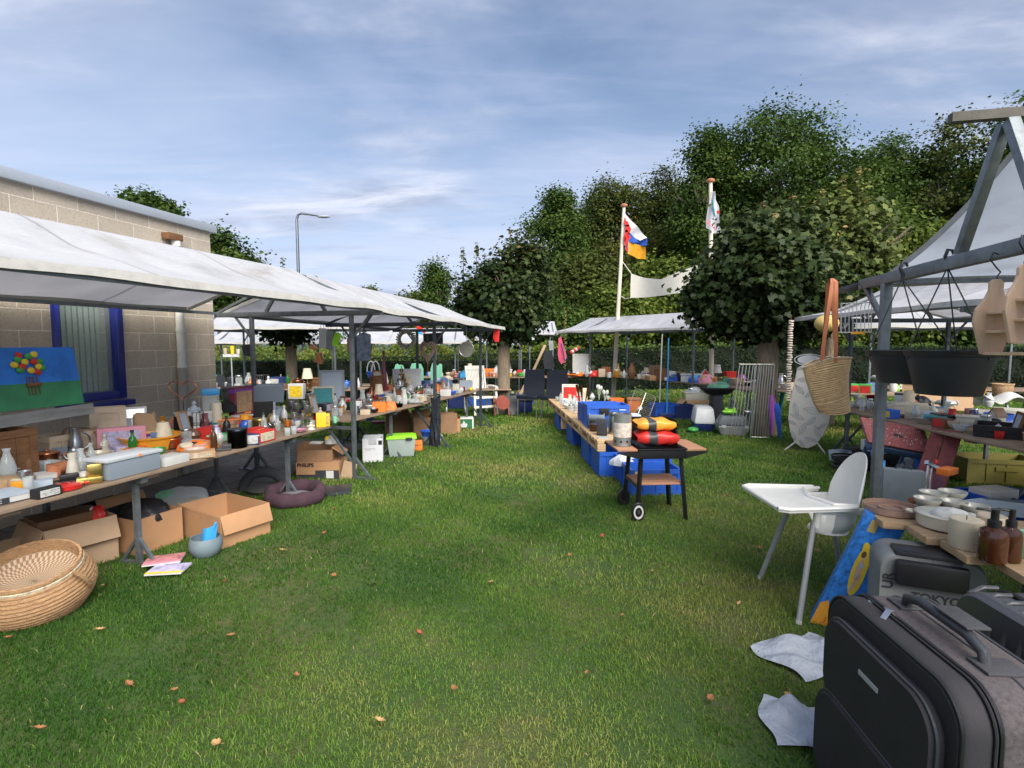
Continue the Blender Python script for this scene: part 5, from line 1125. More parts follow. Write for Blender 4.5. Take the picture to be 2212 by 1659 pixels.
chair(1146,900,'left one of the two black leather dining chairs under the maple'); chair(1196,903,'right one of the two black leather dining chairs, beside the glassware')
# ---- white garden armchair
def garden_chair():
    p = G(1040,893,0); r = thing('garden_chair', 'white plastic high backed garden armchair beside the maple trunk', 'garden chair', p, R(28)); w_ = mat('garden_white', (.72,.70,.64), .5, var=.08, bump=.04)
    bk = MB(); T = MM4((0,.22,.40),R(-14)); 
    for i in range(11): bk.box(-.20+i*.037,-.20+i*.037+.026,-.008,.008,.03,.64,T)
    bk.box(-.25,.25,-.014,.014,.64,.72,T); bk.box(-.25,-.215,-.014,.014,0,.64,T); bk.box(.215,.25,-.014,.014,0,.64,T); bk.box(-.215,.215,-.014,.014,0,.03,T)
    part(bk, 'backrest', w_, r, weld=False)
    part(MB().box(-.25,.25,-.26,.24,.37,.41), 'seat', w_, r, bev=.012)
    for s in (-1,1):
        part(MB().tube([(s*.28,.26,.62),(s*.29,0,.635),(s*.29,-.2,.625),(s*.29,-.27,.58)],.028,8), 'armrest', w_, r)
        part(MB().bar((s*.28,-.27,0),(s*.27,-.22,.60),.05,.035), 'leg', w_, r, bev=.006); part(MB().bar((s*.28,.33,0),(s*.27,.20,.62),.05,.035), 'leg', w_, r, bev=.006)
    part(MB().box(-.26,.26,-.265,-.245,.16,.21), 'stretcher', w_, r)
garden_chair()
# ---- flagpoles, flag, banner, street lamp
def flagpole(D, xt, yt, xb, label):
    t = W(xt, yt, D); b = W(xb, 800, D); d = (t-b); k = (0-b.z)/d.z; b = b+d*k; r = thing('flagpole', label, 'flagpole', b)
    part(MB().tube([(0,0,0),t-b],[.065,.045],14), 'pole', mat('pole_white', (.72,.66,.52), .4, var=.06, bump=.03), r)
    part(MB().lathe([(0,0),(.085,0),(.10,.02),(.10,.06),(.06,.085),(0,.085)],16,Matrix.Translation(t-b)), 'pole_cap', 'terracotta paint', r)
    return r, t
fp1, t1 = flagpole(15.5, 1348, 447, 1328, 'left white flagpole flying the tricolour lion flag'); fp2, t2_ = flagpole(13.4, 1535, 394, 1537, 'right white flagpole half hidden by the round maple')
def px_surface(D, grid, nu, nv, dy=lambda u,v:0):
    """cloth through a small lattice of photo points at distance D"""
    rows = len(grid); cols = len(grid[0]); P = [[W(x,y,D) for x,y in row] for row in grid]
    def f(u, v):
        a = u*(cols-1); b = v*(rows-1); i = min(int(a), cols-2); j = min(int(b), rows-2); a -= i; b -= j
        q = (P[j][i]*(1-a)+P[j][i+1]*a)*(1-b)+(P[j+1][i]*(1-a)+P[j+1][i+1]*a)*b; q = q.copy(); q.y += dy(u, v); return q
    return f
def clothpart(f, nu, nv, name, m, root, base): 
    mb = MB().grid(lambda u,v: f(u,v)-base, nu, nv); return mb.build(name, m, root, sol=.004)
def flag1():
    D = 15.5; T = CROP['T']; g = lambda x, y: cp('T', x, y); base = W(1348,520,D)
    r = thing('flag', 'white, blue and yellow flag with a red lion hanging from the left flagpole', 'flag', base)
    wv = lambda u, v: .10*math.sin(u*9+v*2)*u
    c = lambda rows, n, m, a=wv: clothpart(px_surface(D-.05, [[g(*p) for p in row] for row in rows], 0, 0, a), 14, 8, n, m, r, base)
    c([[(340,485),(440,600),(575,735)],[(330,640),(400,700),(490,775)]], 'white_stripe', mat('flag_white', (.74,.74,.78), .8, var=.05, trans=.3))
    c([[(392,688),(490,778),(578,738)],[(370,775),(460,810),(558,830)]], 'blue_stripe', mat('flag_blue', (.02,.09,.42), .8, var=.08, trans=.2))
    c([[(370,778),(460,812),(558,832)],[(368,905),(450,945),(545,968)]], 'yellow_stripe', mat('flag_yellow', (.75,.38,.02), .8, var=.06, trans=.3))
    c([[(330,520),(365,560)],[(325,800),(372,900)]], 'white_hoist', MC['flag_white'])
    # the red lion: body, mane, legs, tail as flat cloth shapes on the hoist
    L = [[(340,560),(375,570),(385,620),(345,625)],[(345,610),(385,600),(405,650),(390,690),(345,680)],[(340,650),(372,665),(378,760),(350,850),(336,800)],[(372,690),(400,730),(390,760),(368,730)],[(330,700),(350,740),(345,780),(328,770)],[(350,820),(372,850),(368,890),(350,870)],[(334,530),(348,540),(340,600),(332,590)]]
    mb = MB()
    for q in L:
        pts = [W(*g(*p_), D-.12)-base for p_ in q]; k = len(pts); mb.add(pts+[p_+Vector((0,.006,0)) for p_ in pts], [tuple(range(k)), tuple(range(2*k-1,k-1,-1))])
    part(mb, 'lion_emblem', 'red cloth', r, weld=False)
flag1()
def flag2():
    D = 13.4; g = lambda x, y: cp('T', x, y); base = W(1538,470,D); r = thing('flag', 'limp white flag with small red lettering on the right flagpole', 'flag', base); m = MC['flag_white']
    clothpart(px_surface(D-.08, [[g(1245,250),g(1262,262),g(1275,300)],[g(1215,400),g(1260,400),g(1322,410)],[g(1192,560),g(1250,560),g(1310,560)],[g(1185,640),g(1250,690),g(1330,690)]],0,0,lambda u,v:.07*math.sin(u*8+v*3)), 14, 16, 'cloth', m, r, base)
    for s_, x, y, sz, a in (('o',1205,572,.14,-20),('n',1232,605,.12,-30),('t',1252,622,.12,-35),('z',1268,640,.12,-40)): 
        q = W(*g(x,y),D-.19)-base; textmesh('lettering', s_, sz*1.3, 'red paint', r, MM4(q,R(90),R(-a)*-1), .001)
    part(MB().tube([W(*g(1245,340),D-.17)-base,W(*g(1258,430),D-.17)-base,W(*g(1275,520),D-.17)-base],.02,5), 'green_stroke', 'teal cloth', r)
    part(MB().tube([W(*g(1300,460),D-.17)-base,W(*g(1312,490),D-.17)-base],.03,5), 'red_stroke', 'red cloth', r); part(MB().tube([W(*g(1282,540),D-.17)-base,W(*g(1290,555),D-.17)-base],.03,5), 'blue_stroke', 'navy cloth', r)
flag2()
def banner():
    g = lambda x, y: cp('T', x, y); D = 14.9; base = W(1425,615,D); r = thing('banner', 'blank white cloth banner strung beside the left flagpole', 'banner', base)
    P = [[(405,1110),(540,1160),(665,1192),(820,1125),(985,1070)],[(398,1235),(540,1260),(665,1275),(820,1235),(1000,1170)],[(398,1362),(540,1362),(680,1355),(800,1340),(1010,1300)]]
    clothpart(px_surface(D, [[g(*p) for p in row] for row in P],0,0,lambda u,v:-.9*u+.12*math.sin(u*7)), 24, 8, 'cloth', mat('banner_cloth', (.70,.68,.62), .8, var=.05, trans=.35), r, base)
    part(MB().tube([W(*g(318,990),15.4)-base, W(*g(408,1112),D)-base],.012,5), 'rope', 'ivory cloth', r); part(MB().tube([W(*g(300,1345),15.4)-base, W(*g(345,1375),15.2)-base, W(*g(400,1362),D)-base],.012,5), 'rope', 'ivory cloth', r)
banner()
def lamp():
    D = 24; b = W(643,600,D); t = W(641,475,D); r = thing('street_lamp', 'slender grey street lamp with a curved arm above the left stalls', 'street lamp', (t.x,D,0)); m = 'steel metal'; z = t.z; e = W(688,466,D); e2 = W(710,469,D)
    part(MB().tube([(0,0,0),(0,0,z),(.06,0,z+.22),(.22,0,z+.28),(e.x-t.x,0,e.z)],[.09,.06,.05,.045,.04],10), 'mast', m, r)
    part(MB().ell(((e.x+e2.x)/2-t.x,0,e.z-.04),(.30,.10,.06),14), 'lamp_head', 'steel plastic', r)
lamp()
# ---- highchair
def highchair():
    r = thing('highchair', 'white plastic highchair with grey legs and a wide tray', 'highchair', (1.99,3.28,0), R(0)); w_ = mat('hc_white', (.78,.77,.72), .32, var=.06, bump=.03, coat=.15)
    # local: tray toward -x, back toward +x
    for (x,y) in ((-.30,-.29),(-.25,.30),(.29,-.27),(.29,.27)):
        l = part(MB().tube([(x,y,.012),(x*.48+(-.02 if x<0 else 0),y*.55,.56)],[.0165,.0165],12), 'leg', mat('hc_leg', (.30,.31,.32), .4, .1, var=.08, bump=.03), r); part(MB().tube([(x*1.005,y*1.005,0),(x,y,.02)],.018,10), 'foot_cap', 'white plastic', l)
    def seat(u, v): # shell: u around from left front, round the back, to right front ; v up
        a = -PI*.60+u*PI*1.2; bk = max(0, math.cos(a)); x = .02+.165*math.cos(a)+.035*v*bk; y = .175*math.sin(a)*(1-.12*(1-v)); z = .455+v*(.175+.33*max(0,1-(a/1.12)**2)**.62); k=(1-v)**3*.42; return (x*(1-k)+.02*k, y*(1-k), z)
    part(MB().grid(seat, 40, 14), 'seat_shell', w_, r, sol=.008)
    part(MB().lathe([(0,.452),(.09,.452),(.115,.462),(.11,.475),(0,.47)],28,Matrix.Translation((.02,0,0))), 'seat_base', w_, r)
    for y in (-1,1):
        part(MB().box(-.17,.16,y*.175-.012,y*.175+.012,.615,.655), 'side_rail', w_, r, bev=.008)
        part(MB().tube([(-.15,y*.165,.54),(-.15,y*.172,.64)],.022,10), 'leg_socket', w_, r)
    t = MB(); n = 40; out = [(-.42,-.24),(-.37,-.27),(.05,-.235),(.07,-.20),(-.05,-.17),(-.11,0),(-.05,.17),(.07,.20),(.05,.235),(-.37,.27),(-.42,.24)]
    k = len(out); t.add([(x,y,.655) for x,y in out]+[(x,y,.672) for x,y in out], [tuple(range(k))[::-1], tuple(range(k,2*k))]+[(i,(i+1)%k,(i+1)%k+k,i+k) for i in range(k)])
    tr_ = part(t, 'tray', w_, r, bev=.004, smooth=False)
    m = MB(); m.tube([(x,y,.678) for x,y in out]+[(out[0][0],out[0][1],.678)],.011,8,cap=False); part(m, 'tray_rim', w_, tr_)
highchair()
# ---- lounge box leaning
def loungebox():
    w, d, h = .30,.15,.82; r = thing('toy_box', 'blue carton picturing a woman on a yellow pool lounger, leaning sideways', 'box', (1.76,3.00,.0), 0, None, (R(3),R(19),R(-30))); r.scale = (.62,.62,.92)
    part(MB().box(0,w,0,d,0,h), 'carton', mat('water_print', (.03,.20,.62), .45, var=.75, vs=22, bump=.03), r, bev=.002)
    f = -.0012
    def flat(poly, nm, m, off=.0): part(MB().prism(poly,.0016,MM4((0,f-off,0))), nm, m, r)
    flat([(.06,.72),(.12,.72),(.12,.80),(.06,.80)], 'price_tag', 'gold paper')
    flat([(.0,.005),(.20,.005),(.13,.10),(.05,.20),(.0,.16)], 'yellow_corner', 'amber paper')
    el = lambda cx, cz, a, b, t=0, n=18: [(cx+a*math.cos(2*PI*i/n)*math.cos(t)-b*math.sin(2*PI*i/n)*math.sin(t), cz+a*math.cos(2*PI*i/n)*math.sin(t)+b*math.sin(2*PI*i/n)*math.cos(t)) for i in range(n)]
    flat(el(.15,.46,.055,.17,.15), 'lounger_print', 'yellow paper', .001); flat(el(.13,.60,.03,.06,.5), 'pillow_print', 'yellow paper', .0005)
    flat(el(.145,.47,.024,.075,.1), 'figure_print', 'fleshy paper', .002); flat(el(.162,.38,.014,.07,-.15), 'leg_print', 'fleshy paper', .002); flat(el(.132,.565,.018,.022), 'head_print', 'fleshy paper', .002); flat(el(.125,.575,.018,.022), 'hair_print', 'brown paper', .003); flat(el(.145,.50,.024,.012,.1), 'swimsuit_print', 'pale paper', .003)
    textmesh('title_text', 'Stylin Lounge', .052, 'white paint', r, MM4((w+.001,d/2,.52),R(90),0,R(90))@Matrix.Rotation(R(90),4,'Z'), .0008)
    textmesh('title_text', 'Lounge', .05, 'white paint', r, MM4((.26,f,.22),R(90))@Matrix.Rotation(R(90),4,'Z'), .0008)
    textmesh('age_mark', '3', .06, 'red paint', r, MM4((.09,f-.001,.06),R(90)), .0008)
loungebox()
# ---- suitcases
def rcbox(mb, w, d, h, rad, n=6, seg=10, M=None, puff=0):
    """box with corners rounded in the y-z outline (extruded along x) and a slightly puffed face"""
    poly = []
    for (cy, cz, a0) in ((d/2-rad,h-rad,0),(-d/2+rad,h-rad,90),(-d/2+rad,rad,180),(d/2-rad,rad,270)):
        for i in range(seg+1): a = R(a0+90*i/seg); poly.append((cy+rad*math.cos(a), cz+rad*math.sin(a)))
    k = len(poly); rings = [(-w/2,.965),(-w/2+.012,.99),(-w/2+.03,1),(w/2-.03,1),(w/2-.012,.99),(w/2,.965)]; vs = []; fs = []
    for x, s in rings: vs += [Vector((x, y*s, (z-h/2)*s+h/2)) for y, z in poly]
    for r_ in range(len(rings)-1):
        for i in range(k): fs.append((r_*k+i, r_*k+(i+1)%k, (r_+1)*k+(i+1)%k, (r_+1)*k+i))
    fs += [tuple(range(k))[::-1], tuple(range((len(rings)-1)*k, len(rings)*k))]
    if M is not None: vs = [M@p for p in vs]
    return mb.add(vs, fs), poly
def suitcase():
    r = thing('suitcase', 'large dark soft suitcase with zip pockets standing in the foreground', 'suitcase', (1.335,1.60,0), R(-4)); w, d, h = .30,.66,.735
    fab = mat('case_fabric', (.07,.060,.064), .9, var=.45, vs=90, bump=.6, bs=420, bd=.002); dk = mat('case_dark', (.016,.015,.019), .8, var=.25, vs=10, bump=.5, bs=380, bd=.002)
    m, poly = rcbox(MB(), w*.72, d, h, .11, M=MM4((.045,0,0))); part(m, 'shell', fab, r)
    m, _ = rcbox(MB(), .10, d-.004, h-.004, .11, M=MM4((-.105,0,.002))); part(m, 'front_shell', dk, r)
    def loop(x, s, rad, nm, mt, w2=1): 
        pts = [(x, y*s, (z-h/2)*s+h/2) for y, z in poly]; pts.append(pts[0]); return part(MB().tube(pts, rad, 6, cap=False), nm, mt, r)
    loop(-.058,1.004,.006,'zip', 'black leather'); loop(-.072,1.003,.0045,'zip', 'black cloth'); loop(-.148,.985,.006,'piping','black leather'); loop(.05,1.0015,.0035,'piping','dark leather'); loop(.15,.985,.006,'piping','dark leather')
    for (z0, hh, dd, xx) in ((.335,.33,.56,-.165),(.02,.36,.60,-.178)):
        m, pp = rcbox(MB(), .055, dd, hh, .10, M=MM4((xx,0,z0))); pk = part(m, 'pocket', dk, r)
        pts = [(xx-.012, y*1.004, (z-hh/2)*1.006+hh/2+z0) for y, z in pp]; pts.append(pts[0]); part(MB().tube(pts,.006,6,cap=False), 'pocket_zip', 'charcoal leather', pk)
    part(MB().box(-.196,-.190,-.05,.05,.56,.575), 'metal_badge', 'steel paint', r)
    part(MB().tube([(.02,-.17,h-.01),(.02,-.16,h+.035),(.02,-.10,h+.055),(.02,.10,h+.055),(.02,.16,h+.035),(.02,.17,h-.01)],[.014,.017,.017,.017,.017,.014],10), 'handle', 'charcoal leather', r)
    [part(MB().box(-.012,.10,a,a+.08,h-.001,h+.010), 'handle_mount', 'dark leather', r, bev=.004) for a in (-.22,.14)]
    part(MB().box(.005,.075,-.115,.02,h+.074,h+.082), 'name_tag', 'dark leather', r, bev=.003)
    for (x,y,z) in ((-.066,.215,h-.012),(-.066,.12,h+.004)): z_ = part(MB().box(-.010,.010,-.012,.012,0,.012,MM4((x,y,z))), 'zip_slider', 'silver metal', r, bev=.002); part(MB().box(-.052,0,-.009,.009,-.002,.002,MM4((x-.004,y-.01,z+.012),0,R(-25),R(35))), 'zip_pull', 'silver metal', z_, bev=.0015)
    return r
suitcase()
def hardcase():
    r = thing('suitcase', 'grey ribbed hard shell suitcase behind the soft one', 'suitcase', (1.76,1.62,0), R(-4)); w, d, h = .26,.56,.76
    g_ = mat('hard_grey', (.05,.053,.06), .35, var=.1, bump=.06, coat=.2)
    m, poly = rcbox(MB(), w*.46, d, h, .10, M=MM4((-.065,0,0))); part(m, 'front_shell', g_, r); m, _ = rcbox(MB(), w*.46, d, h, .10, M=MM4((.065,0,0))); part(m, 'back_shell', g_, r)
    pts = [(0,y*.995,(z-h/2)*.995+h/2) for y,z in poly]; pts.append(pts[0]); part(MB().tube(pts,.010,6,cap=False),'zip','black cloth',r)
    rb = MB()
    for i in range(9):
        y = -d*.42+i*d*.105; rb.tube([(-.122,y,.12),(-.126,y,h-.11),(-.105,y*.985,h-.018),(-.065,y*.98,h+.003),(-.015,y*.98,h+.002)],.0085,8)
    part(rb, 'rib', g_, r); rb = MB()
    part(MB().box(.02,.05,-.13,.13,h,h+.012).box(.085,.115,-.13,.13,h,h+.012), 'trolley_rail', 'black plastic', r, bev=.003); part(MB().tube([(.03,.10,h+.005),(.03,.09,h+.03),(.03,-.09,h+.03),(.03,-.10,h+.005)],.010,8), 'handle', 'black plastic', r)
hardcase()
def nybag():
    r = thing('suitcase', 'grey lettered suitcase with a glossy black grip under the board table', 'suitcase', (2.03,2.52,0), R(-24)); m_ = mat('print_grey', (.17,.18,.18), .5, var=.2, bump=.1)
    m, poly = rcbox(MB(), .24, .42, .64, .08, M=Matrix.Rotation(R(90),4,'Z')); part(m, 'case_body', m_, r, bev=.0)
    fy = -.1225
    for s_, x, z, sz, a in (('NY',.02,.36,.075,0),('TOKYO',.02,.44,.055,0),('LONDON',-.08,.31,.04,0),('PARIS',.10,.26,.045,0),('ROMA',-.11,.21,.05,0),('MILANO',.06,.17,.045,0),('BERLIN',-.04,.11,.05,0),('LISBOA',.09,.08,.035,0),('UR',-.17,.50,.06,90),('NEW YORK',.12,.50,.035,0),('OSLO',-.12,.40,.05,0)):
        textmesh('city_lettering', s_, sz, 'charcoal paint', r, MM4((x,fy,z),R(90),R(-a)), .0006, bold=.0012)
    part(MB().box(-.15,.13,-.17,-.12,.50,.62).box(-.15,.13,-.12,.0,.60,.655), 'grip', 'black plastic', r, bev=.018)
nybag()
MC['plsheet'] = mat('plastic_film', (.42,.46,.53), .45, var=.1, vs=5, bump=1, bs=11, bd=.035, trans=.15)
# ---- shopping bags of white plastic on the grass behind the suitcase
make('sheet',.42,.30,.09,'plsheet','plastic_bag','plastic bag','white plastic bag flattened on the grass below the blue carton',(1.55,2.66,.0),.4)
make('sheet',.36,.30,.13,'plsheet','plastic_bag','plastic bag','white plastic bag squeezed beside the lower suitcase pocket',(1.28,2.12,.0),-.3)
make('heap',.4,.3,.2,'clear frosted','plastic_bag','plastic bag','clear plastic bag behind the soft suitcase',(1.78,2.42,.005),.3)
# ================================================================== RIGHT SIDE: near table goods and hanging things
ZE = .702
def IE(*a, **k): k.setdefault('z', ZE); return I(*a, **k)
def ringtray():
    p = G(*cp('I',900,1470),ZE); r = thing('tray', 'round brown wooden tray with a raised inner ring on the board ends', 'wooden tray', p+Vector((.07,.10,0))); R_ = 250*.2187*PXM(p)
    wd_ = mat('tray_wood', (.30,.19,.14), .7, var=.25, vs=6, bump=.3, bs=30, sc=(1,6,6))
    part(MB().lathe([(0,0),(R_*.96,0),(R_,.004),(R_,.035),(R_*.95,.035),(R_*.95,.012),(0,.012)],44), 'tray_body', wd_, r); part(MB().lathe([(R_*.46,.012),(R_*.46,.024),(R_*.41,.024),(R_*.41,.012)],40), 'inner_ring', wd_, r)
ringtray()
for i, (x, y, l) in enumerate(((1255,1400,'ivory bowl at the left of the front row on the near table'),(1510,1425,'ivory bowl in the middle of the front row on the near table'),(1720,1470,'ivory bowl at the right of the front row on the near table'),(1310,1340,'ivory bowl at the back left by the grey case'),(1500,1330,'ivory bowl at the back right by the planks'))):
    IE('I',x,y,240,y-110,'bowl','ivory ceramic',l,z=.702)
IE('I',1110,1350,90,1295,'bowl','terracotta clay','small orange clay dish behind the round tray')
IE('I',1430,1650,560,1400,'pot','ivory ceramic','big creamy soup tureen partly wrapped in tissue',name='tureen')
IE('I',1500,1500,330,1385,'heap','white paper','sheet of white tissue draped over the tureen',name='tissue_paper',z=.78,d=.5)
IE('J',1755,790,215,545,'candle','cream wax|amber wax','thick cream and orange pillar candle in front of the tureen')
IE('J',1950,785,190,520,'candle','beige wax','thick orange pillar candle behind the soap bottles')
def soap(x, y, w, yt, label, off=0):
    px, py = cp('J', x, y); p = G(px, py, ZE); k = PXM(p); ww = w*.28126*k; h = W(px, cp('J',x,yt)[1], p.y).z-ZE; p.y += ww/2
    r = thing('soap_dispenser', label, 'soap bottle', p, R(-20), 'brown soap dispensers')
    part(L_([(0,0),(.9,0),(1,.04),(1,.50),(.88,.60),(.45,.66),(.42,.68),(0,.68)],ww,h,28), 'bottle', mat('brown_glass', (.055,.016,.006), .12, var=.2, bump=0, coat=.5), r)
    part(L_([(0,.66),(.46,.66),(.48,.70),(.48,.78),(.42,.79),(.28,.80),(.28,.93),(.30,.94),(.30,1),(0,1)],ww,h,20).tube([(0,0,h*.97),(-ww*.6,0,h*.985),(-ww*.62,0,h*.96)],.006,8), 'pump', 'black plastic', r)
soap(2050,905,190,500,'nearer brown glass soap dispenser with a black pump'); soap(2165,895,150,495,'second brown glass soap dispenser, right behind the first')
make('heap',.34,.2,.08,'white paper','tissue_paper','tissue paper','crumpled white tissue behind the soap dispensers',(2.35,2.62,ZE),.2)
make('box',.06,.05,.12,'mint plastic','bottle','bottle','pale green flask at the right edge of the near table',(2.28,2.27,ZE),.2)
# planks tool bench etc. on the grass
def plankboard(px0, py0, px1, py1, w, D, label, m, tilt=0, th=.03, dots=True):
    a = G(px0, py0, 0); b = W(px1, py1, D); d = b-a; Ln = d.length; q = d.to_track_quat('Z','Y'); r = thing('plank', label, 'plank', a); r.rotation_euler = q.to_euler(); 
    part(MB().box(-w/2,-.004,-th/2,th/2,0,Ln).box(.004,w/2,-th/2,th/2,0,Ln), 'board', m, r, bev=.004, weld=False)
    mb = MB()
    for i in range(7):
        for x in (-w*.4,-w*.1,w*.1,w*.4): 
            if rnd.random() < .6: mb.lathe([(0,0),(.006,0),(.006,.002),(0,.002)],8,MM4((x,-th/2-.001,Ln*(.04+.155*i)),R(90)))
    if dots: part(mb, 'screw_hole', 'black paint', r)
    return r
redm = mat('red_worn', (.20,.045,.04), .7, var=.45, vs=12, bump=.2)
def workbench():
    q = G(1978,1010,0); r = thing('workbench', 'folding blue workbench tipped over with a paint speckled red top', 'workbench', (4.36,5.85,0), R(8)); 
    T = MM4((0,0,.60),R(-42),R(0),R(0))@MM4((0,0,0),0,R(14))
    part(MB().box(-.42,.30,-.014,.014,-.17,.17,T), 'bench_top', mat('speckled_red', (.26,.075,.075), .75, var=.6, vs=40, bump=.2), r, bev=.003)
    sp = MB(); rg = random.Random(3)
    for i in range(46): x = rg.uniform(-.38,.28); z = rg.uniform(-.15,.15); a = rg.uniform(.003,.007); sp.lathe([(0,0),(a,0),(a,.001),(0,.001)],7,T@MM4((x,-.0145,z),R(90)))
    part(sp, 'paint_speck', 'white paint', r, weld=False); part(MB().prism([(-.10,-.02),(.0,-.035),(.01,.0),(-.09,.02)],.03,T), 'grip_hole', 'black paint', r)
    part(MB().box(-.36,.24,.03,.12,-.18,-.06,T), 'bench_frame', 'denim paint', r, bev=.004)
    for s in (-.33,.2): part(MB().bar((s,.05,.5),(s-.10,-.25,.02),.035,.02), 'leg', 'blue paint', r); part(MB().bar((s,.1,.5),(s+.08,.35,.02),.035,.02), 'leg', 'denim paint', r)
    part(MB().bar((-.43,-.25,.03),(.12,-.25,.03),.03,.02).bar((-.43,-.25,.03),(-.2,.0,.33),.03,.02), 'cross_strut', 'sky paint', r)
workbench()
plankboard(1995,1088,2046,930,.27,5.62,'pair of dark red boards leaning on the table', redm)
def toolcase():
    p = G(1985,1100,0); r = thing('tool_case', 'grey plastic tool case standing upright before the red boards', 'tool case', (3.88,5.15,0), R(-28)); g_ = mat('case_grey', (.17,.20,.22), .5, var=.12, bump=.1)
    part(MB().box(-.17,.17,-.065,-.002,.0,.40).box(-.165,.165,.002,.065,.0,.395), 'case_shell', g_, r, bev=.012, weld=False)
    part(MB().tube([(-.06,0,.395),(-.055,0,.43),(.055,0,.43),(.06,0,.395)],.009,8), 'handle', 'charcoal plastic', r)
toolcase()
def scooterframe():
    r = thing('tile_cutter', 'chrome rail tile cutter leaning beside the red boards', 'tile cutter', (3.98,4.95,0), R(10), None, (R(-20),R(28),R(10)))
    part(MB().tube([(-.05,0,0),(-.05,0,.52)],.011,8).tube([(.0,0,0),(.0,0,.52)],.011,8), 'rail', 'silver metal', r); part(MB().box(-.08,.10,-.02,.02,.50,.54), 'end_plate', 'silver metal', r, bev=.003); part(MB().box(.05,.16,-.01,.01,.1,.48), 'base_plate', 'maroon paint', r); part(MB().ell((.05,0,.58),(.02,.02,.03)), 'knob', 'red plastic', r)
scooterframe()
# tub with lid and black hose
make('tub',.36,.24,.16,'pale plastic','tub','tub','pale blue plastic tub on the grass by the black hose',(4.62,7.2,0),.3)
make('box',.42,.26,.03,'charcoal plastic','lid','lid','dark lid covering the pale blue tub',(4.85,7.2,.168),.3)
make('box',.34,.3,.14,'white plastic','box','box','white machine case behind the speckled red bench top',(4.75,6.7,.255),.2); make('crate',.5,.4,.25,'black plastic','crate','crate','black crate under the white machine case',(4.75,6.7,0),.2)
r = thing('hose', 'coil of black hose on the grass beneath the workbench', 'hose', (4.42,6.75,.02)); r.scale = (1.3,1.3,1.3); part(MB().tube([((.17+.012*math.sin(i*.37))*math.cos(i*.31), (.17+.012*math.sin(i*.37))*math.sin(i*.31), .008+i*.0012) for i in range(95)],.011,6), 'coil', 'black plastic', r)
# blue crates and yellow ones under the right table
def cr2(x,y,w,d,h,z,c,l,rz=0): return make('crate',w,d,h,c,'crate','plastic crate',l,(x,y,z),rz)
cr2(4.75,5.0,.6,.45,.20,.0,'bluecrate','shallow blue crate under the right table with beige cases',.1); cr2(4.85,4.35,.6,.4,.22,.0,'bluecrate','blue crate nearest the plastic sheet on the right',.05)
cr2(5.75,6.2,.8,.45,.30,.0,'olive plastic','yellow crate in the shade at the back under the right table',-.2); cr2(6.05,5.5,.7,.4,.30,.0,'gold plastic','brighter yellow crate at the right edge under the table',-.3)
make('box',.34,.2,.09,'ivory plastic','case','case','cream plastic case lying in the shallow blue crate',(4.65,5.0,.16),.2); make('box',.2,.1,.06,'orange plastic','box','box','red orange power tool near the chrome cutter',(4.15,4.95,.4),.5)
make('bag',.9,.22,.10,'pale frosted','plastic_sheet','plastic sheet','long crumpled sheet of clear plastic over the blue crates',(4.15,4.15,.27),-.35)
make('mug',.13,.13,.12,'black plastic','flask','flask','black rimmed round container beside the clear sheet',(4.4,4.35,.24),0)
# hanging straw bag
def strawbag():
    top = W(1797,618,3.86); base = W(1795,900,3.86); r = thing('straw_bag', 'woven straw shopping bag with long brown leather straps hanging from the beam', 'straw bag', (top.x,3.86,base.z), R(-6))
    D = 3.86; k = D/FP; g = lambda x, y: ((x-1797)*k, HC+(740-y)*k-base.z)
    L_e = [(205,965),(240,1090),(300,1260),(350,1340)]; R_e = [(600,880),(585,1010),(590,1150),(612,1330)]
    def f(u, v):
        i = min(int(v*3),2); a = v*3-i; H_ = lambda c: g(*cp('H',*c)); l0,l1 = H_(L_e[i]),H_(L_e[i+1]); r0,r1 = H_(R_e[i]),H_(R_e[i+1])
        lx, lz = l0[0]*(1-a)+l1[0]*a, l0[1]*(1-a)+l1[1]*a; rx, rz_ = r0[0]*(1-a)+r1[0]*a, r0[1]*(1-a)+r1[1]*a
        an = 2*PI*u; c = .5-.5*math.cos(an); s_ = math.sin(an); x = lx+(rx-lx)*c; z = lz+(rz_-lz)*c-.016*abs(math.sin(an))*(2 if v > .7 else .5)*v+(.035 if v < .2 else 0)*math.sin(PI*c)*(1-v/.2 if v<.2 else 0)
        return (x, -.06*s_*(1.1-.4*v)+.0035*math.sin(v*170), z)
    sm = mat('straw_weave', (.50,.35,.19), .9, var=.28, vs=30, bump=.5, bs=110, bd=.004)
    m = MB().grid(f, 44, 100); part(m, 'bag_body', sm, r); b = [f(i/44,1) for i in range(44)]; part(MB().add(b,[tuple(range(44))]), 'bag_bottom', sm, r)
    part(MB().tube([Vector(f(i/44,0)) for i in range(45)],.0055,6,cap=False), 'bag_rim', 'beige wicker', r)
    zt = top.z-base.z+.055
    def strap(x0, x1, y, nm='strap'):
        a0 = g(*cp('H',x0,870)); a1 = g(*cp('H',x1,880)); pts = [(a0[0],y,a0[1]-.03),(a0[0],y,a0[1]+.05),(-.012,y*.5,zt-.03),(0,0,zt),(.012,y*.5,zt-.03),(a1[0],y,a1[1]+.05),(a1[0],y,a1[1]-.03)]; mb = MB()
        for p0, p1 in zip(pts[:-1], pts[1:]): mb.bar(p0, p1, .004, .016)
        part(MB().add(*ribbon(pts,.013)), nm, mat('strap_leather', (.36,.12,.05), .6, var=.15, bump=.15), r, sol=.003)
    strap(330,435,-.065); strap(400,505,.06)
def ribbon(pts, hw):
    vs = []; fs = []
    for i, p in enumerate(pts):
        d = Vector(pts[min(i+1,len(pts)-1)])-Vector(pts[max(i-1,0)]); n_ = Vector((1,0,0)); vs += [Vector(p)-n_*hw, Vector(p)+n_*hw]
    fs = [(2*i,2*i+1,2*i+3,2*i+2) for i in range(len(pts)-1)]; return vs, fs
strawbag()
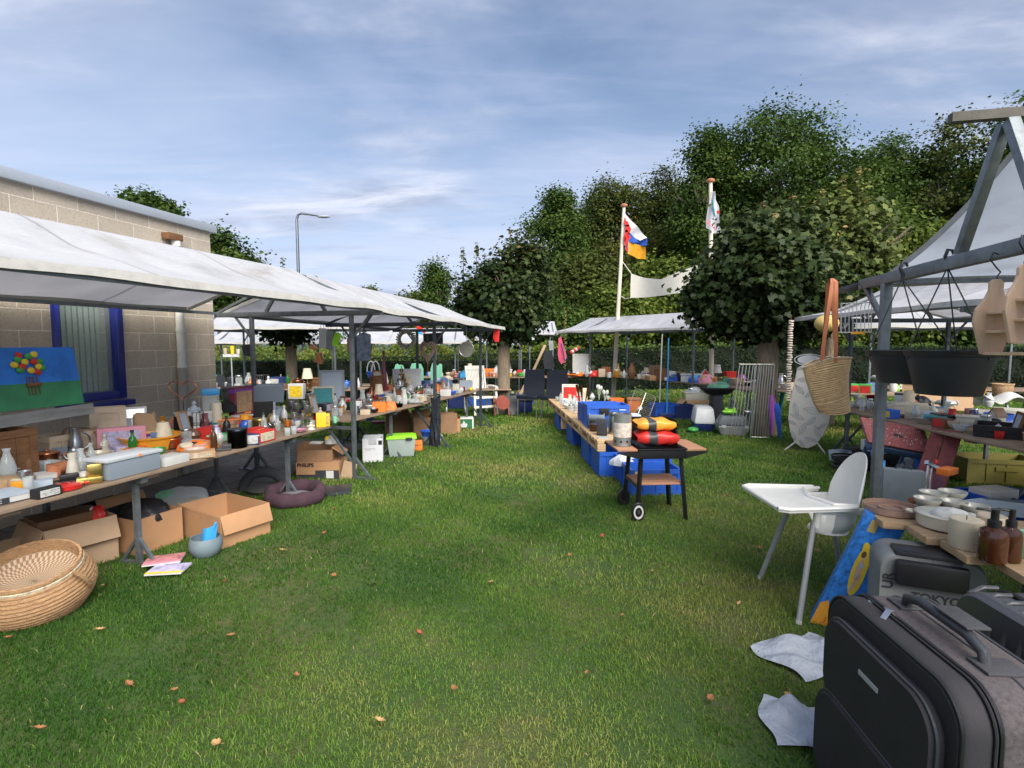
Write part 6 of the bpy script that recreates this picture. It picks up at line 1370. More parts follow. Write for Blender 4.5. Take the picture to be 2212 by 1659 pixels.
# hanging black planters
def planter(D, xl, xr, yt, yb, xh, yh, label, n=30):
    k = D/FP; c = W((xl+xr)/2, yb, D); w = (xr-xl)*k; h = (yb-yt)*k; r = thing('hanging_planter', label, 'planter', c, R(4), 'black hanging planters'); pm = mat('planter_black', (.018,.021,.028), .5, var=.3, vs=4, bump=.1)
    part(MB().lathe([(0,0),(w*.33,0),(w*.345,.01),(w*.40,h*.45),(w*.455,h*.84),(w*.455,h*.86),(w*.47,h*.87),(w*.49,h*.95),(w*.5,h),(w*.48,h),(w*.44,h*.88),(w*.32,.02),(0,.02)],n), 'pot', pm, r)
    hk = W(xh, yh, D)-c; zt = hk.z-.05
    for i in range(3):
        a = 2*PI*i/3-PI/2+.15; part(MB().tube([(w*.46*math.cos(a),w*.46*math.sin(a),h*.8),(w*.46*math.cos(a),w*.46*math.sin(a),h*1.0),(hk.x,0,zt)],.0035,6), 'hanger_rod', 'charcoal plastic', r)
    part(MB().tube([(hk.x,0,zt-.02),(hk.x+.004,0,zt+.02),(hk.x-.016,0,zt+.055),(hk.x-.004,0,zt+.088),(hk.x+.02,0,zt+.085),(hk.x+.028,0,zt+.065)],[.010,.011,.009,.008,.007,.006],8), 'hook', 'charcoal plastic', r)
planter(3.05,1880,2062,757,827,1948,582,'smaller black hanging planter next to the steel pole'); planter(2.72,1962,2132,757,852,2047,556,'larger black hanging planter nearer the camera')
# hanging wire cd rack
def wirehang():
    D = 3.55; q = W(1846,718,D); r = thing('wire_rack', 'white wire letter rack hanging from the beam', 'wire rack', q, R(-35)); k = D/FP
    m = MB()
    for i in range(8):
        x = -.075+i*.022; m.tube([(x,0,0),(x-.008,0,.17),(x-.002,.03,.195),(x+.0,.08,.20)],.0026,5)
    m.tube([(-.085,0,.0),(.09,0,.0)],.003,5).tube([(-.085,.08,.0),(.09,.08,.0)],.003,5).tube([(-.09,.08,.20),(.08,.08,.20)],.003,5)
    for x in (-.085,.09): m.tube([(x,0,0),(x,.08,0),(x-.005,.08,.2)],.003,5)
    part(m, 'rack_wire', 'white metal', r); part(MB().box(-.02,.06,-.006,.012,-.012,.004), 'wooden_foot', 'amber wood', r); part(MB().tube([(0,.04,.20),(.03,.04,.30),(.01,.04,.33)],.0025,5), 'hook', 'dark metal', r)
wirehang()
# fish shaped wooden shelves on S hooks
def fish(xc, yb, D, s, label, flip=1):
    q = W(xc, yb, D); r = thing('wooden_shelf', label, 'wall shelf', q, R(-8*flip), 'fish shaped wooden shelves'); wm = mat('pale_wood', (.58,.40,.28), .6, var=.18, vs=4, bump=.15, bs=25, sc=(5,5,1)); H = s
    out = [(-.14,.0),(-.20,.22),(-.26,.42),(-.24,.60),(-.13,.76),(-.09,.86),(-.09,.96),(-.04,1),(.04,1),(.08,.95),(.08,.84),(.15,.72),(.21,.60),(.24,.46),(.18,.22),(.11,0)]
    part(MB().prism([(x*H,z*H) for x,z in out],.014), 'fish_panel', wm, r, bev=.003, smooth=False)
    for z, w in ((.01,.33),(.30,.42),(.55,.30)): part(MB().box(-.12*H,w*H,-.10,.0,z*H-.006,z*H+.006) if z else MB(), 'shelf_board', mat('pale_wood2', (.66,.47,.32), .6, var=.15, vs=4, bump=.1, sc=(1,6,6)), r, bev=.002)
    z = H; part(MB().tube([(0,0,z-.01),(0,0,z+.012),(.012,0,z+.03),(-.005,0,z+.05),(-.032,0,z+.085),(-.02,0,z+.115),(.0,0,z+.105)],.003,6), 'hook', 'dark metal', r)
fish(2142,765,2.32,.325,'pale wooden fish shaped shelf hanging left of its twin'); fish(2200,742,2.14,.315,'pale wooden fish shaped shelf at the right edge of the picture',-1)
# ironing board
def ironing():
    D = 7.9; b = G(1740,975,0); r = thing('ironing_board', 'upright ironing board with grey leaf print cover', 'ironing board', (b.x,b.y,0), R(-30)); D = b.y; k = D/FP
    out = []
    H_ = lambda x, y: ((cp('g',x,y)[0]-1740)*k*1.1, (972-cp('g',x,y)[1])*k)
    for x, y in ((1430,700),(1480,670),(1570,672),(1600,700),(1612,850),(1680,1000),(1740,1110),(1752,1180),(1735,1330),(1690,1470),(1630,1590),(1560,1640),(1500,1635),(1430,1580),(1385,1450),(1365,1300),(1368,1150),(1395,950),(1415,820)): out.append(H_(x,y))
    T = MM4((0,0,0),R(6)); part(MB().prism(out,.03,T), 'board', mat('board_cover', (.60,.57,.52), .9, var=.06, bump=.2), r, bev=.008, smooth=True)
    for x, y, a, s in ((1500,830,5,70),(1460,950,-50,70),(1560,990,40,70),(1650,1080,20,65),(1430,1180,-75,80),(1590,1190,-12,100),(1450,1270,-20,75),(1580,1310,50,70),(1500,1410,70,80),(1640,1430,-70,75),(1400,1340,-30,50),(1580,1530,-15,65),(1420,1500,-70,60),(1550,720,30,50),(1460,705,10,45),(1680,1360,40,50),(1500,1590,-60,50)):
        c = H_(x,y); s_ = s*.1875*k; lf = MB(); a = R(a)
        def P_(u, v): return T@Vector((c[0]+(u*math.cos(a)-v*math.sin(a))*s_, -.0165, c[1]+(u*math.sin(a)+v*math.cos(a))*s_))
        lf.tube([P_(-1+2*i/10, .36*math.sin(PI*i/10)) for i in range(11)],.0028,4,cap=False); lf.tube([P_(-1+2*i/10, -.36*math.sin(PI*i/10)) for i in range(11)],.0028,4,cap=False); lf.tube([P_(-1,0),P_(.9,0)],.002,4)
        for i in range(6): u = -.6+i*.22; lf.tube([P_(u,0),P_(u+.14,.24)],.0018,4); lf.tube([P_(u,0),P_(u+.14,-.24)],.0018,4)
        part(lf, 'leaf_print', 'steel paint', r)
    w_ = 'white paint'; part(MB().tube([(-.28,-.05,0),(.02,.03,.28),(.10,.04,.9)],.011,8).tube([(.26,-.05,0),(.05,.03,.28),(-.06,.04,.9)],.011,8), 'leg', w_, r)
    z = 1.29; pts = [( .0+.20*math.cos(2*PI*i/20), .02, z+.10+.085*math.sin(2*PI*i/20)) for i in range(21)]; part(MB().tube(pts,.008,6,cap=False), 'iron_rest', w_, r); part(MB().lathe([(0,0),(.16,0),(.16,.004),(0,.004)],24,MM4((0,.02,z+.10),R(90))@Matrix.Diagonal((1,.45,1,1))), 'rest_plate', 'silver paint', r)
ironing()
# garland of wooden spools
def garland():
    D = 7.6; a = W(1703,690,D); b = W(1702,866,D); h = a.z-b.z; r = thing('garland', 'string of pale wooden slices hanging from the canvas corner', 'garland', (b.x,D,b.z)); n = 34
    for i in range(n):
        z = h*i/n; part(MB().lathe([(0,0),(.030,0),(.036,.006),(.034,.02),(.028,.024),(0,.024)],10,MM4((rnd.uniform(-.008,.008),0,z),R(rnd.uniform(-12,12)),R(rnd.uniform(-14,14)))@Matrix.Diagonal((1,1,.95,1))), 'wood_slice', mat('slice_wood', (.50,.42,.36), .8, var=.3, vs=30, bump=.3), r)
    part(MB().tube([(0,0,-.05),(0,0,h+.07)],.003,5), 'string', 'brown cloth', r)
garland()
# net-shaped straw fan in the background under the right stall
make('ball',.28,.28,.22,'gold wicker','basket','basket','round golden rattan ball hanging under the right stall',(W(1785,712,6.6).x,6.6,W(1785,718,6.6).z))
# ---- pet carrier, litter box, bbq column, umbrellas, airer
def carrier():
    p = G(1592,945,0); r = thing('pet_carrier', 'grey plastic pet carrier with pale base in front of the maple', 'pet carrier', (p.x,p.y+.22,0), R(-12)); k = PXM(p); w = 90*k; gm = mat('carrier_grey', (.075,.09,.10), .45, var=.1, bump=.05); lt = mat('carrier_light', (.36,.37,.36), .5, var=.08, bump=.04)
    part(MB().lathe([(0,0),(.50,0),(.56,.04),(.69,.17),(.70,.19),(0,.19)],4,Matrix.Rotation(0,4,'Z')@Matrix.Diagonal((w*.72,.36*1.0,1,1))@Matrix.Rotation(PI/4,4,'Z')), 'base', lt, r, bev=.02)
    part(MB().lathe([(0,.19),(.71,.19),(.70,.22),(.56,.34),(.50,.37),(0,.37)],4,Matrix.Diagonal((w*.72,.36*1.0,1,1))@Matrix.Rotation(PI/4,4,'Z')), 'top', gm, r, bev=.02)
    sl = MB()
    for i in range(12): x = -.16+i*.03; sl.box(x-.006,x+.006,-.165,-.15,0,.085,MM4((0,-.02,.245),R(-38))@MM4((0,.15,0)))
    part(sl, 'vent_slot', 'black paint', r)
    part(MB().box(-.22,-.15,-.275,-.245,.165,.215).box(.15,.22,-.275,-.245,.165,.215), 'latch', lt, r, bev=.004)
    return p, w
pc, pw_ = carrier(); zt = .372
frog = thing('toy_frog', 'lime green frog head toy on the pet carrier', 'toy', (pc.x-.05,pc.y+.22,zt)); part(MB().ell((0,0,.05),(.13,.09,.05),16).ell((-.07,-.02,.1),(.03,.03,.03)).ell((.07,-.02,.1),(.03,.03,.03)), 'frog_head', 'lime plastic', frog)
part(MB().box(-.12,.12,-.093,-.085,.042,.052), 'mouth', 'green plastic', frog)
make('bowl',.2,.2,.06,'silver metal','bowl','food bowl','metal food bowl on the right of the pet carrier top',(pc.x+.28,pc.y+.22,zt))
def litter():
    p = G(1528,934,0); r = thing('litter_box', 'hooded cat litter box with white top and navy base', 'litter box', (p.x,p.y+.25,0), R(-10)); 
    part(MB().lathe([(0,0),(.56,0),(.70,.15),(0,.15)],4,Matrix.Diagonal((.38,.52,1,1))@Matrix.Rotation(PI/4,4,'Z')), 'base', 'navy plastic', r, bev=.03); part(MB().lathe([(0,.15),(.70,.15),(.68,.2),(.58,.42),(.45,.47),(0,.47)],4,Matrix.Diagonal((.38,.52,1,1))@Matrix.Rotation(PI/4,4,'Z')), 'hood', 'silver plastic', r, bev=.04)
litter()
tag(MB().ell((0,0,.035),(.034,.034,.034),16).build('ball', 'lime cloth', None), 'yellow green tennis ball on the grass by the litter box', 'ball'); bpy.data.objects['ball'].location = G(1497,934,0)
def column():
    p = G(1547,915,0); r = thing('pedestal_grill', 'black pedestal grill with a tray of cloths on top', 'grill', (p.x,p.y,0)); part(MB().box(-.10,.10,-.08,.08,0,.62), 'pedestal', 'charcoal paint', r, bev=.006); part(MB().lathe([(0,.60),(.3,.60),(.46,.70),(.48,.72),(.48,.74),(0,.74)],4,Matrix.Diagonal((.85,.55,1,1))@Matrix.Rotation(PI/4,4,'Z')), 'grill_pan', 'black paint', r, bev=.01)
    make('heap',.42,.28,.12,'mint cloth|cream cloth','cloth_pile','cloths','pile of pale green cloths on the black pedestal grill',(p.x+.02,p.y,.742)); make('wire',.3,.25,.17,'white metal','wire_basket','basket','white wire basket on the black pedestal grill',(p.x+.1,p.y+.02,.742))
column()
def sidetable():
    p = G(1503,893,0); r = thing('side_table', 'cream painted side table with a deep front panel', 'side table', (p.x,p.y+.1,0), R(-6)); part(MB().box(-.26,.26,-.2,.2,.47,.49).box(-.25,.25,-.195,-.18,.29,.47), 'table_body', 'ivory paint', r, bev=.004)
    for x in (-.24,.24):
        for y in (-.18,.18): part(MB().bar((x,y,0),(x,y,.47),.025), 'leg', 'ivory paint', r)
    make('heap',.36,.25,.12,'clear frosted|silver metal','glassware','glassware','heap of clear glassware on the cream side table',(p.x,p.y+.1,.492))
sidetable()
def airer():
    p = Vector((4.14,8.9,0)); r = thing('drying_rack', 'folded white wire drying rack leaning on the maple trunk', 'drying rack', (p.x,p.y,0), R(-8), None, (R(-4),0,R(-8))); h = 1.28; m = MB()
    for i in range(7): x = -.36+i*.055; m.tube([(x-.03,0,.12),(x+.10,0,h)],.007,5)
    m.tube([(-.27,0,h),(.30,0,h)],.013,6); part(m, 'left_wing', 'white metal', r); m = MB()
    for i in range(7): x = .03+i*.042; m.tube([(x-.06,.03,-.0+.05),(x+.03,.03,h)],.007,5)
    m.tube([(-.06,.03,.02),(-.0,.03,h)],.012,6).tube([(-.06,.03,.04),(.24,.03,.04)],.007,6); part(m, 'right_wing', 'white metal', r)
airer()
def umbrella(px, pyb, pyt, c, label, lean):
    p = G(px, pyb, 0); k = PXM(p); h = (pyb-pyt)*k; r = thing('umbrella', label, 'umbrella', p, 0, None, (0,R(lean),0)); part(MB().lathe([(0,.03*h),(.012,.04*h),(.042,.35*h),(.05,.62*h),(.03,.72*h),(.012,.74*h),(0,.74*h)],10), 'canopy', c, r); part(MB().tube([(0,0,0),(0,0,.05*h)],.004,5), 'tip', 'dark plastic', r); part(MB().tube([(0,0,.72*h),(0,0,.9*h),(.0,0,h)],[.006,.014,.014],8), 'handle', 'dark plastic', r)
umbrella(1666,944,820,'violet cloth','folded violet umbrella leaning on the maple trunk',-2); umbrella(1686,952,840,'blue cloth','folded blue and white umbrella next to the violet one',-8)
umbrella(1682,905,800,'teal cloth','thin teal umbrella behind the maple trunk',6)
# ================================================================== UNDER THE LEFT TABLES
def carton(cr, corner_px, w, d, h, rz, label, flaps, m='tan card', z=0, name='cardboard_box', extra=None):
    """open cardboard box; corner_px = nearest bottom corner in the photo; local x right, y back. flaps: dict side->angle"""
    px, py = cp(cr, *corner_px); p = G(px, py, z); r = thing(name, label, 'cardboard box', p, rz); t = .006
    mb = MB(); mb.box(0,w,0,t,0,h); mb.box(0,w,d-t,d,0,h); mb.box(0,t,t,d-t,0,h); mb.box(w-t,w,t,d-t,0,h); mb.box(t,w-t,t,d-t,0,t); part(mb, 'carton_body', m, r)
    for s, (an, fl) in flaps.items():
        a = R(an); f = MB()
        if s == 'f': f.box(.003,w-.003,-t/2,t/2,0,fl,MM4((0,t/2,h))@Matrix.Rotation(a,4,'X'))
        if s == 'b': f.box(.003,w-.003,-t/2,t/2,0,fl,MM4((0,d-t/2,h))@Matrix.Rotation(-a,4,'X'))
        if s == 'l': f.box(-t/2,t/2,.003,d-.003,0,fl,MM4((t/2,0,h))@Matrix.Rotation(-a,4,'Y'))
        if s == 'r': f.box(-t/2,t/2,.003,d-.003,0,fl,MM4((w-t/2,0,h))@Matrix.Rotation(a,4,'Y'))
        part(f, 'flap', m, r, bev=.0015)
    return r
cm = mat('card_fresh', (.42,.23,.115), .85, var=.1, vs=5, bump=.15, bs=90); cm2 = mat('card_pale', (.44,.30,.19), .85, var=.12, vs=5, bump=.15, bs=90); cm3 = mat('card_dull', (.27,.155,.085), .88, var=.18, vs=6, bump=.15, bs=90); MC['c1']=cm; MC['c2']=cm2; MC['c3']=cm3
carton('D',(1700,655),.44,.62,.265,R(60),'big open cardboard box standing on the grass before the table',{'f':(163,.155),'r':(172,.16),'l':(178,.02)},cm)
carton('D',(1050,715),.38,.42,.285,R(68),'brown cardboard box with a black bag bulging out behind the table leg',{'b':(30,.12)},cm)
q = G(*cp('D',1055,715)); make('heap',.34,.30,.16,'black leather','bin_bag','plastic bag','black bin bag spilling from the brown cardboard box',(q.x-.08,q.y+.24,.23),.3)
carton('_',(100,1252),.44,.48,.34,R(58),'cardboard box with one wide pale flap hanging down',{'f':(158,.17),'l':(160,.14)},cm2)
q = G(100,1252); make('box',.34,.28,.09,'brown paint','box','box','dark brown wooden case inside the flap box',(q.x-.12,q.y+.28,.29),R(58)); make('heap',.12,.1,.1,'red plastic|white cloth','packet','packet','red and white packet poking out of the flap box',(q.x+.08,q.y+.38,.31))
carton('_',(-30,1300),.30,.40,.26,R(58),'half hidden cardboard box at the left edge of the photo',{'f':(150,.12),'r':(150,.1)},cm2)
make('crate',.55,.35,.34,'black plastic','crate','crate','black slatted folding crate in the shade under the table',(-3.35,4.15,.0),AL)
make('heap',.5,.4,.16,'clear frosted|mint cloth','plastic_bag','plastic bag','clear bags with greenish contents behind the big open box',G(*cp('D',1400,330))+Vector((-.1,.15,0)),.3)
make('appliance',.34,.22,.18,'ivory plastic|navy plastic','heater','heater','pale machine with a dark blue knob under the table',(-3.0,4.75,.012),AL)
# round basket in the left foreground
def bigbasket():
    r = thing('basket', 'large round straw basket tilted on the grass with a smaller white weave basket inside', 'basket', (-2.93,3.16,.035), 0, None, (R(15),R(6),0)); r.scale = (1.0,1.0,1.0)
    bm_ = mat('basket_weave', (.43,.25,.125), .85, var=.42, vs=26, bump=1, bs=60, sc=(1,1,7), bd=.012)
    n = 44; pr = [(0,0),(.20,0)]
    for i in range(26):
        z = i/25*.27; rr = .23+.065*math.sin(PI*min(1,z/.27*.92+.05)); pr.append((rr+.004*abs(math.sin(i*PI/2+.3))+(.003 if i%2 else 0), z+.004))
    pr += [(pr[-1][0]+.006,.285),(pr[-1][0],.30),(pr[-1][0]-.012,.30),(pr[-1][0]-.02,.26),(.2,.02),(0,.02)]
    part(MB().lathe(pr, n), 'basket_body', bm_, r)
    wv, t, o = new_mat('white_weave'); p = t.nodes.new('ShaderNodeBsdfPrincipled'); a = t.nodes.new('ShaderNodeTexCoord'); ck = t.nodes.new('ShaderNodeTexChecker'); ck.inputs['Scale'].default_value=1
    s = t.nodes.new('ShaderNodeSeparateXYZ'); t.links.new(a.outputs['Object'], s.inputs[0])
    def M_(op, x, y=None):
        k = t.nodes.new('ShaderNodeMath'); k.operation = op
        for i, z in enumerate((x,y)):
            if z is None: continue
            if isinstance(z,(int,float)): k.inputs[i].default_value = z
            else: t.links.new(z, k.inputs[i])
        return k.outputs[0]
    rad = M_('SQRT', M_('ADD', M_('MULTIPLY', s.outputs[0], s.outputs[0]), M_('MULTIPLY', s.outputs[1], s.outputs[1]))); an = M_('ARCTAN2', s.outputs[1], s.outputs[0])
    c_ = t.nodes.new('ShaderNodeCombineXYZ'); t.links.new(M_('ADD', M_('MULTIPLY', an, 14.0), M_('MULTIPLY', rad, 22)), c_.inputs[0]); t.links.new(M_('MULTIPLY', rad, 46), c_.inputs[1]); c_.inputs[2].default_value=.5; t.links.new(c_.outputs[0], ck.inputs[0])
    ck.inputs['Color1'].default_value=(.46,.37,.26,1); ck.inputs['Color2'].default_value=(.27,.15,.085,1); t.links.new(ck.outputs[0], p.inputs[0]); p.inputs['Roughness'].default_value=.85; t.links.new(bumpn(t, ck.outputs['Fac'], .8, .004), p.inputs['Normal']); t.links.new(p.outputs[0], o.inputs[0])
    part(MB().lathe([(0,.17),(.10,.172),(.18,.19),(.235,.245),(.245,.262),(.235,.268),(.225,.255)],n), 'inner_weave', wv, r)
    part(MB().lathe([(.225,.258),(.250,.258),(.252,.274),(.228,.276),(.225,.258)],n), 'inner_rim', 'cream wicker', r)
    part(MB().tube([(.27,-.02,.29),(.31,.0,.24),(.315,.03,.17),(.29,.05,.12)],[.012,.014,.013,.009],7), 'handle', bm_, r)
bigbasket()
def greypot():
    p = G(*cp('D',1545,728)); p.y += .07; r = thing('bucket', 'blue grey rounded pot with a bright blue scoop on the grass', 'pot', p, 0); part(L_(hollow([(0,0),(.62,0),(.85,.18),(1,.5),(.98,.8),(.90,1)],.94),.235,.15,30), 'pot_body', mat('pot_bluegrey', (.16,.21,.24), .6, var=.15, bump=.2), r)
    part(MB().grid(lambda u,v: (-.05+.12*u+.02*v, .015-.05*math.sin(PI*u), .10+.11*v+.03*u), 6, 6), 'scoop', 'sky plastic', r, sol=.004); part(MB().tube([(.055,0,.19),(.085,0,.26)],.010,8), 'scoop_handle', 'sky plastic', r)
greypot()
def mags(px, py, cols, label, rz, z=.03):
    p = G(*cp('D',px,py)); p.z = z; r = thing('magazine', label, 'magazine', p, rz); part(MB().box(-.12,.12,0,.17,0,.010), 'pages', 'white paper', r); part(MB().box(-.12,.12,0,.17,.0105,.0125), 'cover', mat('mag_'+cols, PAL[cols], .35, var=.9, vs=14, bump=.0), r); part(MB().box(-.12,.12,.0,.03,.013,.0135), 'cover_strip', ('pink' if cols != 'lilac' else 'yellow')+' paper', r)
mags(1250,885,'lilac','lilac and yellow comic lying nearest on the grass',R(8)); mags(1240,820,'rose','pink edged comic lying on the lilac one by the table foot',R(20),.045)
# pet bed, crate lid
def petbed():
    p = G(905,1100); r = thing('pet_bed', 'round maroon plush pet bed with grey cushion on the grass', 'pet bed', (-1.12+-.0,4.98,0), 0); r.location = (G(612,1103).x, G(612,1103).y+.30, 0); r.scale = (.66,.78,.85)
    ring = [(.36*math.cos(2*PI*i/28)*(1.05), .30*math.sin(2*PI*i/28), .085+.035*(1 if math.sin(2*PI*i/28) > 0 else 0)) for i in range(29)]
    part(MB().tube(ring,[.088+.008*math.sin(i*1.9) for i in range(29)],12,cap=False), 'bolster', mat('plush', (.055,.026,.038), .95, var=.3, bump=.8, bs=60), r); part(MB().ell((0,-.02,.06),(.30,.24,.06),20), 'cushion', mat('cushion_grey', (.17,.16,.17), .95, var=.2, bump=.4), r)
petbed()
r = thing('pet_bed', 'black rounded pet cave bed behind the maroon one', 'pet bed', (G(545,1080).x, G(545,1080).y+.25, 0)); r.scale = (.8,.8,.9); part(MB().tube([(.30*math.cos(PI*i/14), .05, .02+.24*math.sin(PI*i/14)) for i in range(15)],.065,10), 'arch', 'charcoal cloth', r); part(MB().ell((0,.1,.04),(.30,.25,.06),16), 'cushion', 'dark cloth', r)
make('box',.42,.34,.035,'charcoal plastic','tray','tray','flat dark grey plastic lid on the grass by the stall foot',(G(700,1076).x,G(700,1076).y+.22,0),.28)
# printed carton pair
def philips():
    p = G(*cp('O',95,985)); r = thing('cardboard_box', 'brown and black printed carton with large black letters under the table', 'cardboard box', p, R(2)); w, d, h = .52,.36,.20
    part(MB().box(0,w,0,d,0,h), 'carton_body', cm, r); part(MB().box(.004,w-.004,-.002,-.0005,.0,.105), 'dark_band', 'charcoal card', r); part(MB().box(.006,.23,-.003,-.0021,.055,.145), 'brown_panel', cm, r)
    textmesh('brand_lettering','PHILIPS',.062,'black paint',r,MM4((.115,-.004,.170),R(90)),.0006,bold=.002); part(MB().box(.36,.45,-.0035,-.0021,.008,.10), 'address_label', 'white paper', r)
    f = MB().box(0,.17,0,.006,0,.24,MM4((w,.0,.0),0,0,R(-8))@MM4((0,0,0),0,R(16))); part(f, 'flap', cm2, r)
    r2 = thing('cardboard_box', 'upturned open brown carton lying on the printed one', 'cardboard box', (p.x+.0,p.y+.03,h+.002), R(6)); part(MB().box(0,.42,0,.30,0,.006).box(0,.42,.294,.30,.006,.20).box(0,.006,.006,.294,.006,.20).box(.006,.414,0,.006,.006,.14).box(.414,.42,.006,.294,.006,.17), 'carton_body', cm3, r2); part(MB().box(.42,.58,.0,.30,-.003,.003,MM4((0,0,.17))@MM4((.42,0,0),0,R(35))@MM4((-.42,0,0))), 'flap', cm, r2)
    make('box',.14,.1,.02,'white paper','packet','packet','white packet lying on the upturned carton',(p.x+.2,p.y+.15,h+.21)); make('heap',.14,.12,.10,'white plastic|yellow plastic','toy','toy','white and yellow bundle on the upturned carton',(p.x+.36,p.y+.2,h+.20))
philips()
def whitebox():
    p = G(*cp('O',862,795)); w, d, h = .27,.33,.33; r = thing('cardboard_box', 'white printed open carton with a hand hole beside the green lidded tote', 'cardboard box', p, R(12)); t = .006
    f = MB(); f.box(0,w,0,t,0,h-.09); f.box(0,.08,0,t,h-.09,h); f.box(w-.08,w,0,t,h-.09,h)
    f.box(0,w,d-t,d,0,h); f.box(0,t,t,d-t,0,h); f.box(w-t,w,t,d-t,0,h); f.box(t,w-t,t,d-t,0,t); part(f, 'carton_body', mat('white_card', (.60,.61,.64), .7, var=.06, bump=.05), r, weld=False)
    part(MB().box(-.002,-.0008,.04,.14,h-.14,h-.04).box(w-.058,w-.008,-.002,-.0008,h-.09,h-.03), 'logo_patch', 'black paper', r, weld=False)
    textmesh('carton_lettering','ALU',.05,'white paper',r,MM4((-.003,.09,h-.09),R(90),0,R(-90)),.0005); textmesh('carton_print','Transportbox',.026,'steel paint',r,MM4((.10,-.002,.19),R(90)),.0005)
    textmesh('carton_print','22 x 33 cm',.015,'steel paint',r,MM4((.08,-.002,.165),R(90)),.0005); part(MB().box(w-.10,w-.07,-.002,-.0008,.10,.13).box(w-.05,w-.03,-.002,-.0008,.11,.13).box(w-.10,w-.07,-.002,-.0008,.03,.05), 'print_mark', 'silver paper', r, weld=False)
whitebox()
def tote():
    p = G(*cp('O',1240,742)); r = thing('storage_tote', 'clear plastic storage tote with a lime green lid', 'storage box', (p.x+.05,p.y+.18,0), R(12)); part(MB().lathe([(0,.01),(.58,.01),(.68,.27),(0,.27)],4,Matrix.Diagonal((.42,.36,1,1))@Matrix.Rotation(PI/4,4,'Z')), 'tote_body', mat('tote_milky', (.42,.50,.47), .35, var=.12, vs=4, bump=.05, trans=.3), r, bev=.015)
    part(MB().box(-.215,.215,-.185,.185,.27,.295).box(-.18,.18,-.15,.15,.295,.31), 'lid', 'lime plastic', r, bev=.008); part(MB().box(.06,.15,-.198,-.184,.255,.295), 'clip', 'charcoal plastic', r, bev=.004); part(MB().lathe([(0,-.01),(.022,-.01),(.022,.01),(0,.01)],12,MM4((-.12,-.135,.022),0,R(90))), 'wheel', 'dark plastic', r)
tote()
r_ = make('box',.13,.12,.15,'orange card','box','box','small orange carton with dark handwriting beside the tote',G(*cp('O',1490,660))+Vector((0,.06,0)),R(12)); textmesh('script','Plaisir',.04,'brown paint',r_,MM4((0,-.062,.09),R(90),R(-8)),.0005)
make('basin',.36,.36,.12,'silver plastic','basin','basin','pale grey tub under the blue lid',G(*cp('O',1640,585))+Vector((0,.16,0))); make('basin',.32,.32,.10,'blue plastic','basin','basin','blue round bowl stacked in the pale grey tub',G(*cp('O',1620,585))+Vector((0,.16,.10)))
carton('O',(1760,470),.30,.35,.36,R(14),'tall cardboard box at the far end under the second table',{'f':(10,.02)},cm3); carton('O',(1130,470),.44,.4,.36,R(16),'large brown carton behind the lime lidded tote',{'b':(20,.15)},cm3); carton('O',(1450,500),.34,.36,.34,R(16),'brown carton behind the blue bowl',{'b':(20,.1),'l':(30,.1)},cm3)
carton('O',(700,330),.5,.4,.26,R(16),'navy blue box in the shade under the table joint',{},mat('navy_card',(.01,.02,.09),.6,var=.2,bump=.1))
make('box',.3,.2,.05,'maroon paint','tray','tray','dark red tray leaning behind the white carton',G(*cp('O',900,480))+Vector((.1,.6,.12)),.3)
carton('O',(1860,455),.20,.3,.26,R(14),'light brown carton beyond the wrapped pole',{'r':(20,.04)},cm)
def stool():
    p = G(*cp('O',2010,405)); r = thing('step_stool', 'white and green plastic step stool with a flame emblem', 'stool', (p.x+.02,p.y+.1,0), R(8)); w, d, h = .36,.24,.21; wp = mat('stool_white',(.62,.64,.62),.5,var=.1,bump=.05)
    part(MB().box(-w/2,w/2,-d/2,d/2,h-.025,h), 'top', wp, r, bev=.006)
    for x in (-1,1): part(MB().box(min(x*w/2,x*(w/2-.03)),max(x*w/2,x*(w/2-.03)),-d/2,d/2,0,h-.025), 'side_panel', wp, r, bev=.004)
    part(MB().box(-w/2+.03,w/2-.03,-d/2+.01,-d/2+.02,.02,h-.026), 'front_panel', mat('stool_green',(.02,.15,.06),.5,var=.2,bump=.05), r)
    fl = [(-.05,.03),(-.075,.07),(-.05,.11),(-.045,.085),(-.02,.13),(-.01,.165),(.015,.12),(.02,.09),(.035,.12),(.06,.08),(.055,.045),(.03,.028)]; part(MB().prism(fl,.004,MM4((0,-d/2+.008,0))), 'flame_emblem', 'silver paper', r)
stool()
# ================================================================== HANGING THINGS ON THE LEFT STALLS
def hp(cr, x, y, D): return W(*cp(cr, x, y), D)
def cord(root, a, b, m='brown cloth', nm='cord', th=.003): part(MB().tube([a,b],th,5), nm, m, root)
def hangflat(cr, poly, D, th, m, name, label, cords=(), cat=None, rz=0, group=None, top=2.02):
    pts = [hp(cr,x,y,D) for x,y in poly]; c = sum(pts, Vector())/len(pts); base = Vector((c.x,D,min(p.z for p in pts))); r = thing(name, label, cat or name.replace('_',' '), base, rz, group)
    part(MB().prism([(p.x-base.x,p.z-base.z) for p in pts],th), name.split('_')[-1]+'_body', m, r, bev=min(.004,th*.3), smooth=False)
    for (x0,y0,y1) in cords:
        a = hp(cr,x0,y0,D)-base; b = hp(cr,x0,y1,D)-base; cord(r, (a.x,0,a.z), (b.x,0,b.z), 'dark metal')
    return r, base
hangflat('C',[(-15,110),(85,115),(80,390),(-10,380)],6.9,.03,'silver cloth','grey_trousers','grey folded trousers on the left one of two hangers',[(10,110,60),(50,112,60)],'trousers',group='trousers on hangers')
hangflat('C',[(90,150),(180,150),(175,425),(85,400)],6.8,.03,'grey cloth','grey_trousers','grey folded trousers with a dark waistband on the right hanger',[(110,150,70),(150,150,70)],'trousers',group='trousers on hangers')
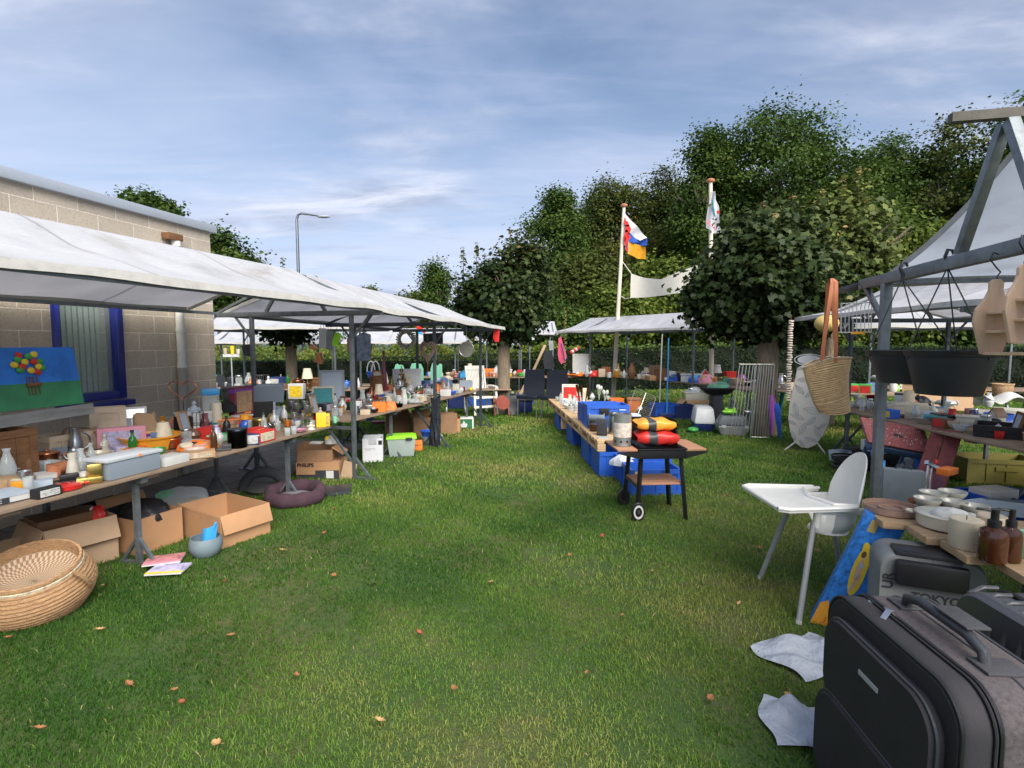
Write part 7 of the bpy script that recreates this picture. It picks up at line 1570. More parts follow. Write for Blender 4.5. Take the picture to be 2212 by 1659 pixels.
hangflat('C',[(215,170),(285,185),(280,230),(235,360),(190,365),(172,320)],6.6,.05,'lime cloth','foam_roll','bright green rolled mat hanging from the stall beam',[(230,170,100)],'mat')
r, b = hangflat('B',[(1690,350),(1790,390),(1800,330),(1775,230),(1745,225),(1725,300)],7.2,.09,'copper metal','copper_bell','copper bell hanging below the stall beam',[(1755,230,60)],'bell')
r, b = hangflat('B',[(1625,150),(1665,115),(1745,180),(1700,205)],7.3,.08,'copper metal','copper_ladle','small copper pot hanging above the bell',[(1700,130,0)],'pot'); 
hangflat('B',[(720,130),(830,110),(835,230),(800,280),(750,270),(725,190)],7.0,.12,'charcoal cloth','black_bag','black round bag hanging by a cord from the rear pole',[(770,110,-60),(800,110,-60)],'bag')
hangflat('B',[(2140,30),(2212,20),(2212,230),(2150,220)],8.6,.02,'rose wood','wooden_plaque','reddish wooden plaque hanging behind the front pole',[(2180,20,-30)],'plaque')
# driftwood wreath and hearts
def wreath():
    D = 8.35; c = hp('C',1195,265,D); r = thing('wreath', 'round driftwood wreath of grey sticks hanging from the beam', 'wreath', c, R(8)); k = D/FP*.15626; Ro = 140*k; Ri = 65*k; wm = mat('driftwood', (.23,.205,.18), .9, var=.35, bump=.5, bs=40)
    for i in range(22):
        a = 2*PI*i/22; b = a+.95; p0 = (math.cos(a)*Ro,rnd.uniform(-.03,.03),math.sin(a)*Ro); p1 = (math.cos(b)*(Ri+.02),rnd.uniform(-.03,.03),math.sin(b)*(Ri+.02)); part(MB().tube([p0,p1],[.014,.011],6), 'stick', wm, r)
    cord(r,(0,0,Ro),(0,0,Ro+.12))
wreath()
def wheart(cr, x, y0, y1, w, D, label, m, stick=True):
    base = hp(cr,x,y1,D); t = hp(cr,x,y0,D); h = t.z-base.z; k = D/FP*CROP[cr][2]; r = thing('wicker_heart', label, 'wicker heart', base, R(5)); ww = w*k
    for j in range(11):
        s = .55+.045*j; pts = []
        for i in range(25):
            a = 2*PI*i/24; pts.append((s*ww/2*math.sin(a)**3+rnd.uniform(-.006,.006), rnd.uniform(-.02,.02), h*.58+s*h*.5*((13*math.cos(a)-5*math.cos(2*a)-2*math.cos(3*a)-math.cos(4*a))/15)))
        part(MB().tube(pts,.007,5,cap=False), 'twig_ring', m, r)
    mb = MB(); 
    cord(r,(0,0,0),(0,0,-h*.35)); cord(r,(0,0,h*.8),(0,0,h*1.3))
wheart('C',1490,290,610,205,8.1,'dark twig heart hanging beside the driftwood wreath', mat('twigs',(.115,.085,.07),.9,var=.4,bump=.5))
r = thing('net_disc', 'round wire mesh disc hanging near the far pole', 'mesh disc', hp('C',2025,405,10.0), 0); k = 10/FP*.15626; part(MB().tube([(100*k*math.cos(2*PI*i/24),0,105*k*math.sin(2*PI*i/24)) for i in range(25)],.008,6,cap=False), 'hoop', 'silver metal', r)
part(MB().lathe([(0,0),(100*k,0),(100*k,.002),(0,.002)],24,MM4(rx=R(90))), 'mesh', glassmat('mesh_veil',(.6,.58,.5),.45,.8), r); cord(r,(0,0,105*k),(0,0,.42),'silver metal')
hangflat('E',[(640,335),(700,330),(712,380),(705,520),(650,525),(620,470),(630,380)],10.1,.05,'red cloth','red_stocking','red cloth stocking hanging at the tip of the canvas',[(690,330,300)],'stocking')
hangflat('C',[(1325,60),(1400,100),(1465,160),(1440,190),(1340,130)],11.6,.02,'red cloth','party_hat','red white and blue cone hanging by the second frame',[(1350,60,30)],'cone')
hangflat('C',[(1325,130),(1420,170),(1415,210),(1330,180)],11.55,.02,'sky cloth','blue_pennant','small sky blue pennant under the red cone',[(1340,130,100)],'pennant')
hangflat('C',[(1425,190),(1700,170),(1700,330),(1430,330)],9.6,.02,'charcoal cloth','black_sign','plain black board hanging behind the twig heart',[(1450,190,110),(1680,175,110)],'sign')
hangflat('C',[(480,230),(600,165),(700,200),(705,540),(640,560),(515,560),(500,420)],9.3,.03,mat('patch_denim',(.30,.36,.48),.9,var=.8,vs=14,bump=.3),'cow_apron','pale blue patterned apron hanging behind the maroon vase',[(600,165,90)],'apron')
hangflat('C',[(385,215),(475,210),(480,430),(385,430)],9.5,.02,'rose wood','brown_plaque','brown wooden plaque left of the patterned apron',[(430,212,150)],'plaque')
# ================================================================== BACK ROWS
def solid(cr, x, yb, w, yt, kind, cols, label, z, D, name=None, d=.8, group=None, cat=None, rz=0):
    """same as I but at a given distance"""
    px, py = cp(cr, x, yb); k = D/FP; ww = w*CROP[cr][2]*k; h = max(.02,(yb-yt)*CROP[cr][2]*k); p = W(px, py, D); p.z = z
    return make(kind, ww, ww*d, h, cols, name or DEF[kind], cat, label, p, rz, group)
def toyfence():
    mm = mat('mint_plastic',(.20,.52,.36),.4,var=.06,bump=.03); D = 12.2
    for i, (x0, x1, l) in enumerate(((1035,1430,'mint green toddler fence shaped like two humps'),(1530,1690,'smaller mint green toddler panel beside the humped one'))):
        base = hp('C',(x0+x1)/2,860,D); base.z = float(gz(base.x,D))+.55; k = D/FP*.15626; w = (x1-x0)*k; r = thing('play_panel', l, 'toy panel', base, R(8)); T0 = hp('C',x0,595,D).z-base.z
        if i == 0: poly = [(-.5,0),(-.5,.82),(-.46,.95),(-.40,.98),(-.33,.93),(-.28,.95),(-.2,.92),(-.12,.72),(-.04,.66),(.02,.78),(.1,.98),(.25,1.0),(.42,.96),(.5,.8),(.5,0),(.38,0),(.36,.30),(.2,.5),(0,.5),(-.16,.30),(-.2,0)]
        else: poly = [(-.5,0),(-.5,.8),(-.35,1),(-.1,1),(.1,.9),(.3,.98),(.5,.95),(.5,0),(.2,0),(.1,.3),(-.1,.3),(-.2,0)]
        part(MB().prism([(x*w,z*T0) for x,z in poly],.04), 'panel_body', mm, r, bev=.006, smooth=False)
toyfence()
hz_ = .58
TB = thing('market_table', 'short table with toys behind the second stall', 'table', (-3.0,11.9,-.15), .08); tabletop(TB, 0, 3.0, 0, .9, .72, 3, (.3,2.6))
solid('C',875,690,150,450,'lamp','ivory ceramic','three tier white cake stand behind the coffee pot',.57,12.0,'cake_stand',cat='cake stand'); 
def bluebasket():
    r = thing('basket', 'blue basket with two tall white arched handles behind the maroon vase', 'basket', hp('C',740,800,10.9), 0); k = 10.9/FP*.15626; part(L_(hollow([(0,0),(.8,0),(1,1)],.93),190*k,90*k,24), 'basket_body', 'blue plastic', r)
    for x in (-.22,.22): part(MB().tube([(x*150*k+math.cos(PI*i/12)*55*k,0,80*k+math.sin(PI*i/12)*150*k) for i in range(13)],.012,7), 'handle', 'white plastic', r)
bluebasket()
solid('C',1045,850,140,740,'lidbox','charcoal plastic|pale plastic','dark storage box left of the mint toy panels',.57,11.6); solid('C',970,760,110,650,'box','white plastic','white carton behind the dark storage box',.57,12.3)
solid('C',1770,800,150,620,'figure','beige wood','rounded wooden bird figure right of the mint toy panels',.40,15.6,'wooden_bird'); solid('C',1945,755,70,690,'ball','red ceramic','shiny red ball on the far table',.48,16.3,'ornament_ball')
# far left corner
def patiotower(): 
    D = 12.2; b = hp('B',840,500,D); r = thing('clay_tower', 'terracotta coloured stepped clay tower at the far left', 'garden ornament', (b.x,D,.50)); k = D/FP*.15626; pr = []
    for i, (rr, z) in enumerate(((100,0),(95,25),(105,30),(80,70),(88,80),(62,120),(68,128),(45,170),(50,178),(28,215),(10,250),(0,255))): pr.append((rr*k,z*k))
    part(MB().lathe([(0,0)]+pr,18), 'tower_body', 'terracotta clay', r)
patiotower()
def birdsign():
    D = 12.6; b = hp('B',550,460,D); r = thing('bird_table', 'small bird feeder post with three little pots at the far left', 'bird feeder', (b.x,D,float(gz(b.x,D)))); k = D/FP*.15626; z = hp('B',550,290,D).z-r.location.z
    part(MB().tube([(0,0,0),(0,0,z)],.015,6), 'post', 'steel paint', r); part(MB().box(-.19,.19,-.02,.02,z-.0,z+.07), 'slat_panel', 'silver paint', r)
    for x, c, h in ((-.14,'beige ceramic',.14),(.03,'yellow plastic',.19),(.17,'ivory ceramic',.12)): part(MB().lathe([(0,0),(.035,0),(.05,h),(0,h)],10,MM4((x,0,z+.071))), 'small_pot', c, r)
birdsign()
make('basket',.5,.5,.42,'charcoal plastic','chair','chair','dark rattan tub chair at the far left behind the building corner',(hp('B',590,600,10.5).x,10.5,.35))
solid('B',1450,690,210,480,'box','white plastic|yellow plastic','white plastic toddler seat with a yellow rail',.50,10.8,'toddler_seat',d=.5)
# rows of small things on the far tables: every colour and kind pair is used once per table
def row(cr, y, x0, x1, D0, D1, z0, specs, where, jit=6, zf=None):
    n = len(specs)
    for i, (kind, c, w, h, adj) in enumerate(specs):
        f = (i+.5)/n; px = x0+(x1-x0)*f; D = D0+(D1-D0)*f+rnd.uniform(.05,.55); X_ = (cp(cr,px,0)[0]-CX)/FP*D
        make(kind, w, w*rnd.uniform(.6,1), h, c, DEF[kind], None, adj+' '+where, (X_, D, z0 if zf is None else zf(X_,D)), rnd.uniform(-.4,.4))
wG = 'on the middle back table'
row('Q',0,1060,2140,15.0,11.2,.702,[('tray','orange plastic',.5,.06,'orange tray'),('heap','orange cloth|clear frosted',.25,.12,'orange bundle'),('jug','clear glass',.16,.32,'clear glass jug'),('heap','red leather|white cloth',.35,.16,'red leather bag'),('box','beige card',.18,.22,'beige box'),('tin','white ceramic|red metal',.12,.18,'white tin with red lid'),('jar','amber glass|cream plastic',.14,.22,'amber glass jar'),('bottle','white plastic|red plastic',.08,.24,'white bottle with red cap'),('vase','brown wood',.22,.42,'tall brown wooden vase'),
  ('mug','ivory ceramic',.12,.13,'ivory mug'),('pot','white ceramic',.22,.16,'white lidded dish'),('box','wood wood',.36,.12,'flat wooden box'),('book','brown card',.3,.3,'thick stack bound in brown'),('appliance','silver plastic|black plastic',.3,.24,'grey radio'),('heap','blue cloth|denim cloth',.5,.16,'blue cloth heap'),('basin','charcoal plastic',.34,.2,'dark grey round tub'),('lidbox','silver plastic|white plastic',.5,.2,'long white plastic box'),('heap','blue plastic|sky plastic|rose cloth',.5,.2,'pile of blue toys'),('heap','pink cloth|tan cloth',.4,.2,'pink and tan cuddly toys'),('ball','orange plastic',.16,.16,'orange ball'),('wire','charcoal metal',.3,.4,'black bird cage'),
  ('heap','teal cloth|sky cloth',.4,.14,'teal and sky blue cloths'),('bowl','beige ceramic',.3,.16,'beige bowl'),('tray','white plastic',.55,.1,'white tray'),('pan','black metal|black plastic',.3,.08,'black frying pan')], wG)
row('Q',0,1100,2100,15.6,11.9,.702,[('frame','ivory wood|white paper',.5,.62,'tall pale picture frame'),('goblet','silver metal',.12,.26,'silver cup'),('box','terracotta card',.2,.24,'rust coloured box'),('slim','gold ceramic',.12,.36,'gold slender vase'),('figure','white ceramic',.12,.26,'white figurine'),('teapot','white ceramic',.2,.2,'white teapot'),('board','tan wood',.34,.34,'tan wooden board'),('candle','cream wax',.09,.22,'cream candle'),('basket','straw wicker',.3,.2,'straw basket'),('jar','green glass|white plastic',.12,.22,'green glass jar'),('house','red paint|white paint',.2,.3,'red toy house'),('lamp','steel metal|silver cloth',.22,.4,'grey table lamp'),('book','red card',.25,.25,'red bound stack'),('ball','violet plastic',.2,.2,'violet ball')], 'at the back of the middle back table')
wH = 'on the far hedge table'
row('E',0,0,1150,15.9,16.6,.60,[('bowl','tan wood',.3,.16,'tan wooden bowl'),('figure','rose clay',.2,.2,'reddish clay figure'),('mug','teal ceramic',.13,.14,'teal mug'),('house','sky paint|teal paint',.3,.24,'sky blue toy house'),('vase','pale ceramic',.14,.24,'pale blue vase'),('pot','ivory ceramic',.26,.2,'ivory lidded pot'),('plates','silver ceramic',.3,.1,'stack of grey plates'),('jug','silver metal',.15,.22,'silver jug'),('box','orange card',.35,.24,'orange carton'),('bowl','white ceramic',.25,.14,'white bowl'),('house','white paint|steel paint',.22,.36,'white steepled model house'),('figure','ivory ceramic',.14,.26,'ivory statue'),('lidbox','white plastic',.42,.22,'white storage box'),('slim','steel metal',.08,.4,'slender steel vase'),('teapot','ivory ceramic',.24,.18,'ivory teapot'),('box','red card',.16,.2,'small red carton'),('appliance','white plastic|black plastic',.3,.22,'white toaster'),('heap','dark cloth|steel cloth',.4,.14,'dark bundle')], wH, zf=lambda x,y: -.32+.905)
row('B',0,300,2200,13.4,12.6,.52,[('heap','charcoal cloth|sky plastic',.4,.3,'dark bundle'),('appliance','charcoal plastic|silver metal',.3,.25,'dark record player'),('jar','clear glass|silver metal',.16,.3,'clear jar'),('vase','clear glass',.2,.36,'clear glass vase'),('wire','silver metal',.4,.3,'silver wire basket'),('figure','white ceramic',.15,.3,'white cat figure'),('box','navy card|white paper',.35,.26,'navy box'),('bottle','green glass',.1,.36,'green bottle'),('pot','copper metal',.3,.26,'copper pot'),('lamp','gold metal|cream cloth',.28,.5,'small cream lamp'),('basket','brown wicker',.4,.26,'brown wicker basket'),('board','tan wood',.5,.4,'tan wooden tray'),('heap','denim cloth|white cloth',.5,.2,'denim heap'),('teapot','blue ceramic',.25,.22,'blue teapot')], 'on the far left back table')
wF = 'on the right hand table'
def IR(*a, **k): return I(*a, z=.702, **k)
for a in (('I',600,395,120,300,'jug','white ceramic|white ceramic','white porcelain jug behind the straw bag'),('I',725,335,170,270,'pan','red metal|red plastic','red frying pan by the steel pole'),('I',690,410,70,340,'bowl','clear glass','small glass pot before the red pan'),('I',775,410,90,345,'basket','cream wicker','cream woven basket touching the steel pole'),('I',640,260,110,160,'box','green card|red card','green and red game box beyond the red pan'),('I',760,230,90,130,'box','black card|white paper','black and white domino box near the steel pole'),('I',1010,370,130,265,'tub','pale plastic|charcoal plastic','pale tub with a dark lid right of the pole'),('I',1065,290,100,155,'frame','wood wood|tan paper','little wooden frame below the planters'),
  ('I',1190,375,170,275,'heap','black leather','black leather purse on the right table'),('I',1060,480,330,355,'box','cream wood','long cream painted box lying askew'),('I',1440,395,280,300,'teapot','white ceramic','white electric kettle in the middle of the right table'),('I',1340,430,170,385,'book','denim card|white paper','blue covered book beside the kettle'),('I',1290,520,260,430,'heap','pale cloth|pale paper','pale blue folded cloth before the book'),('I',1330,555,180,470,'box','teal card|denim paper','teal patterned box at the edge of the right table'),('I',1410,520,90,450,'box','orange card','orange card box beside the red jug'),('I',1495,555,110,405,'jug','red plastic|red plastic','bright red plastic jug'),
  ('I',1650,575,190,470,'lidbox','ivory plastic','ivory bread box right of the red jug'),('I',1660,470,80,400,'mug','rose ceramic','rose patterned mug behind the bread box'),('I',1110,505,130,435,'box','beige card','beige packet below the cream box'),('I',1770,370,100,235,'bottle','ivory ceramic|cream ceramic','ivory swirl vase at the back right'),('I',1860,390,90,245,'vase','silver ceramic','grey vase at the back right'),('I',1780,270,60,235,'mug','white ceramic','white mug under the large planter'),
  ('I',1960,480,420,400,'appliance','ivory plastic|ivory plastic','ivory bread slicer with an arched handle'),('I',1960,540,230,450,'basket','blue plastic','blue plastic basket in front of the slicer'),('I',2060,560,210,520,'plates','white ceramic','white dishes at the right edge of the table'),('I',2190,600,80,530,'ball','yellow plastic','yellow plastic toy at the right edge'),('I',2000,700,450,560,'crate','black plastic','low black crate full of cutlery on the right table'),
  ('I',1440,300,420,255,'carton','tan card','flat open brown carton behind the kettle'),('I',930,230,90,150,'heap','lime cloth|cream ceramic','lime green stuffed toy behind the pole'),('I',1000,210,80,150,'figure','ivory ceramic','ivory figurine behind the pole'),('I',560,230,130,190,'tray','silver metal','silver tray behind the straw bag'),('I',740,120,110,60,'teapot','white plastic|black plastic','white teapot on the far end of the right table'),('g',2130,1100,90,1040,'bowl','white ceramic','white bowl peeking out right of the straw bag')): 
    lab = a[7]; I(*a[:7], lab, z=.702)
def baby():
    p = G(*cp('I',2100,400),.702); r = thing('baby_bath', 'white moulded plastic seat on the far right of the table', 'plastic seat', (p.x+.1,p.y+.25,.702)); part(MB().grid(lambda u,v: (-.38+.76*u, -.15+.3*v, .06+.16*(abs(math.cos(PI*(u*1.5+.1)))**1.5)*(.6+.4*math.sin(PI*v))), 24, 8), 'seat_shell', 'white plastic', r, sol=.012)
baby()
row('g',0,1230,1480,10.6,10.0,.722,[('jug','silver metal',.16,.3,'silver pitcher'),('bowl','white ceramic',.25,.12,'white bowl'),('box','beige card',.2,.14,'beige box'),('tin','terracotta metal',.14,.2,'terracotta tin')], 'on the table right of the large maple')
row('H',0,480,2000,9.9,8.9,.702,[('box','green card|red paper',.3,.16,'green box'),('heap','denim cloth',.35,.2,'denim bundle'),('jug','white ceramic',.18,.28,'tall white jug'),('bowl','silver metal',.3,.14,'steel bowl'),('frame','gold wood|tan paper',.3,.34,'gold frame'),('box','purple card',.25,.2,'purple box'),('vase','amber glass',.16,.3,'amber vase'),('basket','tan wicker',.36,.22,'tan basket')], 'on the farthest right table', zf=lambda x,y:.702)
# things under the middle back table
for (x,y,w,d,h,k,c,l,n) in ((2.55,12.9,.34,.3,.34,'box','orange plastic','orange bin under the middle back table','bin'),(2.95,12.7,.34,.3,.36,'lidbox','orange plastic|terracotta plastic','reddish lidded bin next to the orange one','bin'),(2.25,12.2,.26,.2,.30,'box','purple card','purple carton before the orange bins','box'),(3.35,11.6,.55,.4,.32,'crate','bluecrate','blue crate under the middle back table','crate'),(3.78,11.55,.4,.4,.30,'crate','navy plastic','dark blue crate beside the blue one','crate'),(4.25,12.2,.5,.4,.36,'carton','tan card','brown carton behind the stall pole foot','cardboard_box'),(4.0,12.9,.5,.3,.2,'box','brown wood','low brown wooden case in the shade','case'),(-1.05,15.5,.8,.4,.3,'crate','bluecrate','blue crate under the far hedge table','crate'),(.35,15.2,.5,.4,.32,'crate','bluecrate','blue crate right of the maple trunk','crate'),(.25,14.2,.35,.3,.34,'basket','orange wicker|orange wood','orange handled basket beside the trunk','basket')):
    make(k,w,d,h,c,n,None,l,(x,y,float(gz(x,y))),rnd.uniform(-.2,.2))
r = thing('broom', 'blue and white long handled broom leaning at the middle back stall', 'broom', G(1440,905), 0, None, (R(-3),R(1),0)); part(MB().tube([(0,0,.1),(0,0,1.0),(0,0,1.75)],.014,8), 'handle', 'sky plastic', r); part(MB().box(-.17,.17,-.04,.04,.02,.12), 'brush_head', 'navy plastic', r, bev=.01)
r = thing('broom', 'white long handled mop left of the blue broom', 'mop', G(1424,890), 0, None, (0,R(1),0)); part(MB().tube([(0,0,.1),(0,0,1.85)],.014,8), 'handle', 'white plastic', r); part(MB().ell((0,0,.08),(.12,.05,.07)), 'mop_head', 'silver cloth', r)
# ================================================================== AROUND THE CENTRE MAPLE
def reel():
    p = G(*cp('E',735,1540)); r = thing('cable_reel', 'brownish red cable reel on a stand at the maple trunk', 'cable reel', (p.x,p.y+.15,0), R(10)); m = 'maroon paint'; m = mat('reel_red',(.28,.06,.04),.6,var=.2,bump=.1); T = MM4((0,-.1,.30),R(90))
    part(MB().lathe([(0,-.02),(.15,-.02),(.15,0),(.08,.01),(.08,.16),(.15,.17),(.15,.19),(0,.19)],24,T), 'drum', m, r)
    for x in (-.16,.16): part(MB().bar((x,-.12,0),(x,.1,.42),.025).bar((x,.1,0),(x,-.02,.3),.025), 'stand_leg', m, r)
reel()
def gascan(x,y,c,l,w=.16,h=.34): make('bottle',w,w,h,c,'bottle',None,l,(G(*cp('E',x,y)).x,G(*cp('E',x,y)).y,0))
gascan(785,1440,'teal plastic|blue plastic','teal bottle with a blue cap beside the reel'); gascan(890,1440,'lime plastic|silver plastic','lime and grey spray bottle by the black chairs',.16,.42)
make('box',.2,.15,.30,'terracotta card','box','box','orange carton behind the cable reel',G(*cp('E',830,1450))+Vector((0,.3,0)))
make('bag',.35,.25,.45,'charcoal plastic','bag','bag','dark rounded case behind the left chair leg',G(*cp('E',890,1520)),.2)
make('lidbox',.55,.4,.3,'navy plastic|charcoal plastic','storage_box','storage box','dark blue storage box under the black chairs',G(*cp('E',1020,1500))+Vector((0,.3,0)))
def leanplank(x0,y0,x1,y1,D,label,w=.07):
    a = hp('E',x0,y0,D); b = hp('E',x1,y1,D+.5); a.z = max(a.z, float(gz(a.x,a.y))); r = thing('wooden_plank', label, 'plank', a); d = b-a; r.rotation_euler = d.to_track_quat('Z','Y').to_euler(); part(MB().box(-w/2,w/2,-.015,.015,0,d.length), 'board', mat('pine',(.46,.33,.20),.75,var=.25,bump=.2), r, bev=.002)
leanplank(1185,915,1340,570,14.2,'pale plank leaning against the stall frame'); leanplank(1000,1250,1110,1030,13.2,'shorter pale plank leaning beside the basket')
r, b = hangflat('E',[(1330,650),(1430,640),(1480,860),(1440,900),(1330,900),(1310,760)],14.0,.10,'charcoal cloth','dark_coat','dark coat hanging behind the black chairs',[(1370,650,440)],'coat')
hangflat('E',[(1390,510),(1450,510),(1460,640),(1400,640)],14.1,.08,'steel cloth','grey_bag','grey mesh bag hanging above the dark coat',[(1420,510,430)],'bag')
def kite():
    r, b = hangflat('E',[(1525,480),(1560,450),(1590,560),(1620,640),(1640,740),(1610,800),(1565,830),(1530,780),(1515,700)],13.8,.10,mat('sleep_pink',(.62,.08,.16),.8,var=.15,bump=.2),'pink_bag','bright pink and blue stuff bag hanging at the stall pole',[(1550,455,400)],'bag')
    part(MB().bar((-.02,-.06,.55),(.09,-.06,.1),.05,.012), 'blue_band', 'blue cloth', r)
kite()
tag(MB().tube([(.035*math.cos(i*.8), .035*math.sin(i*.8), i*.0125) for i in range(125)],.006,5).build('spiral_spinner','olive plastic',None), 'thin yellow green spiral spinner hanging left of the broom', 'wind spinner'); bpy.data.objects['spiral_spinner'].location = hp('E',1610,900,13.6)
def pinwheel():
    p = hp('E',1720,890,13.0); r = thing('whirligig', 'red and white striped fish windsock on a thin stick', 'windsock', p); k = 13/FP*.15626; part(MB().tube([(0,0,0),(0,0,200*k)],.006,5), 'stick', 'steel metal', r)
    for i in range(5): part(MB().tube([(-30*k+i*24*k,0,(215+i*14)*k),(-8*k+i*24*k,0,(228+i*14)*k)],[.045,.04],8), 'stripe', ('red cloth','white cloth')[i%2], r)
pinwheel()
# shopping trolley folded behind garden chair
def trolley():
    p = G(985,893); r = thing('hand_trolley', 'dark folding shopping trolley left of the white garden chair', 'trolley', (p.x,p.y,0), R(10)); part(MB().tube([(-.2,0,.12),(-.2,.1,.8),(.2,.1,.8),(.2,0,.12)],.014,7), 'trolley_frame', 'steel metal', r); part(MB().box(-.18,.18,-.08,.12,.12,.55), 'trolley_bag', 'navy cloth', r, bev=.03)
    for x in (-.22,.22): part(MB().lathe([(0,-.015),(.08,-.015),(.08,.015),(0,.015)],16,MM4((x,0,.08),0,R(90))), 'wheel', 'silver plastic', r)
trolley()
# ================================================================== FALLEN LEAVES
KL = 'jug mug bowl vase glass pot jar bottle figure box cyl candle teapot plates slim tin'.split()
LM = [mat('dry_leaf',(.28,.12,.045),.8,var=.4,vs=30,bump=.3), mat('dry_leaf_red',(.30,.075,.04),.8,var=.4,vs=30,bump=.3), mat('dry_leaf_tan',(.40,.24,.10),.8,var=.3,vs=30,bump=.3)]
def leafmesh(m):
    mb = MB(); cr_ = rnd.uniform(.6,1.6)
    def f(u,v):
        w = math.sin(PI*min(.98,u+.03))**.7*.022*(1+.25*math.sin(u*19)); return ((u-.5)*.07, (v-.5)*2*w, .004+.018*abs(v-.5)*2*cr_*w/.022*.6+.012*cr_*(u-.5)**2*4)
    mb.grid(f,7,4); mb.tube([(.033,0,.012),(.055,.003,.014)],.0012,4); return mb
spots = [(485,1258,1),(498,1374,0),(395,1518,1),(470,1608,2),(278,1480,0),(700,1153,1),(1090,1098,0),(1207,1107,1),(722,1100,1),(222,1266,2),(375,1492,0),(1567,1073,1),(1640,1185,0),(1533,1510,0),(980,1490,0),(1765,1190,0),(1597,1305,2),(1268,1455,0),(85,1575,0),(18,1380,0),(216,1362,2),(720,1245,0),(905,1370,1),(1230,1200,0),(1410,1235,2),(1345,1330,0),(640,1460,0),(820,1560,2),(610,1190,2),(1840,945,2),(1300,1160,1),(1060,1260,2),(1700,1500,2)]
protos = [leafmesh(0).build('fallen_leaf', LM[i], None, sol=.0006) for i in range(3)]
for i, (x, y, c) in enumerate(spots):
    o_ = protos[c] if i in (0,1,3) else protos[c].copy()
    if i not in (0,1,3): COL.objects.link(o_)
    p = G(x, y, .03); o_.location = p; o_.rotation_euler = (rnd.uniform(-.3,.3), rnd.uniform(-.3,.3), rnd.uniform(0,6.3)); s_ = rnd.uniform(.42,.8); o_.scale = (s_,s_,s_)
    tag(o_, ('curled brown leaf fallen on the lawn','reddish dry leaf fallen on the lawn','pale tan dry leaf fallen on the lawn')[c], 'leaf', ('brown fallen leaves','reddish fallen leaves','tan fallen leaves')[c])
# ================================================================== MORE SMALL GOODS CROWDING THE TABLES
SZ = dict(jug=(.12,.2), mug=(.09,.09), bowl=(.17,.08), vase=(.11,.19), glass=(.07,.12), pot=(.17,.13), jar=(.09,.15), bottle=(.07,.22), figure=(.08,.16), box=(.18,.1), cyl=(.09,.12), candle=(.06,.13), teapot=(.18,.14), plates=(.2,.05), slim=(.07,.24), tin=(.11,.13), book=(.17,.04), frame=(.2,.24), basket=(.2,.13), lamp=(.16,.28), wire=(.2,.12), goblet=(.07,.15), ball=(.09,.09), heap=(.22,.1), pan=(.22,.06), house=(.13,.17), lidbox=(.2,.11), clock=(.15,.15))
ADJ = dict(clear='clear', pale='pale blue', steel='dull grey', fleshy='skin coloured')
def fill(O, u, v, s0, s1, t0, t1, z, spec, where, sc=1.0, rows=2):
    """every colour, material and kind is used once per table, so each label singles out one thing"""
    items = spec.split(); n = len(items); per = (n+rows-1)//rows
    for i, it in enumerate(items):
        c, m, k = it.split('.'); r_, q = divmod(i, per); s = s0+(s1-s0)*(q+.5+rnd.uniform(-.25,.25))/per; t = t0+(t1-t0)*(r_+.5+rnd.uniform(-.3,.3))/rows
        w, h = SZ[k]; w *= rnd.uniform(.85,1.2)*sc; h *= rnd.uniform(.8,1.25)*sc; nm = DEF[k]
        c2 = {'box':'|'+rnd.choice(['white','yellow','red','pale','cream'])+' paper','frame':'|pale paper','book':'|white paper','lamp':'|cream cloth','jar':'|silver metal','bottle':'|charcoal plastic','house':'|brown paint','clock':'|white paper','lidbox':'|white plastic','heap':'|'+c+' cloth','pan':'|black plastic'}.get(k,'')
        p = O+u*s+v*t; make(k, w, w*.75, h, c+' '+m+c2, nm, None, ADJ.get(c,c)+' '+('' if m in ('cloth','paper','card') else m+' ')+({'slim':'slender ','cyl':'open '}.get(k,'')+nm.replace('_',' '))+' '+where, (p.x,p.y,z), rnd.uniform(-.5,.5)+math.atan2(u.y,u.x))
fill(OL,UL,VL,-3.5,-.5,tf+.55,tf+1.1,.703,'white.ceramic.jug clear.glass.vase brown.wood.figure silver.metal.teapot cream.ceramic.bowl green.glass.bottle black.metal.lamp clear.glass.jar red.card.box tan.wicker.basket blue.ceramic.vase gold.metal.clock charcoal.plastic.box white.ceramic.pot clear.glass.bottle copper.metal.pot steel.metal.jug ivory.ceramic.figure purple.card.box amber.glass.vase wood.wood.frame pale.ceramic.plates teal.ceramic.bowl orange.card.lidbox','at the back of the near left table',rows=2)
fill(OL,UL,VL,-3.3,-.4,tf+.08,tf+.5,.703,'clear.glass.glass white.ceramic.mug silver.metal.goblet rose.ceramic.bowl clear.glass.bowl brown.glass.bottle cream.wax.candle pale.plastic.box navy.ceramic.mug gold.metal.goblet clear.glass.mug tan.wood.box ivory.ceramic.jug red.plastic.ball white.plastic.tin green.ceramic.bowl black.plastic.box lilac.ceramic.vase terracotta.clay.pot silver.metal.tin clear.glass.slim orange.ceramic.mug',"among the crowded wares of the near left table",.8)
fill(O2,U2,V2,.05,4.1,t2+.5,t2+1.05,.703,'tan.wood.frame white.ceramic.vase black.leather.heap clear.glass.jug gold.metal.lamp cream.cloth.heap brown.wicker.basket silver.metal.pot green.glass.jar red.card.box white.paper.book terracotta.clay.vase navy.cloth.heap steel.metal.box clear.glass.bottle ivory.wood.house rose.ceramic.teapot copper.metal.jug blue.plastic.lidbox beige.card.box charcoal.metal.clock amber.glass.bowl olive.ceramic.pot pink.ceramic.figure','at the back of the second left table')
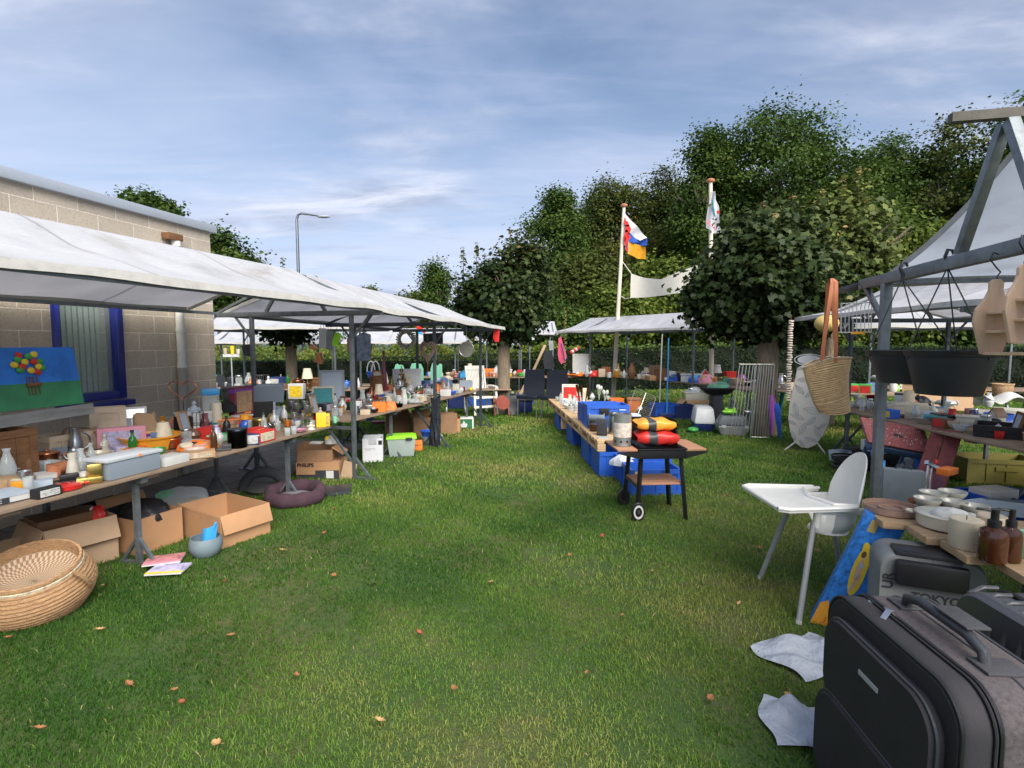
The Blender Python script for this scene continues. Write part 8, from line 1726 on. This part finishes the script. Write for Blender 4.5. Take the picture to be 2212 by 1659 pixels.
fill(O2,U2,V2,.1,4.1,t2+.06,t2+.5,.703,'clear.glass.glass white.ceramic.mug silver.metal.goblet black.metal.pan clear.glass.bowl cream.ceramic.pot brown.wood.box yellow.plastic.mug blue.ceramic.bowl white.ceramic.teapot red.metal.tin clear.glass.jar pale.ceramic.mug rose.ceramic.plates tan.card.box ivory.ceramic.bowl green.plastic.box white.ceramic.figure steel.metal.tin orange.ceramic.jug clear.glass.vase brown.ceramic.mug','near the front of the second left table',.85)
uF2 = uF; fill(OF,uF,vF,.5,4.6,.3,.85,.703,'white.ceramic.mug clear.glass.glass blue.card.box silver.metal.pan cream.ceramic.bowl red.plastic.mug tan.wicker.basket pale.cloth.heap green.ceramic.mug white.plastic.lidbox ivory.ceramic.plates black.plastic.box clear.glass.jar brown.wood.frame orange.plastic.bowl steel.metal.goblet','near the front of the right hand table')
fill(OF,uF,vF,.5,4.6,.85,1.35,.703,'white.ceramic.vase brown.wood.lamp clear.glass.jug black.leather.heap silver.metal.teapot green.card.box gold.wood.frame terracotta.clay.pot cream.cloth.heap navy.ceramic.jar ivory.wood.house red.ceramic.jug steel.paint.clock teal.glass.bottle','at the back of the right hand table')
gO = Vector((pa.x,pa.y,0)); gv = Vector((-ug.y,ug.x,0))
fill(gO,ug,gv,.2,LG+1.5,.45,1.2,.703,'clear.glass.vase silver.metal.pot cream.cloth.heap steel.metal.lamp clear.glass.bottle rose.card.box tan.wicker.basket black.plastic.box teal.plastic.bowl navy.cloth.heap ivory.ceramic.plates copper.metal.teapot pale.plastic.lidbox green.plastic.heap' .replace('green.plastic.heap','green.cloth.heap')+' pink.ceramic.vase yellow.plastic.box','mixed in on the middle back table',1.15)
ho = Vector((-3.0,16.2,0)); fill(ho,Vector((1,.02,0)),Vector((-.02,1,0)),.1,5.0,.1,.8,-.32+.905,'clear.glass.vase cream.ceramic.mug black.metal.lamp tan.card.box green.ceramic.pot silver.metal.goblet pink.ceramic.bowl navy.plastic.box clear.glass.jar copper.metal.pot gold.wood.frame pale.cloth.heap brown.wood.house red.ceramic.mug','mixed in on the far hedge table',1.2)
pO = PA; fill(PA,up,rp,1.9,4.6,.1,.75,PZ+.003,'white.ceramic.plates clear.glass.goblet silver.metal.bowl clear.glass.vase cream.ceramic.jug clear.glass.bottle pale.ceramic.mug white.ceramic.pot clear.glass.teapot ivory.ceramic.bowl white.ceramic.candle red.card.box','on the far half of the pallet row',.95)
# bundles stacked in boxes under the right table
for (x,y,w,h,c,l) in ((4.75,6.15,.45,.3,'denim cloth|steel cloth','heap of blue and grey tools cloth behind the workbench'),(4.75,4.95,.3,.16,'black plastic|steel cloth','black tool bundle in the shallow blue crate'),(4.85,4.35,.4,.2,'beige plastic|charcoal plastic','beige and dark bundle in the nearest blue crate'),(5.3,7.0,.6,.35,'dark cloth|maroon cloth','dark heap in the shade at the back of the right stall')): make('heap',w,w*.7,h,c,'cloth_pile','bundle',l,(x,y,.02 if y>4 else .12))

MIX = 'clear.glass.glass clear.glass.jar white.ceramic.bowl silver.metal.goblet clear.glass.vase cream.ceramic.mug brown.wood.box clear.glass.bowl white.ceramic.teapot red.card.box clear.glass.bottle blue.ceramic.mug ivory.ceramic.figure amber.glass.jar green.ceramic.jug silver.metal.tin white.paper.book clear.glass.slim orange.plastic.box copper.metal.pot pale.ceramic.plates black.plastic.bottle tan.wicker.basket white.ceramic.slim yellow.card.box rose.ceramic.mug gold.metal.tin navy.card.box clear.glass.goblet terracotta.clay.bowl lilac.plastic.box white.plastic.cyl teal.ceramic.mug brown.glass.jar white.card.box steel.metal.pan'
m_ = MIX.split()
fill(OL,UL,VL,-4.4,-.4,tf+.25,tf+.95,.703,MIX,'in the middle of the near left table',.85,3)
fill(O2,U2,V2,.05,4.1,t2+.2,t2+.9,.703,MIX,'in the middle of the second left table',.85,3)
fill(OF,uF,vF,.5,5.0,.35,1.25,.703,' '.join(m_[:28]),'in the middle of the right hand table',.9,2)
fill(gO,ug,gv,.2,LG+1.5,.4,1.1,.703,' '.join(m_[4:30]),'in the middle of the middle back table',1.0,2)
fill(ho,Vector((1,.02,0)),Vector((-.02,1,0)),.1,5.0,.1,.8,-.32+.905,' '.join(m_[:22]),'in the middle of the far hedge table',1.1,2)
fill(PA,up,rp,2.0,4.6,.05,.75,PZ+.003,'clear.glass.glass clear.glass.jar white.ceramic.bowl white.ceramic.mug clear.glass.bowl clear.glass.slim white.ceramic.teapot silver.metal.goblet clear.glass.jug white.ceramic.jug cream.ceramic.plates clear.glass.box'.replace('clear.glass.box','pale.plastic.box'),'in the middle of the pallet row',.9,2)
fill(Vector((-8.2,13.0,0)),Vector((.99,-.14,0)),Vector((.14,.99,0)),.3,4.3,.4,1.2,.503,' '.join(m_[:24]),'in the middle of the far left back table',1.1,2)
